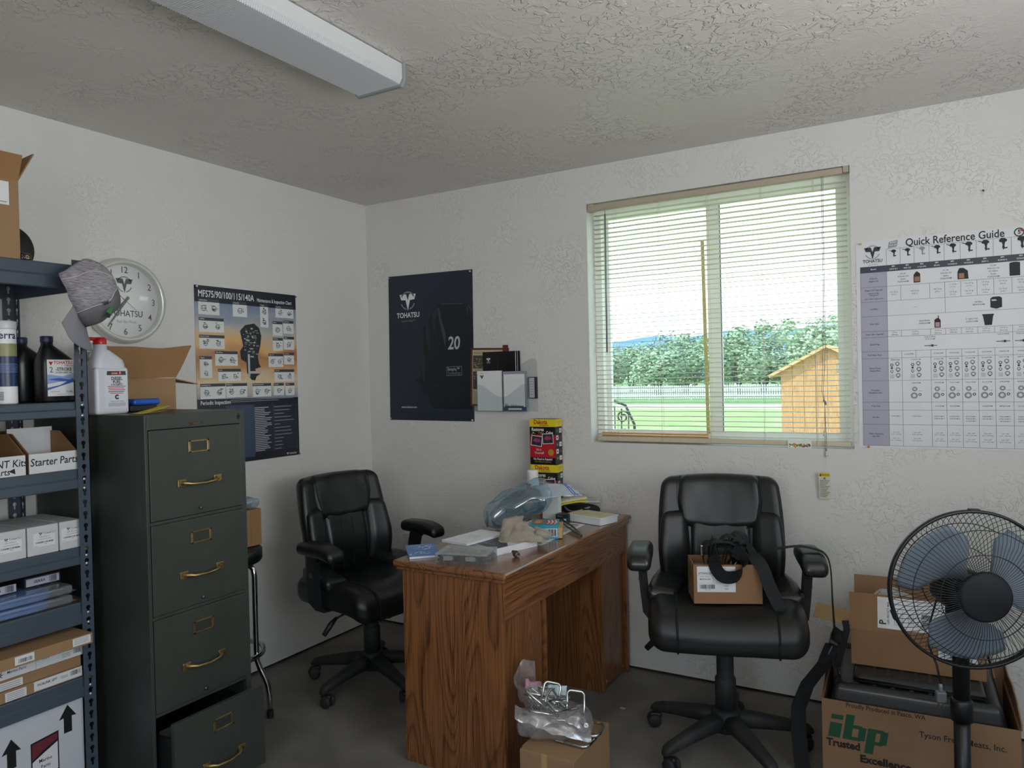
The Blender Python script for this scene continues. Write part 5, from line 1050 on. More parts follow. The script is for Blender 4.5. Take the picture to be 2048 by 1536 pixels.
web = M('black_webbing', '#0d0e10', .75, bump=(500, .25, .0008))
BX = Matrix.Translation(bx.location) @ Rz(.43)
wb = thing('webbing_strap', 'black webbing strap bundled in the box on the chair and trailing over its armrest', 'strap', chair_pt(0, 0, 0), 0)
inv = Matrix.Translation(-wb.location)
def R3(pts): return [inv @ (BX @ Vector(p)) for p in pts]
WD = BX.to_3x3()
def band(pts, wd, w_=.04, nm='strap_loop'):
    # smooth the control points
    P_ = [Vector(p) for p in pts]; out = []
    for i in range(len(P_) - 1):
        p0, p1, p2, p3 = P_[max(i - 1, 0)], P_[i], P_[i + 1], P_[min(i + 2, len(P_) - 1)]
        for k in range(6):
            t = k / 6; out.append(.5 * ((2 * p1) + (p2 - p0) * t + (2 * p0 - 5 * p1 + 4 * p2 - p3) * t * t + (3 * p1 - p0 - 3 * p2 + p3) * t ** 3))
    out.append(P_[-1]); mb = MB()
    wl = [Vector(wd[0]).lerp(Vector(wd[-1]), i / (len(out) - 1)) for i in range(len(out))] if isinstance(wd[0], (tuple, Vector)) else [Vector(wd)] * len(out)
    mb.ribbon([inv @ (BX @ p) for p in out], [WD @ q for q in wl], w_, .0022, web); return mb.build(nm, wb)
F_ = -.09
band([(-.05, .0, .12), (-.055, -.03, .2), (-.03, -.06, .222), (.03, -.06, .215), (.06, -.03, .18), (.03, .0, .13)], (0, 1, 0.1))
band([(-.045, F_ + .03, .21), (-.05, F_, .18), (-.045, F_ - .005, .135), (-.02, F_ - .012, .105), (.02, F_ - .012, .105), (.045, F_ - .005, .13), (.05, F_, .17), (.02, F_ + .02, .195)], (.25, -.3, 1), .05)
band([(.0, -.02, .13), (.02, -.05, .22), (.06, -.06, .225), (.075, -.03, .2), (.09, .0, .15), (.1, .02, .12)], (.2, 1, .2))
band([(-.07, .02, .13), (-.075, -.01, .19), (-.05, -.03, .205), (-.02, .0, .16), (-.01, .03, .12)], (0, .9, .3))
band([(.02, .01, .12), (.04, -.02, .19), (.08, -.03, .195), (.1, -.02, .155), (.07, .02, .12)], ((.1, 1, 0), (1, .3, 0)))
band([(-.06, -.01, .13), (-.03, -.03, .2), (.0, -.035, .235), (.04, -.03, .225), (.05, -.01, .17), (.02, .02, .13)], ((.1, 1, .2), (.4, .9, .1)), .036)
band([(-.02, -.04, .14), (-.035, -.055, .2), (.0, -.065, .205), (.045, -.06, .175), (.06, -.045, .14)], ((.2, 1, .1), (.5, .6, .5)), .038)
band([(.0, .02, .14), (.03, .0, .235), (.075, -.01, .23), (.085, .0, .18), (.06, .03, .13)], ((.2, 1, .1), (.6, .8, .1)), .036)
band([(.075, -.03, .17), (.10, -.062, .162), (.12, -.09, .13), (.135, -.105, .08), (.155, -.125, .03), (.175, -.135, -.004)], (1, .12, .25), .046, 'strap_tail')
mb = MB(); mb.T = inv @ BX; mb.bbox(.015, -.07, .16, .075, -.03, .178, M('black_gloss', '#08090a', .12, coat=.5), .006); mb.bbox(-.085, -.01, .155, -.07, .012, .195, M('buckle_steel', '#a5a8aa', .2, 1.), .003); mb.tube([(.05, -.05, .15), (.07, -.065, .12), (.05, -.06, .1), (.03, -.05, .12), (.05, -.05, .15)], .006, M('black_gloss', '#08090a', .12, coat=.5), 8); mb.build('ratchet_buckle', wb)
# the run over the right armrest and down to the floor
ap = chair_pt(.305, -.035, .765); bi = BX.inverted()
run = [bi @ p for p in (BX @ Vector((.09, .03, .135)), chair_pt(.16, -.06, .765), chair_pt(.25, -.055, .783), chair_pt(.305, -.06, .7785), chair_pt(.345, -.075, .765), chair_pt(.362, -.09, .72), chair_pt(.366, -.095, .6), chair_pt(.37, -.1, .5))]
band(run, ((0, 1, .1), (.5, .8, .0)), .022, 'strap_run')
A = chair_pt(.37, -.1, .5)
mb = MB()
def loc(p): return inv @ Vector(p)
for (pts, wd, w_) in (([A + Vector((-.006, -.004, .0)), A + Vector((.012, -.02, -.01)), A + Vector((.03, -.008, -.02)), A + Vector((.014, .008, -.03)), A + Vector((-.006, -.004, -.02))], (0, 0, 1), .044),
                      ([A + Vector((.035, .0, .04)), A + Vector((.04, -.004, .01)), A + Vector((.026, -.004, -.05)), A + Vector((.014, -.004, -.10)), A + Vector((.006, 0, -.13))], (1, .3, .3), .022),
                      ([A + Vector((.004, 0, -.02)), A + Vector((-.006, 0, -.06)), A + Vector((.0, 0, -.12)), A + Vector((.012, 0, -.16))], (1, .4, 0), .02)):
    mb.ribbon([inv @ p for p in pts], wd, w_, .002, web)
mb.build('strap_knot', wb)
mb = MB(); mb.tube([inv @ (A + Vector(q)) for q in ((.012, 0, -.14), (.016, 0, -.19), (.03, 0, -.24), (.034, 0, -.27), (.028, 0, -.28), (.022, 0, -.265), (.02, 0, -.23))], .0055, M('hook_black', '#141517', .4), 8); mb.build('s_hook', wb)
mb = MB(); mb.T = inv @ Matrix.Translation(A + Vector((-.01, -.006, -.06))) @ Ry(.4) @ Rx(.1); mb.bbox(-.003, -.006, -.03, .003, .0, .02, M('buckle_steel', '#a5a8aa', .2, 1.), .0015); mb.cyl((-.012, -.003, .02), (.012, -.003, .02), .011, plast, 12); mb.build('cam_buckle', wb)
mb = MB(); dn = [A + Vector(q) for q in ((-.01, -.004, -.05), (-.035, -.014, -.12), (-.09, -.03, -.2), (-.118, -.045, -.28), (-.118, -.05, -.36), (-.112, -.055, -.44), (-.105, -.06, -.494))]
out = []
for i in range(len(dn) - 1):
    for k in range(4): out.append(dn[i].lerp(dn[i + 1], k / 4))
out.append(dn[-1]); mb.ribbon([inv @ p for p in out], [Vector((.75, .65, 0)).lerp(Vector((.95, .3, .0)), i / len(out)) for i in range(len(out))], .052, .0024, web); mb.build('strap_end', wb)
# ================================================================== FILING CABINET
cab = thing('filing_cabinet', 'dark olive steel filing cabinet of four drawers with brass handles and the lowest drawer ajar', 'filing cabinet', (0.012, -1.87, 0))
olive = M('olive_steel', '#383d39', .42, spec=.5, var=(5, .12)); olv2 = M('olive_steel_dark', '#2e332f', .45, var=(5, .15)); brass = M('aged_brass', '#a58f62', .32, .9, var=(40, .25)); insd = M('drawer_inside', '#15181a', .6)
CWD, CDP, CHT = .4, .658, 1.322
mb = MB(); mb.box(0, 0, 0, CDP - .0195, .004, CHT - .004, olive); mb.box(0, CWD - .004, 0, CDP - .0195, CWD, CHT - .004, olive); mb.box(0, 0, CHT - .004, CDP - .0195, CWD, CHT, olive); mb.box(0, .004, 0, .004, CWD - .004, CHT - .004, olive); mb.box(.004, .004, 0, CDP - .021, CWD - .004, .03, olive)
mb.bbox(CDP - .02, 0, 0, CDP, .012, CHT, olive, .0015); mb.bbox(CDP - .02, CWD - .022, 0, CDP, CWD, CHT, olive, .0015); mb.bbox(CDP - .02, .0125, 1.272, CDP - .0002, CWD - .0225, CHT - .0002, olive, .0015)
for z in (.957, .645, .325): mb.bbox(CDP - .02, .0125, z, CDP - .0004, CWD - .0225, z + .011, olive, .001)
mb.bbox(CDP - .02, .0125, .0, CDP - .0005, CWD - .0225, .035, olive, .001); mb.build('body', cab)
mb = MB(); mb.T = basis((CDP + .0006, 0, 0), (0, 1, 0), (0, 0, 1)); mb.prism([(.168, 1.286), (.172, 1.29), (.22, 1.29), (.224, 1.286), (.22, 1.28), (.172, 1.28)], .0012, M('plate_copper', '#4d3b30', .35, .5)); mb.text('Steelmaster', .006, brass, (.196, 1.285), .01, 'CENTER', .9, 1, .0014); mb.build('maker_plate', cab)
mb = MB(); mb.T = basis((CDP + .0006, 0, 0), (0, 1, 0), (0, 0, 1)); mb.disc(.373, 1.298, .007, M('lock_hole', '#050606', .8), .0004, 16, .011); mb.ring(.373, 1.298, .007, .0085, olv2, .0005, seg=16); mb.build('lock_hole', cab)
for k, (z0, z1) in enumerate(((.970, 1.27), (.658, .956), (.338, .644), (.037, .323))):
    op = .09 if k == 3 else 0.
    X0 = CDP + .003 + op
    mb = MB(); mb.bbox(X0 - .018, .0135, z0, X0, CWD - .0235, z1, olive if k != 1 else olive, .0015); dr = mb.build('drawer', cab)
    mb = MB(); xb = X0 - .55; mb.box(xb, .03, z0 + .01, X0 - .018, .033, z1 - .06, insd); mb.box(xb, CWD - .043, z0 + .01, X0 - .018, CWD - .04, z1 - .06, insd); mb.box(xb, .03, z0 + .008, X0 - .018, CWD - .04, z0 + .011, insd); mb.box(xb, .03, z0 + .01, xb + .003, CWD - .04, z1 - .06, insd); mb.build('drawer_box', dr)
    mb = MB(); mb.T = basis((X0, 0, 0), (0, 1, 0), (0, 0, 1)); zt = z1 - .043; y0, y1 = .158, .241
    for q in ((y0, zt, y1, zt - .006), (y0, zt - .043, y1, zt - .037), (y0, zt - .043, y0 + .009, zt), (y1 - .009, zt - .043, y1, zt)): mb.bbox(q[0], min(q[1], q[3]), 0, q[2], max(q[1], q[3]), .004, brass, .001, 1)
    mb.box(y0 + .009, zt - .037, .0, y1 - .009, zt - .006, .0008, olv2); mb.build('label_holder', dr)
    mb = MB(); zh = z1 - .186; sec = [(y, x_, z_) for y, x_, z_ in ((.128, .0, .0), (.14, .012, -.001), (.155, .024, -.004), (.2, .03, -.006), (.245, .024, -.004), (.26, .012, -.001), (.272, .0, .0))]
    mb.tube([(X0 + x_, y, zh + z_) for y, x_, z_ in sec], [.009, .0075, .0055, .005, .0055, .0075, .009], brass, 10)
    for y in (.128, .272): mb.bbox(X0, y - .016, zh - .013, X0 + .005, y + .016, zh + .013, brass, .002)
    mb.build('handle', dr)
    if k < 3:
        mb = MB(); mb.T = Tr(X0, .199, z0 + .02) @ Ry(PI / 2); mb.lathe([(.0, .009), (.006, .008), (.0065, .005), (.004, .002), (.004, 0)], M('knob_pewter', '#6d6550', .35, .8), 14); mb.build('latch_knob', dr)
mb = MB(); rr = random.Random(12)
for k in range(7): mb.T = Tr(.60 + k * .012, .07 + rr.uniform(-.01, .02), .05) @ Ry(-.12 + rr.uniform(-.05, .05)); mb.box(0, 0, 0, .0012, .26, .17 + rr.uniform(0, .03), M('folder_grey', '#5c5d5c', .8))
at('file_folders', 'grey papers standing inside the open lowest cabinet drawer', 'folders', mb, (.012, -1.87, .0))
# ------------------------------------------------------------------ on the cabinet
CT = CHT
db = thing('fuel_additive_bottle', 'tall white diesel additive bottle with red cap standing on the cabinet corner', 'bottle', (.392, -1.822, CT))
bw = M('bottle_white', '#c6c9d2', .35, spec=.5); rc = M('cap_red', '#b3161c', .3)
def shape(p):
    t = p.z
    return p
mb = MB(); mb.rbox((0, 0, .082), (.036, .060, .082), .012, bw, None, 4, 4)
# shoulders slope on one side up to the neck
vs = []; prof = [(-.058, .058, .034, .158), (-.057, .056, .033, .175), (-.053, .05, .031, .19), (-.046, .024, .028, .212), (-.042, .006, .024, .224), (-.041, .0, .021, .226), (-.041, -.001, .0205, .25)]
n = 24
for (a, b_, d, z) in prof:
    for k in range(n): th = 2 * PI * k / n; c, s_ = math.cos(th), math.sin(th); e = .55 if z < .2 else .9; vs.append((d * math.copysign(abs(c) ** e, c), (a + b_) / 2 + (b_ - a) / 2 * math.copysign(abs(s_) ** e, s_), z))
mb.add(vs, [(i * n + k, i * n + (k + 1) % n, i * n + n + (k + 1) % n, i * n + n + k) for i in range(len(prof) - 1) for k in range(n)], bw, True); recalc(mb.build('bottle_body', db))
mb = MB(); mb.T = Tr(0, -.021, .243); mb.lathe([(.021, 0), (.0215, .002), (.021, .018), (.017, .024), (.0, .026)], rc, 28); mb.T = Matrix.Identity(4); mb.rbox((0, -.05, .262), (.008, .032, .006), .005, rc, None, 3, 3); mb.build('cap', db)
mb = MB(); mb.T = basis((.0364, 0, 0), (0, 1, 0), (0, 0, 1)); pl_ = M('label_pale', '#ccd0d8', .35)
mb.rect(-.03, .02, .052, .15, pl_); gm = M('label_graphite', '#3a3438', .4); mb.prism([(-.022, .136), (-.02, .15), (.046, .15), (.048, .136)], .0002, gm); mb.rect(-.005, .138, .03, .146, redl, .0004); mb.text('POWER', .006, white, (.006, .142), .01, 'CENTER', 1, 1, .0006, .2); mb.text('S', .012, white, (.026, .144), .02, 'CENTER', 1, 1, .0006)
mb.text('DIESEL', .0155, ink, (.014, .124), .025, 'CENTER', .88, 2, .0003); mb.text('FUEL', .0155, ink, (.014, .112), .025, 'CENTER', .88, 2, .0003); mb.text('SUPPLEMENT', .0085, ink, (.014, .1025), .015, 'CENTER', .88, 1, .0003)
for k, (a, b_, m_) in enumerate(((-.02, .046, redl), (-.018, .04, redl), (-.016, .044, redl), (-.018, .04, ink), (-.012, .036, redl))): mb.rect(a, .096 - k * .006, b_, .0982 - k * .006, m_, .0003)
mb.ring(.014, .06, .004, .0085, ink, .0003, .7, 5.6, 16); mb.text('C', .008, ink, (.014, .06), .02, 'CENTER', 1, 1, .0004); mb.text('Treats up to 100 Gallons', .0055, ink, (.013, .045), .01, 'CENTER', .9, 1, .0003)
for k in range(5): mb.rect(-.018, .028 + k * .0026, .044, .0292 + k * .0026, grey, .0003)
mb.build('label', db)
wz = thing('glass_cleaner_bottle', 'blue glass cleaner spray bottle half hidden behind the shelf post on the cabinet', 'bottle', (.31, -1.805, CT))
bl = M('cleaner_blue', '#1a93b8', .15, spec=.6, coat=.4); clrb = clear('bottle_clear', '#e8f2f4', .25, .2, .08, '#d4e4ea')
mb = MB(); mb.rbox((0, 0, .065), (.03, .048, .065), .018, bl, None, 4, 4); mb.build('bottle_body', wz)
mb = MB(); mb.lathe([(.03, .128), (.034, .135), (.026, .165), (.014, .195), (.0125, .205)], clrb, 24, sq=(1, 1.35, 2.4)); mb.build('shoulder', wz)
mb = MB(); mb.T = basis((.0305, 0, 0), (0, 1, 0), (0, 0, 1)); mb.rect(-.046, .03, .046, .09, M('label_blue', '#1d4f9a', .35)); mb.text('Windex', .026, rc, (0, .062), .03, 'CENTER', .8, 2, .0003, .1); mb.build('label', wz)
mb = MB(); mb.lathe([(.0135, .2), (.0135, .215), (.011, .218)], white, 18); mb.rbox((0, -.01, .235), (.011, .036, .017), .008, white, None, 3, 3); mb.tube([(0, -.026, .225), (0, -.034, .205), (0, -.03, .19)], .004, M('trigger_grey', '#a5a9ac', .4), 8); mb.build('spray_head', wz)
ob = thing('open_carton', 'open cardboard box with torn raised flaps at the wall end of the cabinet top', 'box', (.06, -1.76, CT))
mb = MB(); w, d, h, th = .2, .3, .124, .004
mb.box(0, 0, 0, w, th, h, cb); mb.box(0, d - th, 0, w, d, h, cb); mb.box(0, th, 0, th, d - th, h, cb); mb.box(w - th, th, 0, w, d - th, h, cb); mb.box(th, th, 0, w - th, d - th, th, cb); mb.build('carton', ob)
mb = MB(); mb.grid(lambda u, v: (w + .035 * v + .004 * math.sin(u * 7), -.015 * v + u * (d + .065 * v), h + .122 * v + .003 * math.sin(u * 9 + v * 5) - .006 * v * math.sin(u * 4)), 16, 8, cbd, False, .004); mb.build('front_flap', ob)
mb = MB(); mb.grid(lambda u, v: (.02 + u * .17, d + .11 * v, h - .012 * v - .012 * v * u), 6, 6, cbd, False, .004); mb.build('side_flap', ob)
bt_ = thing('spring_clamp', 'blue and black plastic clamp lying beside the additive bottle on the cabinet', 'clamp', (.315, -1.64, CT), 0)
mb = MB(); mb.rbox((0, 0, .036), (.03, .055, .012), .009, M('clamp_blue', '#1f56b4', .35), None, 3, 4); mb.build('grip', bt_)
mb = MB(); mb.rbox((.005, -.015, .0125), (.026, .055, .0125), .006, plast, None, 3, 3); mb.cyl((-.02, .02, .014), (.03, .02, .014), .012, plast, 14); mb.build('jaw', bt_)
mb = MB(); ym = M('leaflet_yellow', '#c3b53a', .5)
mb.grid(lambda u, v: ((v - .5) * .05, u * .115, .0015 + .022 * u * u + .008 * abs(v - .5) * math.sin(u * PI)), 10, 6, ym, True, .0012)
mb.grid(lambda u, v: ((v - .5) * .045 + .012, u * .095, .0008 + .006 * u + .004 * abs(v - .5)), 8, 6, ym, True, .0006)
at('leaflet', 'curled yellow leaflet at the front edge of the cabinet top', 'leaflet', mb, (.55, -1.818, CT), .1)
# ================================================================== CHROME STOOL BEHIND THE CABINET
stl_c = M('chrome', '#c8c9c9', .08, 1.)
st = thing('bar_stool', 'chrome bar stool with black seat standing behind the filing cabinet', 'stool', (.24, -1.258, 0), .4)
mb = MB(); mb.lathe([(.0, .655), (.165, .655), (.172, .665), (.172, .705), (.16, .718), (.0, .722)], lea, 36); mb.build('seat', st)
for k in range(4):
    a = k * PI / 2; c, s_ = math.cos(a), math.sin(a)
    mb = MB(); mb.tube([(c * r_, s_ * r_, z) for r_, z in ((.06, .648), (.13, .645), (.148, .63), (.152, .6), (.152, .3), (.154, .24), (.17, .2), (.19, .16), (.2, .13), (.206, .08), (.207, .014))], .0115, stl_c, 12); lg = mb.build('leg', st)
    mb = MB(); mb.cyl((c * .207, s_ * .207, 0), (c * .207, s_ * .207, .03), .0145, plast, 14); mb.build('rubber_foot', lg)
mb = MB(); mb.tube([(.165 * math.cos(k * PI / 20), .165 * math.sin(k * PI / 20), .265) for k in range(40)], .0115, stl_c, 10, True); mb.build('foot_ring', st)
mb = MB(); mb.bbox(0, 0, 0, .24, .26, .155, cb, .003); mb.bbox(.2395, .20, .0, .2415, .252, .154, cbd, .0008, 1); at('cardboard_box', 'cardboard box sitting on the bar stool beside the filing cabinet', 'box', mb, (.12, -1.395, .7225))
mb = MB(); mb.rbox((0, 0, .022), (.06, .07, .022), .018, clear('bag_blueish', '#d5e4ec', .3, .25, .12, '#b9cbd6'), lambda p: p + Vector((.006 * noise.noise(p * 40), .008 * noise.noise(p * 35 + Vector((2, 1, 1))), .008 * noise.noise(p * 45))), 5, 8); mb.rbox((0, 0, .018), (.04, .045, .012), .01, M('blue_fitting', '#3c5f78', .3), None, 3, 3)
at('parts_bag', 'small clear bag of blue parts on the box on the stool', 'bag', mb, (.29, -1.2, .878))
# ================================================================== STEEL SHELVING
shm = M('shelf_enamel', '#414c58', .42, spec=.5, var=(4, .08)); shd = M('shelf_board', '#6d5a47', .85); rvt = M('rivet_zinc', '#b9bdc0', .3, .8)
sh = thing('shelving_unit', 'blue-grey boltless steel shelving unit with keyhole posts against the left wall', 'shelving', (0, -1.925, 0))
def keyhole(n=6):
    pts = [(.0075 * math.cos(a), .006 + .0075 * math.sin(a)) for a in [math.radians(-58 + k * 296 / 14) for k in range(15)]]
    return pts + [(-.0037, -.013), (.0037, -.013)]
KH = sorted(keyhole(), key=lambda p: math.atan2(p[1], p[0]))
def flange(mb, O, ux, n_, w, z0, z1, t=.0022, pitch=.039):
    """punched strip: origin O, width along ux, thickness along n_"""
    O, ux, n_ = Vector(O), Vector(ux), Vector(n_); z = z0
    while z < z1 - 1e-6:
        hgt = min(pitch, z1 - z); hw, hh = w / 2, hgt / 2
        if hgt < pitch * .9:
            c = O + Vector((0, 0, z)); q = [c, c + ux * w, c + ux * w + Vector((0, 0, hgt)), c + Vector((0, 0, hgt))]
            mb.add(q + [p - n_ * t for p in q], [(0, 1, 2, 3), (7, 6, 5, 4)], shm); z += hgt; continue
        ins = KH; out = []
        for (x, y) in ins:
            m_ = max(abs(x) / hw, abs(y) / hh); out.append((x / m_, y / m_))
        for cx in (-1, 1):
            for cy in (-1, 1):
                k = min(range(len(out)), key=lambda i: (out[i][0] - cx * hw) ** 2 + (out[i][1] - cy * hh) ** 2); out[k] = (cx * hw, cy * hh)
        N_ = len(ins); P3 = lambda q, dd: O + ux * (q[0] + hw) + Vector((0, 0, z + hh + q[1])) - n_ * dd
        vs = [P3(q, 0) for q in ins] + [P3(q, 0) for q in out] + [P3(q, t) for q in ins] + [P3(q, t) for q in out]; fs = []
        for k in range(N_): l = (k + 1) % N_; fs += [(k, l, N_ + l, N_ + k), (2 * N_ + l, 2 * N_ + k, 3 * N_ + k, 3 * N_ + l), (l, k, 2 * N_ + k, 2 * N_ + l)]
        mb.add(vs, fs, shm); z += pitch
    for s_ in (0, 1):
        c = O + ux * (w * s_); mb.add([c + Vector((0, 0, z0)), c + Vector((0, 0, z1)), c - n_ * t + Vector((0, 0, z1)), c - n_ * t + Vector((0, 0, z0))], [(0, 1, 2, 3)], shm)
SL = .92                                                     # length of the unit along the wall
DP = .455
for (x, y, sx_, sy_, nm) in ((DP, 0, -1, -1, 0), (.008, 0, 1, -1, 1), (DP, -SL, -1, 1, 2), (.008, -SL, 1, 1, 3)):
    mb = MB(); ztop = 1.838
    flange(mb, (x, y, 0), (0, sy_, 0), (-sx_, 0, 0), .041, .0, ztop); flange(mb, (x, y, 0), (sx_, 0, 0), (0, -sy_, 0), .034, .0, ztop)
    po_ = mb.build('post', sh)
    if nm == 0:
        mb = MB()
        for zb in (1.36, 1.325, 1.115, 1.085, .862, .835, .672, .64, .43, .4): mb.T = Tr(DP, -.0205, zb) @ Ry(PI / 2); mb.lathe([(.0, .0026), (.0045, .002), (.006, .0)], rvt, 12)
        mb.build('rivets', po_)
levels = ((1.822, .082), (1.371, .05), (1.149, .064), (.89, .056), (.709, .072), (.462, .066), (.14, .06))
for (z, hgt) in levels:
    for (x, sg) in ((DP - .002, 1), (.012, -1)):
        mb = MB(); mb.T = Matrix(((sg, 0, 0, x), (0, 0, 1, -SL + .03), (0, 1, 0, z), (0, 0, 0, 1)))
        mb.prism([(-.02, 0), (-.008, 0), (-.006, -.004), (-.006, -hgt * .45), (.0, -hgt * .55), (.0, -hgt + .003), (-.004, -hgt), (-.008, -hgt), (-.008, -.006), (-.02, -.006)], SL - .06, shm); recalc(mb.build('front_beam' if sg == 1 else 'rear_beam', sh))
    for y in (-.006, -SL + .002):
        mb = MB(); mb.bbox(.02, y, z - hgt, DP - .025, y + .004, z, shm, .001, 1); mb.build('side_beam', sh)
    mb = MB(); mb.box(.014, -SL + .008, z - .014, DP - .012, -.008, z - .003, shd); mb.build('shelf_board', sh)
YS = -1.925
def ybox(name, label, cat, x0, y0, z0, x1, y1, z1, m, group=None, paint=None, b=.0015, parent=None):
    mb = MB(); mb.bbox(0, 0, 0, x1 - x0, y1 - y0, z1 - z0, m, b, 1)
    if paint: mb.T = basis((x1 - x0 + .0004, 0, 0), (0, 1, 0), (0, 0, 1)); paint(mb)
    return at(name, label, cat, mb, (x0, y0, z0), 0, group)
# --- top level
tbx = thing('cardboard_box', 'tall open cardboard box on top of the shelving', 'box', (.16, -2.42, 1.8225))
mb = MB(); w, d, h, th = .27, .31, .245, .004
mb.box(0, 0, 0, w, th, h, cb); mb.box(0, d - th, 0, w, d, h, cb); mb.box(0, th, 0, th, d - th, h, cb); mb.box(w - th, th, 0, w, d - th, h, cb); mb.box(th, th, 0, w - th, d - th, th, cb); mb.build('carton', tbx)
mb = MB(); mb.grid(lambda u, v: (w - u * w, d + .05 * v + .025 * u * v, h + .095 * v + .0 * u), 4, 4, cbd, False, .004); mb.build('side_flap', tbx)
mb = MB(); mb.grid(lambda u, v: (w + .03 * v, .0 + u * d, h + .075 * v), 4, 4, cbd, False, .004); mb.build('front_flap', tbx)
mb = MB(); mb.T = basis((w + .0004, 0, 0), (0, 1, 0), (0, 0, 1)); mb.rect(.13, .165, .282, .237, M('label_white', '#d9dadc', .4)); mb.rect(.14, .175, .2, .18, grey, .0003); mb.rect(.24, .172, .275, .175, grey, .0003); mb.rect(.14, .19, .23, .2, grey, .0003); mb.build('label', tbx)
mb = MB(); mb.T = Tr(0, 0, .082) @ Ry(PI / 2); mb.lathe([(.0, .0), (.075, .0), (.082, .006), (.082, .03), (.075, .036), (.0, .036)], M('black_rubber', '#141416', .5), 40); at('black_disc', 'round black disc standing on edge behind the tall box on the shelving top', 'disc', mb, (.105, -1.998, 1.8225))
tp = thing('tape_measure', 'small black and gold tape measure at the edge of the shelving top', 'tape measure', (.405, -2.09, 1.8225), .3)
mb = MB(); mb.rbox((0, 0, .0125), (.016, .02, .0125), .007, M('black_gloss', '#08090a', .12, coat=.5), None, 3, 3); mb.build('case', tp)
mb = MB(); mb.T = basis((.0164, 0, .0125), (0, 1, 0), (0, 0, 1)); mb.ring(0, 0, .004, .0065, gold, .0003, seg=12); mb.build('badge', tp)
# --- second level: bottles
gt = thing('grease_tube', 'tall white and navy lubricant tube standing left of the black oil bottles', 'tube', (.36, -2.13, 1.3715))
mb = MB(); mb.lathe([(.031, 0), (.032, .004), (.032, .235), (.031, .24)], white, 36); mb.lathe([(.0325, .235), (.0335, .238), (.0335, .258), (.031, .262), (.0, .262)], M('tube_cap', '#c9cbd0', .35), 36); mb.build('tube', gt)
mb = MB(); nb = M('tube_navy', '#1c2f57', .35); wrap(mb, -.06, .06, .055, .15, nb, .0323, -.5); wrap(mb, -.06, .06, .15, .19, M('tube_olive', '#8d9066', .4), .0323, -.5)
for k in range(5): wrap(mb, -.05, .05, .1 + k * .006, .102 + k * .006, M('tube_sky', '#6f86b8', .4), .0323, -.5, .0002)
wraptext(mb, 'sierra', .032, nb, .0, .215, .0323, -.45, .02, .95); 
for k in range(10): wrap(mb, -.02, -.004, .012 + k * .0028, .0134 + k * .0028, ink, .0323, -.5, .0002)
mb.build('label', gt)
okm = M('oil_black', '#121316', .32, spec=.5)
def oil(label, loc, labelled):
    t = thing('oil_bottle', label, 'bottle', loc, 0, 'black oil bottles on the second shelf'); mb = MB()
    prof = [(-.058, .045, .036, .0), (-.060, .046, .038, .006), (-.060, .046, .038, .128), (-.059, .044, .037, .142), (-.052, .02, .033, .165), (-.046, -.004, .026, .182), (-.044, -.01, .019, .188), (-.0435, -.0115, .0175, .2)]; vs = []; n = 28
    for (a, b_, d, z) in prof:
        for k in range(n): th = 2 * PI * k / n; c, s_ = math.cos(th), math.sin(th); e = .5 if z < .16 else .85; vs.append((d * math.copysign(abs(c) ** e, c), (a + b_) / 2 + (b_ - a) / 2 * math.copysign(abs(s_) ** e, s_), z))
    mb.add(vs, [(i * n + k, i * n + (k + 1) % n, i * n + n + (k + 1) % n, i * n + n + k) for i in range(len(prof) - 1) for k in range(n)] + [tuple(range(n))[::-1]], okm, True); recalc(mb.build('bottle_body', t))
    mb = MB(); mb.T = Tr(0, -.0275, .198); mb.lathe([(.0185, 0), (.019, .001), (.019, .018), (.0175, .0205), (.0, .0205)], M('cap_navy', '#1f2c50', .4), 24); mb.build('cap', t)
    if labelled:
        mb = MB(); mb.T = basis((.0386, 0, 0), (0, 1, 0), (0, 0, 1)); mb.rect(-.049, .02, .035, .14, M('label_white', '#d9dadc', .4)); pb = M('label_blue_wave', '#3f5fae', .35)
        mb.poly([(-.049, .06), (.035, .075), (.035, .095), (.0, .085), (-.049, .092)], M('label_pale_blue', '#8ea2d0', .35), .0002); mb.poly([(-.049, .048), (-.01, .056), (.035, .08), (.035, .066), (-.049, .04)], pb, .0004); mb.poly([(-.049, .075), (-.01, .08), (.035, .07), (.0, .068)], pb, .0005)
        mb.text('TOHATSU', .0145, rc, (.002, .13), .02, 'CENTER', .9, 2, .0004); mb.text('Outboards', .007, rc, (.02, .121), .01, 'CENTER', .9, 1, .0004); mb.poly([(-.044, .133), (-.03, .133), (-.037, .12)], rc, .0004)
        mb.text('2', .026, M('label_slate', '#6d7684', .4), (-.036, .106), .02, 'CENTER', .9, 2, .0006); mb.text('-STROKE', .0155, ink, (.004, .108), .015, 'CENTER', .85, 2, .0006); mb.text('OUTBOARD OIL', .0085, ink, (.004, .097), .01, 'CENTER', .9, 1, .0006)
        mb.text('TC-W3', .007, ink, (.02, .034), .015, 'CENTER', .9, 1, .0004); mb.rect(-.04, .034, -.012, .0355, grey, .0004); mb.rect(-.02, .025, .01, .0265, grey, .0004); mb.build('label', t)
oil('black oil bottle with white and blue printed label facing the room', (.36, -1.975, 1.3715), True)
oil('black oil bottle directly behind the labelled one', (.25, -2.0, 1.3715), False)
oil('black oil bottle farthest back by the wall behind the lubricant tube', (.14, -2.02, 1.3715), False)
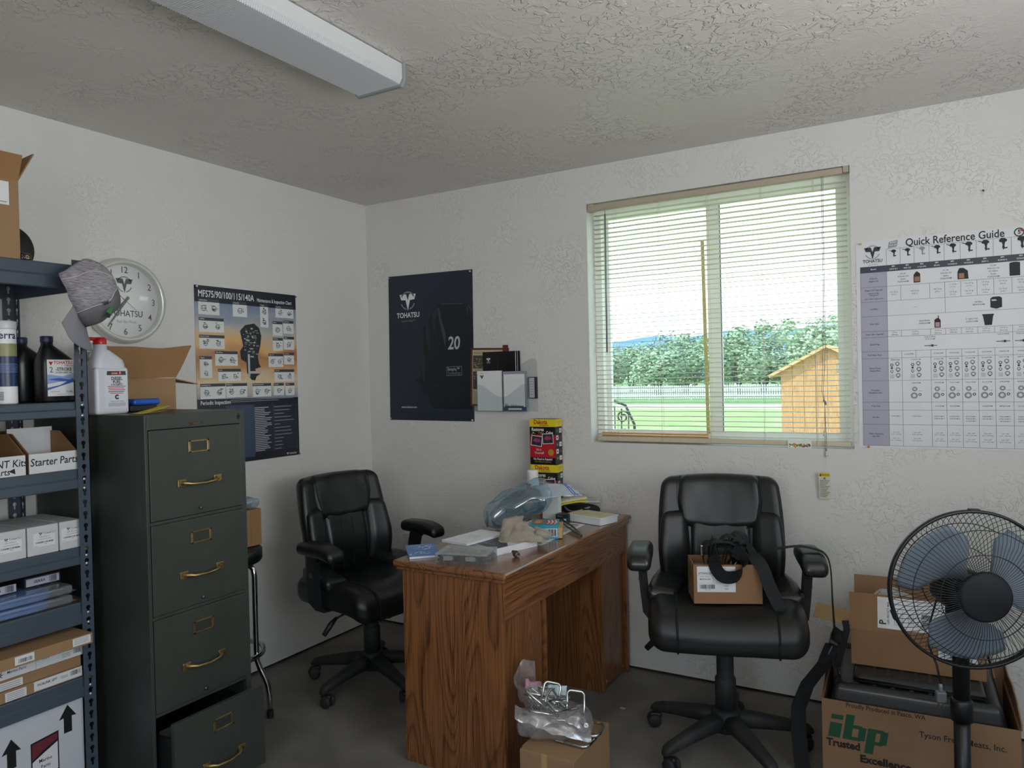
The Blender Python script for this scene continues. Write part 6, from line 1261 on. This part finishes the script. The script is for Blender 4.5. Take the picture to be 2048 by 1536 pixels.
# --- third level: parts bins
def bin_(label, y0, y1, x1, words, z=1.1495, hf=.062, hb=.125):
    t = thing('parts_bin', label, 'bin', (.12, y0, z), 0, 'white cardboard parts bins'); L_ = x1 - .12; w = y1 - y0; wm = M('bin_white', '#cfd0d2', .75); th = .003
    mb = MB(); mb.box(L_ - th, 0, 0, L_, w, hf, wm)
    mb.T = Matrix(((1, 0, 0, 0), (0, 0, -1, th), (0, 1, 0, 0), (0, 0, 0, 1))); mb.prism([(0, 0), (L_ - th, 0), (L_ - th, hf), (L_ - .10, hb), (0, hb)], th, kbi, 0)
    mb.T = Matrix(((1, 0, 0, 0), (0, 0, -1, w), (0, 1, 0, 0), (0, 0, 0, 1))); mb.prism([(0, 0), (L_ - th, 0), (L_ - th, hf), (L_ - .10, hb), (0, hb)], th, kbi, 0)
    mb.T = Matrix.Identity(4); mb.box(0, th, 0, th, w - th, hb, kbi); mb.box(th, th, 0, L_ - th, w - th, .003, kbi); mb.build('tray', t)
    mb = MB(); mb.T = basis((L_ + .0004, 0, 0), (0, 1, 0), (0, 0, 1)); mk_ = M('marker_ink', '#15171c', .6)
    for (s_, sz, x, y) in words: mb.text(s_, sz, mk_, (x, y), .012, 'CENTER', .85, 2, 0, .12)
    if len(words) > 1: mb.poly([(w - .05, .016), (w - .032, .024), (w - .03, .006)], mk_, .0002)
    mb.build('handwriting', t)
bin_('white cardboard bin marked Starter Parts in black marker', -2.108, -1.958, .44, [('Starter Parts', .034, .078, .034)])
bin_('white cardboard bin marked Kits in black marker left of the starter parts bin', -2.28, -2.121, .445, [('NT Kits', .032, .12, .038), ('Parts', .028, .09, .014)])
mb = MB(); mb.box(0, 0, 0, .003, .15, .135, M('bin_white', '#cfd0d2', .75)); at('white_card', 'white card standing upright inside the bin of starter parts', 'card', mb, (.3, -2.104, 1.1535), .12)
# --- fourth level: three small white cartons
def carton(label, y0, y1):
    def paint(mb):
        w = y1 - y0; c = w / 2 + .006; mb.rect(c - .036, .026, c + .03, .07, M('label_white', '#d9dadc', .4)); logo(mb, c - .014, .0665, .0055, ink, ink, .0003); mb.text('TOHATSU', .009, ink, (c + .012, .066), .01, 'CENTER', .9, 1, .0003); mb.text('3H6-87322-0', .0065, grey, (c - .002, .056), .01, 'CENTER', .95, 1, .0003); mb.rect(c - .022, .048, c + .02, .0492, grey, .0003); bars(mb, c - .03, c + .024, .037, .0415, ink); mb.text('1PC', .005, ink, (c, .033), .01, 'CENTER', 1, 1, .0003); mb.rect(c - .034, .028, c - .024, .029, grey, .0003)
    ybox('parts_carton', label, 'carton', .2, y0, .8905, .437, y1, .982, M('carton_white2', '#c4c5c8', .6), 'small white cartons on the fourth shelf', paint)
carton('small white parts carton nearest to the front post on the fourth shelf', -2.02, -1.95); carton('small white parts carton second from the front post on the fourth shelf', -2.118, -2.0245); carton('small white parts carton third from the front post on the fourth shelf', -2.22, -2.1225)
# --- fifth level: packaged blue hoses, small boxes
belt = M('hose_blue', '#2d78c4', .4)
for k, (z, lab) in enumerate(((.7095, 'clear pack of blue hoses lying directly on the fifth shelf'), (.7425, 'clear pack of blue hoses lying on another hose pack'))):
    t = thing('hose_pack', lab, 'packet', (.17, -2.42, z), 0, 'packs of blue hoses'); mb = MB()
    for q in range(5):
        y1 = .36 + .02 * q % .05; x = .05 + q * .04
        mb.tube([(x, .02, .012), (x, y1 - .02, .012), (x + .008, y1, .012), (x + .018, y1 - .02, .013), (x + .018, .02, .013)], .0065, belt, 8)
    mb.tube([(.245, .02, .02), (.25, .36, .02), (.238, .385, .02), (.226, .36, .019), (.226, .02, .019)], .0065, belt, 8); mb.tube([(.255, .02, .008), (.256, .34, .008), (.246, .37, .008), (.232, .34, .008), (.232, .02, .008)], .0065, belt, 8); mb.build('hose', t)
    mb = MB(); mb.rbox((.13, .225, .0145), (.133, .215, .0145), .008, clear('pack_film', '#eef2f5', .22, .3, .08, '#c5ccd4'), lambda p: p + Vector((0, 0, .003 * noise.noise(p * 30))), 3, 10); mb.box(.01, .435, .006, .26, .449, .008, clear('pack_film', '#eef2f5', .22, .3, .08, '#c5ccd4')); mb.build('pack_film', t)
def pp(mb): mb.rect(.004, .004, .107, .028, M('label_lilac', '#b4b6c4', .5)); mb.text('SIERRA', .013, M('tube_navy', '#1c2f57', .35), (.045, .016), .02, 'CENTER', .9, 1, .0003, .15); bars(mb, .075, .1, .006, .026, ink)
ybox('kit_box', 'small dark box with pale printed end lying on the hose packs', 'box', .13, -2.09, .7735, .355, -1.978, .806, M('box_charcoal', '#25262c', .6), 'dark boxes on the fifth shelf', pp)
ybox('kit_box', 'small dark box lying farther along the fifth shelf toward the photo edge', 'box', .13, -2.23, .7735, .37, -2.122, .8, M('box_charcoal', '#25262c', .6), 'dark boxes on the fifth shelf', pp)
# --- sixth level: flat cartons
lw = M('label_white', '#d9dadc', .4)
def f1(mb): mb.rect(.325, .006, .382, .031, lw, .0002); [mb.rect(.33, .011 + k * .005, .375, .0125 + k * .005, grey, .0004) for k in range(4)]; mb.rect(.155, .006, .21, .031, lw, .0002); bars(mb, .165, .205, .01, .022, ink, .0004)
def f2(mb):
    mb.rect(.0, .001, .402, .034, lw, .0002); bars(mb, .372, .396, .012, .027, ink, .0004); mb.text('Marine Parts', .012, M('tube_navy', '#1c2f57', .35), (.2, .02), .01, 'CENTER', .9, 1, .0004, .15); mb.rect(.255, .003, .256, .033, grey, .0004); mb.text('18-3215', .007, ink, (.285, .026), .01, 'CENTER', 1, 1, .0004)
    for k in range(8): a = k * PI / 4; mb.poly([(.15 + .014 * math.cos(a), .018 + .014 * math.sin(a)), (.15 + .004 * math.cos(a + .5), .018 + .004 * math.sin(a + .5)), (.15 + .004 * math.cos(a - .5), .018 + .004 * math.sin(a - .5))], M('tube_navy', '#1c2f57', .35), .0004 + k * 1e-5)
    for k in range(3): mb.rect(.335, .01 + k * .005, .362, .0115 + k * .005, grey, .0004)
def f3(mb): mb.rect(.15, .004, .22, .027, lw, .0002); [mb.rect(.155, .008 + k * .006, .213, .0098 + k * .006, grey, .0004) for k in range(3)]
def f4(mb):
    mb.rect(.248, .004, .398, .034, lw, .0002); mb.text('HCALINK GPT', .011, ink, (.288, .021), .02, 'CENTER', .85, 1, .0004, .15); bars(mb, .36, .392, .014, .029, ink, .0004); mb.rect(.165, .003, .226, .03, lw, .0002)
    for k in range(4): mb.rect(.17, .007 + k * .0055, .22, .0088 + k * .0055, grey, .0004)
    mb.rect(.33, .016, .352, .018, grey, .0004); mb.rect(.33, .021, .352, .023, grey, .0004)
GF = 'flat cartons stacked on the sixth shelf'
ybox('flat_carton', 'flat brown carton at the bottom of the stack on the sixth shelf', 'carton', .12, -2.362, .4625, .44, -1.962, .4985, cb, GF, f4); ybox('flat_carton', 'flat brown carton with tilted white label between two white-printed ones', 'carton', .12, -2.365, .499, .438, -1.965, .5335, cb, GF, f3)
ybox('flat_carton', 'flat white-fronted carton with a navy starburst in the sixth shelf stack', 'carton', .12, -2.362, .534, .44, -1.96, .571, M('box_charcoal', '#25262c', .6), GF, f2); ybox('flat_carton', 'flat brown carton on top of the stack on the sixth shelf jutting past the post', 'carton', .17, -2.36, .5885, .52, -1.97, .6225, cb, GF, f1)
ybox('flat_carton', 'dark flat carton under the topmost brown carton of the sixth shelf stack', 'carton', .1, -2.36, .5715, .40, -1.97, .588, M('box_charcoal', '#25262c', .6), GF)
# --- bottom: white carton with arrows
def bo_(mb):
    mb.rect(.0, .0, .5, .268, M('carton_face', '#c3c5cd', .5), .0002); ak = M('arrow_black', '#111215', .5)
    for (x, y) in ((.48 - .03, .215), (.28, .175)): mb.poly([(x - .013, y - .06), (x + .013, y - .06), (x + .013, y - .01), (x + .028, y - .012), (x, y + .03), (x - .028, y - .012), (x - .013, y - .01)], ak, .0004)
    mb.prism([(.335, .05), (.335, .165), (.42, .175), (.42, .05)], .0002, ak, .0003); mb.poly([(.339, .11), (.339, .16), (.416, .169), (.416, .15), (.37, .13)], M('carton_maroon', '#6b2a38', .4), .0008); mb.poly([(.339, .104), (.37, .12), (.416, .142), (.416, .055), (.339, .055)], lw, .0007); mb.text('Marine', .016, ink, (.378, .1), .01, 'CENTER', .9, 1, .001); mb.text('Parts', .016, ink, (.378, .08), .01, 'CENTER', .9, 1, .001)
mb = MB(); mb.bbox(0, 0, 0, .33, .5, .27, cbd, .002, 1); mb.box(.0, .25, .2702, .33, .252, .271, M('dark_seam', '#2c2119', .9)); mb.T = basis((.3304, 0, 0), (0, 1, 0), (0, 0, 1)); bo_(mb); at('arrow_carton', 'large brown carton with white front and black arrows on the bottom shelf', 'carton', mb, (.105, -2.462, .1405))
# --- trucker cap on the post
cp_ = thing('trucker_cap', 'grey mesh-backed trucker cap hanging on the shelving post in front of the clock', 'cap', (.497, -1.985, 1.713))
CM = basis((0, 0, 0), (.174, .309, -.935), Vector((.545, .764, .355)).cross(Vector((.174, .309, -.935))))
meshm = two_tone('cap_mesh', [(.35, '#6f6c72'), (.55, '#99969c'), (.7, '#b9b6bb')], 60, .8, 2., (700, .5, .001), (1, 1, 14)); gcl = M('cap_cloth', '#68666a', .85, bump=(600, .3, .0006)); brm = M('cap_brim', '#7d7d84', .8, bump=(500, .3, .0006))
def crown(a, b):
    # a: angle round the rim (0 = front), b: 0 rim .. 1 button
    e = math.cos(b * PI / 2) ** .62; h = .128 * math.sin(b * PI / 2) ** .9
    fx = (.102 if math.cos(a) > 0 else .108) * (1 + .04 * math.sin(b * 3)); x = fx * math.cos(a) * e; y = .078 * math.sin(a) * e
    dent = .012 * noise.noise(Vector((x * 22, y * 20, h * 18)))
    cut = .035 * max(0, -math.cos(a) - .72) / .28 * max(0, 1 - b * 2.6)
    return CM @ Vector((x + dent * .6 + cut, y + dent, h + dent * .4 - .01 * (1 if b == 0 else 0)))
mb = MB(); mb.grid(lambda u, v: crown(math.radians(58) + u * math.radians(244), v), 40, 14, meshm, True, .0012); mb.build('mesh_back', cp_)
mb = MB(); mb.grid(lambda u, v: crown(math.radians(-58) + u * math.radians(116), v), 24, 14, gcl, True, .0014); fp = mb.build('front_panel', cp_)
mb = MB()
for a in (58, -58, 120, -120): mb.tube([crown(math.radians(a), k / 12) for k in range(13)], .0016, M('cap_seam', '#b5b2b8', .8), 6)
mb.build('seams', cp_)
def brim(u, v):
    a = math.radians(-72 + 144 * u); b_ = crown(a, 0); o = Vector((math.cos(a * .6), math.sin(a * .75) * .45, -.12 - .8 * abs(math.sin(a)) ** 1.4)); return b_ + (CM.to_3x3() @ o) * (.078 * v * (math.cos(a) ** .3 if math.cos(a) > 0 else 0) + .001)
mb = MB(); mb.grid(brim, 30, 8, brm, True, .002)
for v in (.5, .65, .8): mb.tube([Vector(brim(k / 30, v)) + Vector((.0012, 0, 0)) for k in range(2, 29)], .0006, M('cap_stitch', '#9a9aa0', .8), 5)
mb.build('brim', cp_)
mb = MB(); CAPA = -48; gr = M('patch_green', '#2f7a45', .6); q = crown(math.radians(CAPA), .42); nrm = Vector((1, -.25, -.3)).normalized()
mb.T = basis(q + nrm * .004, (-.2, .85, .45), (.1, -.45, .85)); mb.text('Verm', .02, ink, (.0, .012), .03, 'CENTER', .9, 2, 0); mb.poly([(-.022, -.012), (.008, -.004), (.018, .0), (-.006, -.028)], gr); mb.poly([(-.03, -.026), (-.022, -.014), (-.008, -.03), (-.02, -.036)], ink); mb.build('front_logo', cp_)
# ================================================================== BOXES UNDER THE CHART
kraft = cardboard('kraft_dark', '#8a6c52'); kin = cardboard('kraft_inside', '#6d543d')
IB_A = .045
ib = thing('meat_carton', 'large open cardboard carton with green lettering on the floor at the lower right', 'box', (2.543, -.655, 0), IB_A)
W_, D_, H_, th = .565, .43, .3, .005
mb = MB(); mb.box(0, 0, 0, W_, th, H_, kraft); mb.box(0, D_ - th, 0, W_, D_, H_, kraft); mb.box(0, th, 0, th, D_ - th, H_, kraft); mb.box(W_ - th, th, 0, W_, D_ - th, H_, kraft); mb.box(th, th, 0, W_ - th, D_ - th, th, kin); mb.build('carton', ib)
# torn, uneven upper rims of the side and rear walls
for nm, P0, P1, hs, m in (('side_rim', (0, .02), (0, D_), (.0, .02, .05, .085, .08, .09), kraft), ('side_rim', (W_, .0), (W_, D_), (.02, .05, .06, .05, .06), kraft), ('rear_rim', (0, D_), (W_, D_), (.06, .05, .055, .05, .05), kraft)):
    mb = MB(); n = len(hs) - 1; a = Vector((*P0, 0)); b_ = Vector((*P1, 0)); d = (b_ - a).normalized(); nn = Vector((-d.y, d.x, 0))
    if nm == 'rear_rim' or P0[0] == 0: nn = -nn if P0[0] == 0 and nm == 'side_rim' else nn
    q = [a.lerp(b_, k / n) for k in range(n + 1)]
    vs = [p + Vector((0, 0, H_)) for p in q] + [p + Vector((0, 0, H_ + h_)) for p, h_ in zip(q, hs)]; vs += [v - nn * .004 for v in vs]; N_ = n + 1; fs = []
    for k in range(n): fs += [(k, k + 1, N_ + k + 1, N_ + k), (2 * N_ + k + 1, 2 * N_ + k, 3 * N_ + k, 3 * N_ + k + 1), (N_ + k, N_ + k + 1, 3 * N_ + k + 1, 3 * N_ + k)]
    fs += [(0, N_, 3 * N_, 2 * N_), (n, 2 * N_ + n, 3 * N_ + n, N_ + n)]
    mb.add(vs, fs, m); mb.build(nm, ib)
mb = MB(); mb.T = basis((0, -.0004, 0), (1, 0, 0), (0, 0, 1)); gi = M('ink_green', '#164a2e', .7); ki = M('ink_carton', '#1a1612', .7)
def quad(x, y, w, h, s=.16): return [(x, y), (x + w, y), (x + w + s * h, y + h), (x + s * h, y + h)]
# the three heavy slanted letters i b p
mb.poly(quad(.018, .175, .037, .05), gi); mb.poly(quad(.018 + .065 * .16, .237, .037, .016), gi)
mb.poly(quad(.063, .175, .026, .085), gi, .0001); mb.poly(quad(.087, .175, .03, .012), gi, .0002); mb.poly(quad(.087 + .04 * .16, .215, .03, .012), gi, .0002); mb.poly(quad(.108, .178, .022, .045), gi, .0003)
mb.poly(quad(.128, .14, .026, .085), gi, .0001); mb.poly(quad(.152, .172, .03, .012), gi, .0002); mb.poly(quad(.152 + .04 * .16, .213, .03, .012), gi, .0002); mb.poly(quad(.173, .176, .022, .045), gi, .0003)
mb.build('logo_print', ib)
mb = MB(); mb.T = basis((0, -.0004, 0), (1, 0, 0), (0, 0, 1)); mb.text('Trusted', .034, ki, (.013, .155), .045, 'LEFT', .95, 2); mb.text('Excellence', .034, ki, (.115, .118), .045, 'LEFT', 1.05, 2)
mb.build('slogan_print', ib)
mb = MB(); mb.T = basis((0, -.0004, 0), (1, 0, 0), (0, 0, 1)); mb.text('Tyson Fresh Meats, Inc.', .027, ki, (.29, .235), .012, 'LEFT', .92, 2); mb.build('maker_print', ib)
mb = MB(); mb.T = basis((0, -.0004, 0), (1, 0, 0), (0, 0, 1)); mb.text('Proudly Produced in Pasco, WA', .021, ki, (.075, .291), .015, 'LEFT', .85, 2); mb.build('origin_print', ib)
mb = MB(); mb.T = basis((0, -.0004, 0), (1, 0, 0), (0, 0, 1)); mb.rect(.3, .04, .5, .1, ki); mb.build('print_block', ib)
trM = M('tray_black', '#1b1d1f', .3, spec=.5, bump=(30, .06, .003)); trM2 = M('tray_charcoal', '#2b2d2f', .35, spec=.5)
def tray(name, label, loc, w, d, h, tilt, m):
    t = thing(name, label, 'tray', loc, IB_A, 'black plastic trays in the meat carton'); t.rotation_euler = (tilt[0], tilt[1], IB_A)
    mb = MB(); mb.rbox((w / 2, d / 2, h / 2), (w / 2, d / 2, h / 2), .02, m, lambda p: Vector((p.x * (1 - .06 * p.z / h), p.y * (1 - .08 * p.z / h), p.z)), 4, 4); mb.build('shell', t)
    mb = MB(); mb.tube([(.0, 0, .006), (w, 0, .006), (w, d, .006), (0, d, .006)], .006, M('tray_rim', '#0f1011', .2, coat=.4), 8, True); mb.build('rim', t)
    mb = MB()
    for k in range(7): mb.bbox(w * (.14 + .11 * k), .03, h - .002, w * (.14 + .11 * k) + .012, d - .03, h + .0025, m, .001, 1)
    mb.build('ribs', t)
ibT = Tr(2.543, -.655, 0) @ Rz(IB_A)
tray('plastic_tray', 'larger black plastic tray lying upside down in the green-lettered carton', ibT @ Vector((.03, .022, .265)), .50, .385, .085, (0, 0), trM)
tray('plastic_tray', 'upper charcoal plastic tray directly under the upper cardboard box', ibT @ Vector((.10, .06, .3535)), .38, .33, .022, (0, 0), trM2)
UB_A = .06
ubx = thing('shipping_box', 'cardboard shipping box with open flaps and postage label on top of the black trays', 'box', (2.622, -.50, .3795), UB_A)
uk = cardboard('kraft_mid', '#8c6b4e'); ul = cardboard('kraft_light', '#a98a64')
W2, D2, H2, th = .405, .31, .125, .0035
mb = MB(); mb.box(0, 0, 0, W2, th, H2, uk); mb.box(0, D2 - th, 0, W2, D2, H2, uk); mb.box(0, th, 0, th, D2 - th, H2, uk); mb.box(W2 - th, th, 0, W2, D2 - th, H2, uk); mb.box(th, th, 0, W2 - th, D2 - th, th, uk); mb.build('carton', ubx)
def flap(fn, m, nm): mb = MB(); mb.grid(fn, 6, 4, m, False, .0035); o = mb.build(nm, ubx); return o
flap(lambda u, v: (u * W2 - .006 * v, .042 * v, H2 + .117 * v), uk, 'front_flap')
flap(lambda u, v: (.0 + (u * W2), D2 - .003 + .02 * v, H2 + .11 * v), uk, 'rear_flap')
flap(lambda u, v: (-.125 * v, .02 + u * (D2 * .55), H2 + .004 + .018 * v), ul, 'left_flap')
flap(lambda u, v: (W2 + .02 * v, u * D2, H2 - .11 * v), uk, 'right_flap')
mb = MB(); d = Vector((-.006, .042, .117)); mb.T = basis((0, -.0006, H2 + .0), (1, 0, 0), d) @ Tr(.085, .012, .001)
mb.rect(0, 0, .215, .105, lw); mb.rect(.0, .0, .028, .105, M('label_soft', '#d0d0d0', .5), .0001)
T = mb.T; mb.T = T @ Tr(.0, .0, .0004) @ Rz(PI / 2); mb.text('P', .03, ink, (.02, -.017), .03, 'CENTER', 1, 2); mb.text('USPS PRIORITY MAIL', .0105, M('ink_olive', '#4d4f3a', .6), (.053, -.034), .015, 'CENTER', .82, 2)
for k in range(6): mb.rect(.012, -.052 - k * .005, .045 + .01 * (k % 3), -.0535 - k * .005, grey)
for k in range(4): mb.rect(.02, -.095 - k * .005, .055, -.0965 - k * .005, grey)
bars(mb, .012, .06, -.16, -.135, ink); mb.rect(.0, -.125, .105, -.1245, ink); mb.T = T
mb.ring(.013, .087, .006, .0065, grey, .0005, seg=4); mb.rect(.002, .03, .028, .0305, grey, .0005); mb.build('postage_label', ubx)
mb = MB(); mb.T = basis((0, -.0006, 0), (1, 0, 0), (0, 0, 1)) @ Tr(.265, .05, 0) @ Rz(-.02); mb.rect(0, 0, .115, .05, lw); mb.rect(.008, .004, .11, .008, ink, .0003)
for k in range(5): mb.rect(.01, .015 + k * .006, .1 - .02 * (k % 2), .0168 + k * .006, grey, .0003)
mb.build('return_label', ubx)
bw_ = clear('bubble_film', '#f2f4f5', .22, .45, .08, '#d8dcde'); mb = MB()
mb.grid(lambda u, v: ((u - .5) * .22, (v - .5) * .2, .10 * math.exp(-((u - .42) ** 2 + (v - .5) ** 2) * 5) + .02 * noise.noise(Vector((u * 5, v * 5, 2))) + .0035 * abs(math.sin(u * 60) * math.sin(v * 55))), 60, 50, bw_, True)
mb.grid(lambda u, v: ((u - .5) * .2, (v - .5) * .19, .085 * math.exp(-((u - .45) ** 2 + (v - .5) ** 2) * 5) + .02 * noise.noise(Vector((u * 6, v * 6, 5))) + .003 * abs(math.sin(u * 55) * math.sin(v * 50))), 50, 40, bw_, True)
o = at('bubble_wrap', 'crumpled clear bubble wrap filling the shipping box on top of the trays', 'bubble wrap', mb, Tr(2.622, -.50, .3795) @ Rz(UB_A) @ Vector((.15, .165, .135)), UB_A)
# ================================================================== PEDESTAL FAN
FA = math.atan2(.38, .92)
fn_ = thing('pedestal_fan', 'black pedestal fan with wire grille and grey blades at the right edge', 'fan', (2.978, -.985, 0), FA)   # local -Y is where it blows
fb_ = M('fan_black', '#121315', .4, spec=.5); wire = M('fan_wire', '#17181a', .35, spec=.5); hubm = M('fan_badge', '#1b1e21', .65, spec=.3, var=(14, .3)); blade = clear('blade_grey', '#aab6c2', .6, .05, .35, '#7f8a95')
FZ = .812; R0 = .212
mb = MB(); mb.lathe([(.0, 0), (.2, 0), (.205, .006), (.2, .016), (.12, .032), (.04, .045), (.032, .07), (.0, .07)], fb_, 48); mb.build('base', fn_)
mb = MB(); mb.T = Tr(0, .075, 0); mb.lathe([(.0, .04), (.021, .04), (.021, .42), (.0, .42)], fb_, 24); mb.lathe([(.0, .42), (.0285, .42), (.0285, .475), (.024, .482), (.0, .482)], fb_, 24); mb.lathe([(.0, .48), (.022, .48), (.022, .6), (.027, .605), (.027, .66), (.02, .68), (.0, .68)], fb_, 24); mb.build('pole', fn_)
mb = MB(); mb.rbox((0, .1, FZ - .02), (.05, .085, .062), .04, fb_, None, 5, 5); mb.rbox((0, .075, FZ - .11), (.032, .035, .06), .02, fb_, None, 4, 3); mb.build('motor_housing', fn_)
FT = Tr(0, 0, FZ) @ Rx(PI / 2)               # lathe/grid axis z -> local -Y
def gp(r_, a, zf): return FT @ Vector((r_ * math.cos(a), r_ * math.sin(a), zf))
mb = MB(); mb.T = FT; mb.lathe([(R0 - .003, -.009), (R0 + .004, -.009), (R0 + .0055, 0), (R0 + .004, .009), (R0 - .003, .009), (R0 - .003, -.009)], fb_, 96, caps=False); mb.build('rim', fn_)
for side, nm in ((1, 'front_grille'), (-1, 'rear_grille')):
    mb = MB(); NW = 96 if side == 1 else 72
    for k in range(NW):
        a = 2 * PI * k / NW; sw = .0 if side == 1 else .22; r0 = .066 if side == 1 else .05
        pr = ((r0, .078), (.10, .079), (.15, .066), (.185, .042), (.203, .018), (R0, .003))
        mb.tube([gp(r_, a + sw * (1 - (r_ - r0) / (R0 - r0)), side * z_) for r_, z_ in pr], .0008, wire, 5, False, False)
    for r_, z_ in (((.112, .0775), (.172, .053)) if side == 1 else ((.10, .0785), (.17, .054))): mb.tube([gp(r_, 2 * PI * k / 64, side * z_) for k in range(64)], .0013, wire, 6, True)
    mb.build(nm, fn_)
mb = MB(); mb.T = FT; mb.lathe([(.0, .082), (.058, .081), (.066, .076), (.067, .07), (.06, .068), (.0, .068)], hubm, 48); mb.build('badge', fn_)
mb = MB(); mb.T = FT; mb.lathe([(.0, .035), (.026, .033), (.034, .024), (.036, -.02), (.0, -.02)], fb_, 32); hubp = mb.build('blade_hub', fn_)
for k, a0 in enumerate((math.radians(130), math.radians(10), math.radians(250))):
    def bf(u, v, a0=a0):
        r_ = .032 + .158 * v; wd = .18 + .62 * math.sin(min(1, v * 1.15) * PI * .62) ** 1.1; end = 1 - .35 * max(0, v - .75) * 4 * .5
        a = a0 + (u - .5) * wd * 1.9 * end + .25 * v; return gp(r_, a, .022 * (1 - 2 * u) * (1 - .3 * v))
    mb = MB(); mb.grid(bf, 14, 12, blade, True, .0018); mb.build('blade', hubp)
for a in (math.radians(88), math.radians(200), math.radians(318)):
    mb = MB(); p_ = gp(R0 + .004, a, 0); mb.T = Matrix.Translation(p_) @ (FT.to_3x3().to_4x4()) @ Rz(a); mb.bbox(-.003, -.014, -.008, .004, .014, .008, fb_, .0015, 1); mb.build('rim_clip', fn_)
mb = MB(); cd_ = [(-.03, .14, FZ - .05), (-.06, .13, FZ - .14), (-.075, .10, .62), (-.07, .06, .58), (-.065, .05, .53)]; mb.tube(cd_, .0028, fb_, 8)
mb.build('cord', fn_)
mb = MB(); mb.T = Tr(-.065, .05, .49); mb.lathe([(.0, .042), (.005, .04), (.006, .03), (.0045, .028), (.006, .024), (.0045, .022), (.0065, .018), (.0, .018)], M('plug_grey', '#77797a', .4), 12)
mb.rbox((0, 0, .005), (.014, .01, .016), .006, M('plug_smoke', '#5d6062', .25), None, 3, 3)
for x in (-.006, .006): mb.bbox(x - .0008, -.003, -.028, x + .0008, .003, -.01, brass, .0003, 1)
mb.build('plug', fn_)
# ------------------------------------------------------------------ scraps on the floor
for k, (x, y, r_, lab) in enumerate(((1.72, -.42, .012, 'small pale scrap on the floor between the desk and the right chair'), (1.92, -.3, .01, 'tiny pale scrap on the floor behind the left caster of the right chair'), (2.06, -.12, .012, 'dark leaf scrap on the floor against the wall below the window'))):
    mb = MB(); mb.grid(lambda u, v: ((u - .5) * 2 * r_, (v - .5) * r_ * 1.3, .0012 + .003 * abs(noise.noise(Vector((u * 4, v * 4, k))))), 6, 5, M('scrap_dark', '#2a2520', .9) if k == 2 else M('scrap_pale', '#b9b5aa', .9), True, .0008); at('floor_scrap', lab, 'scrap', mb, (x, y, 0), k)
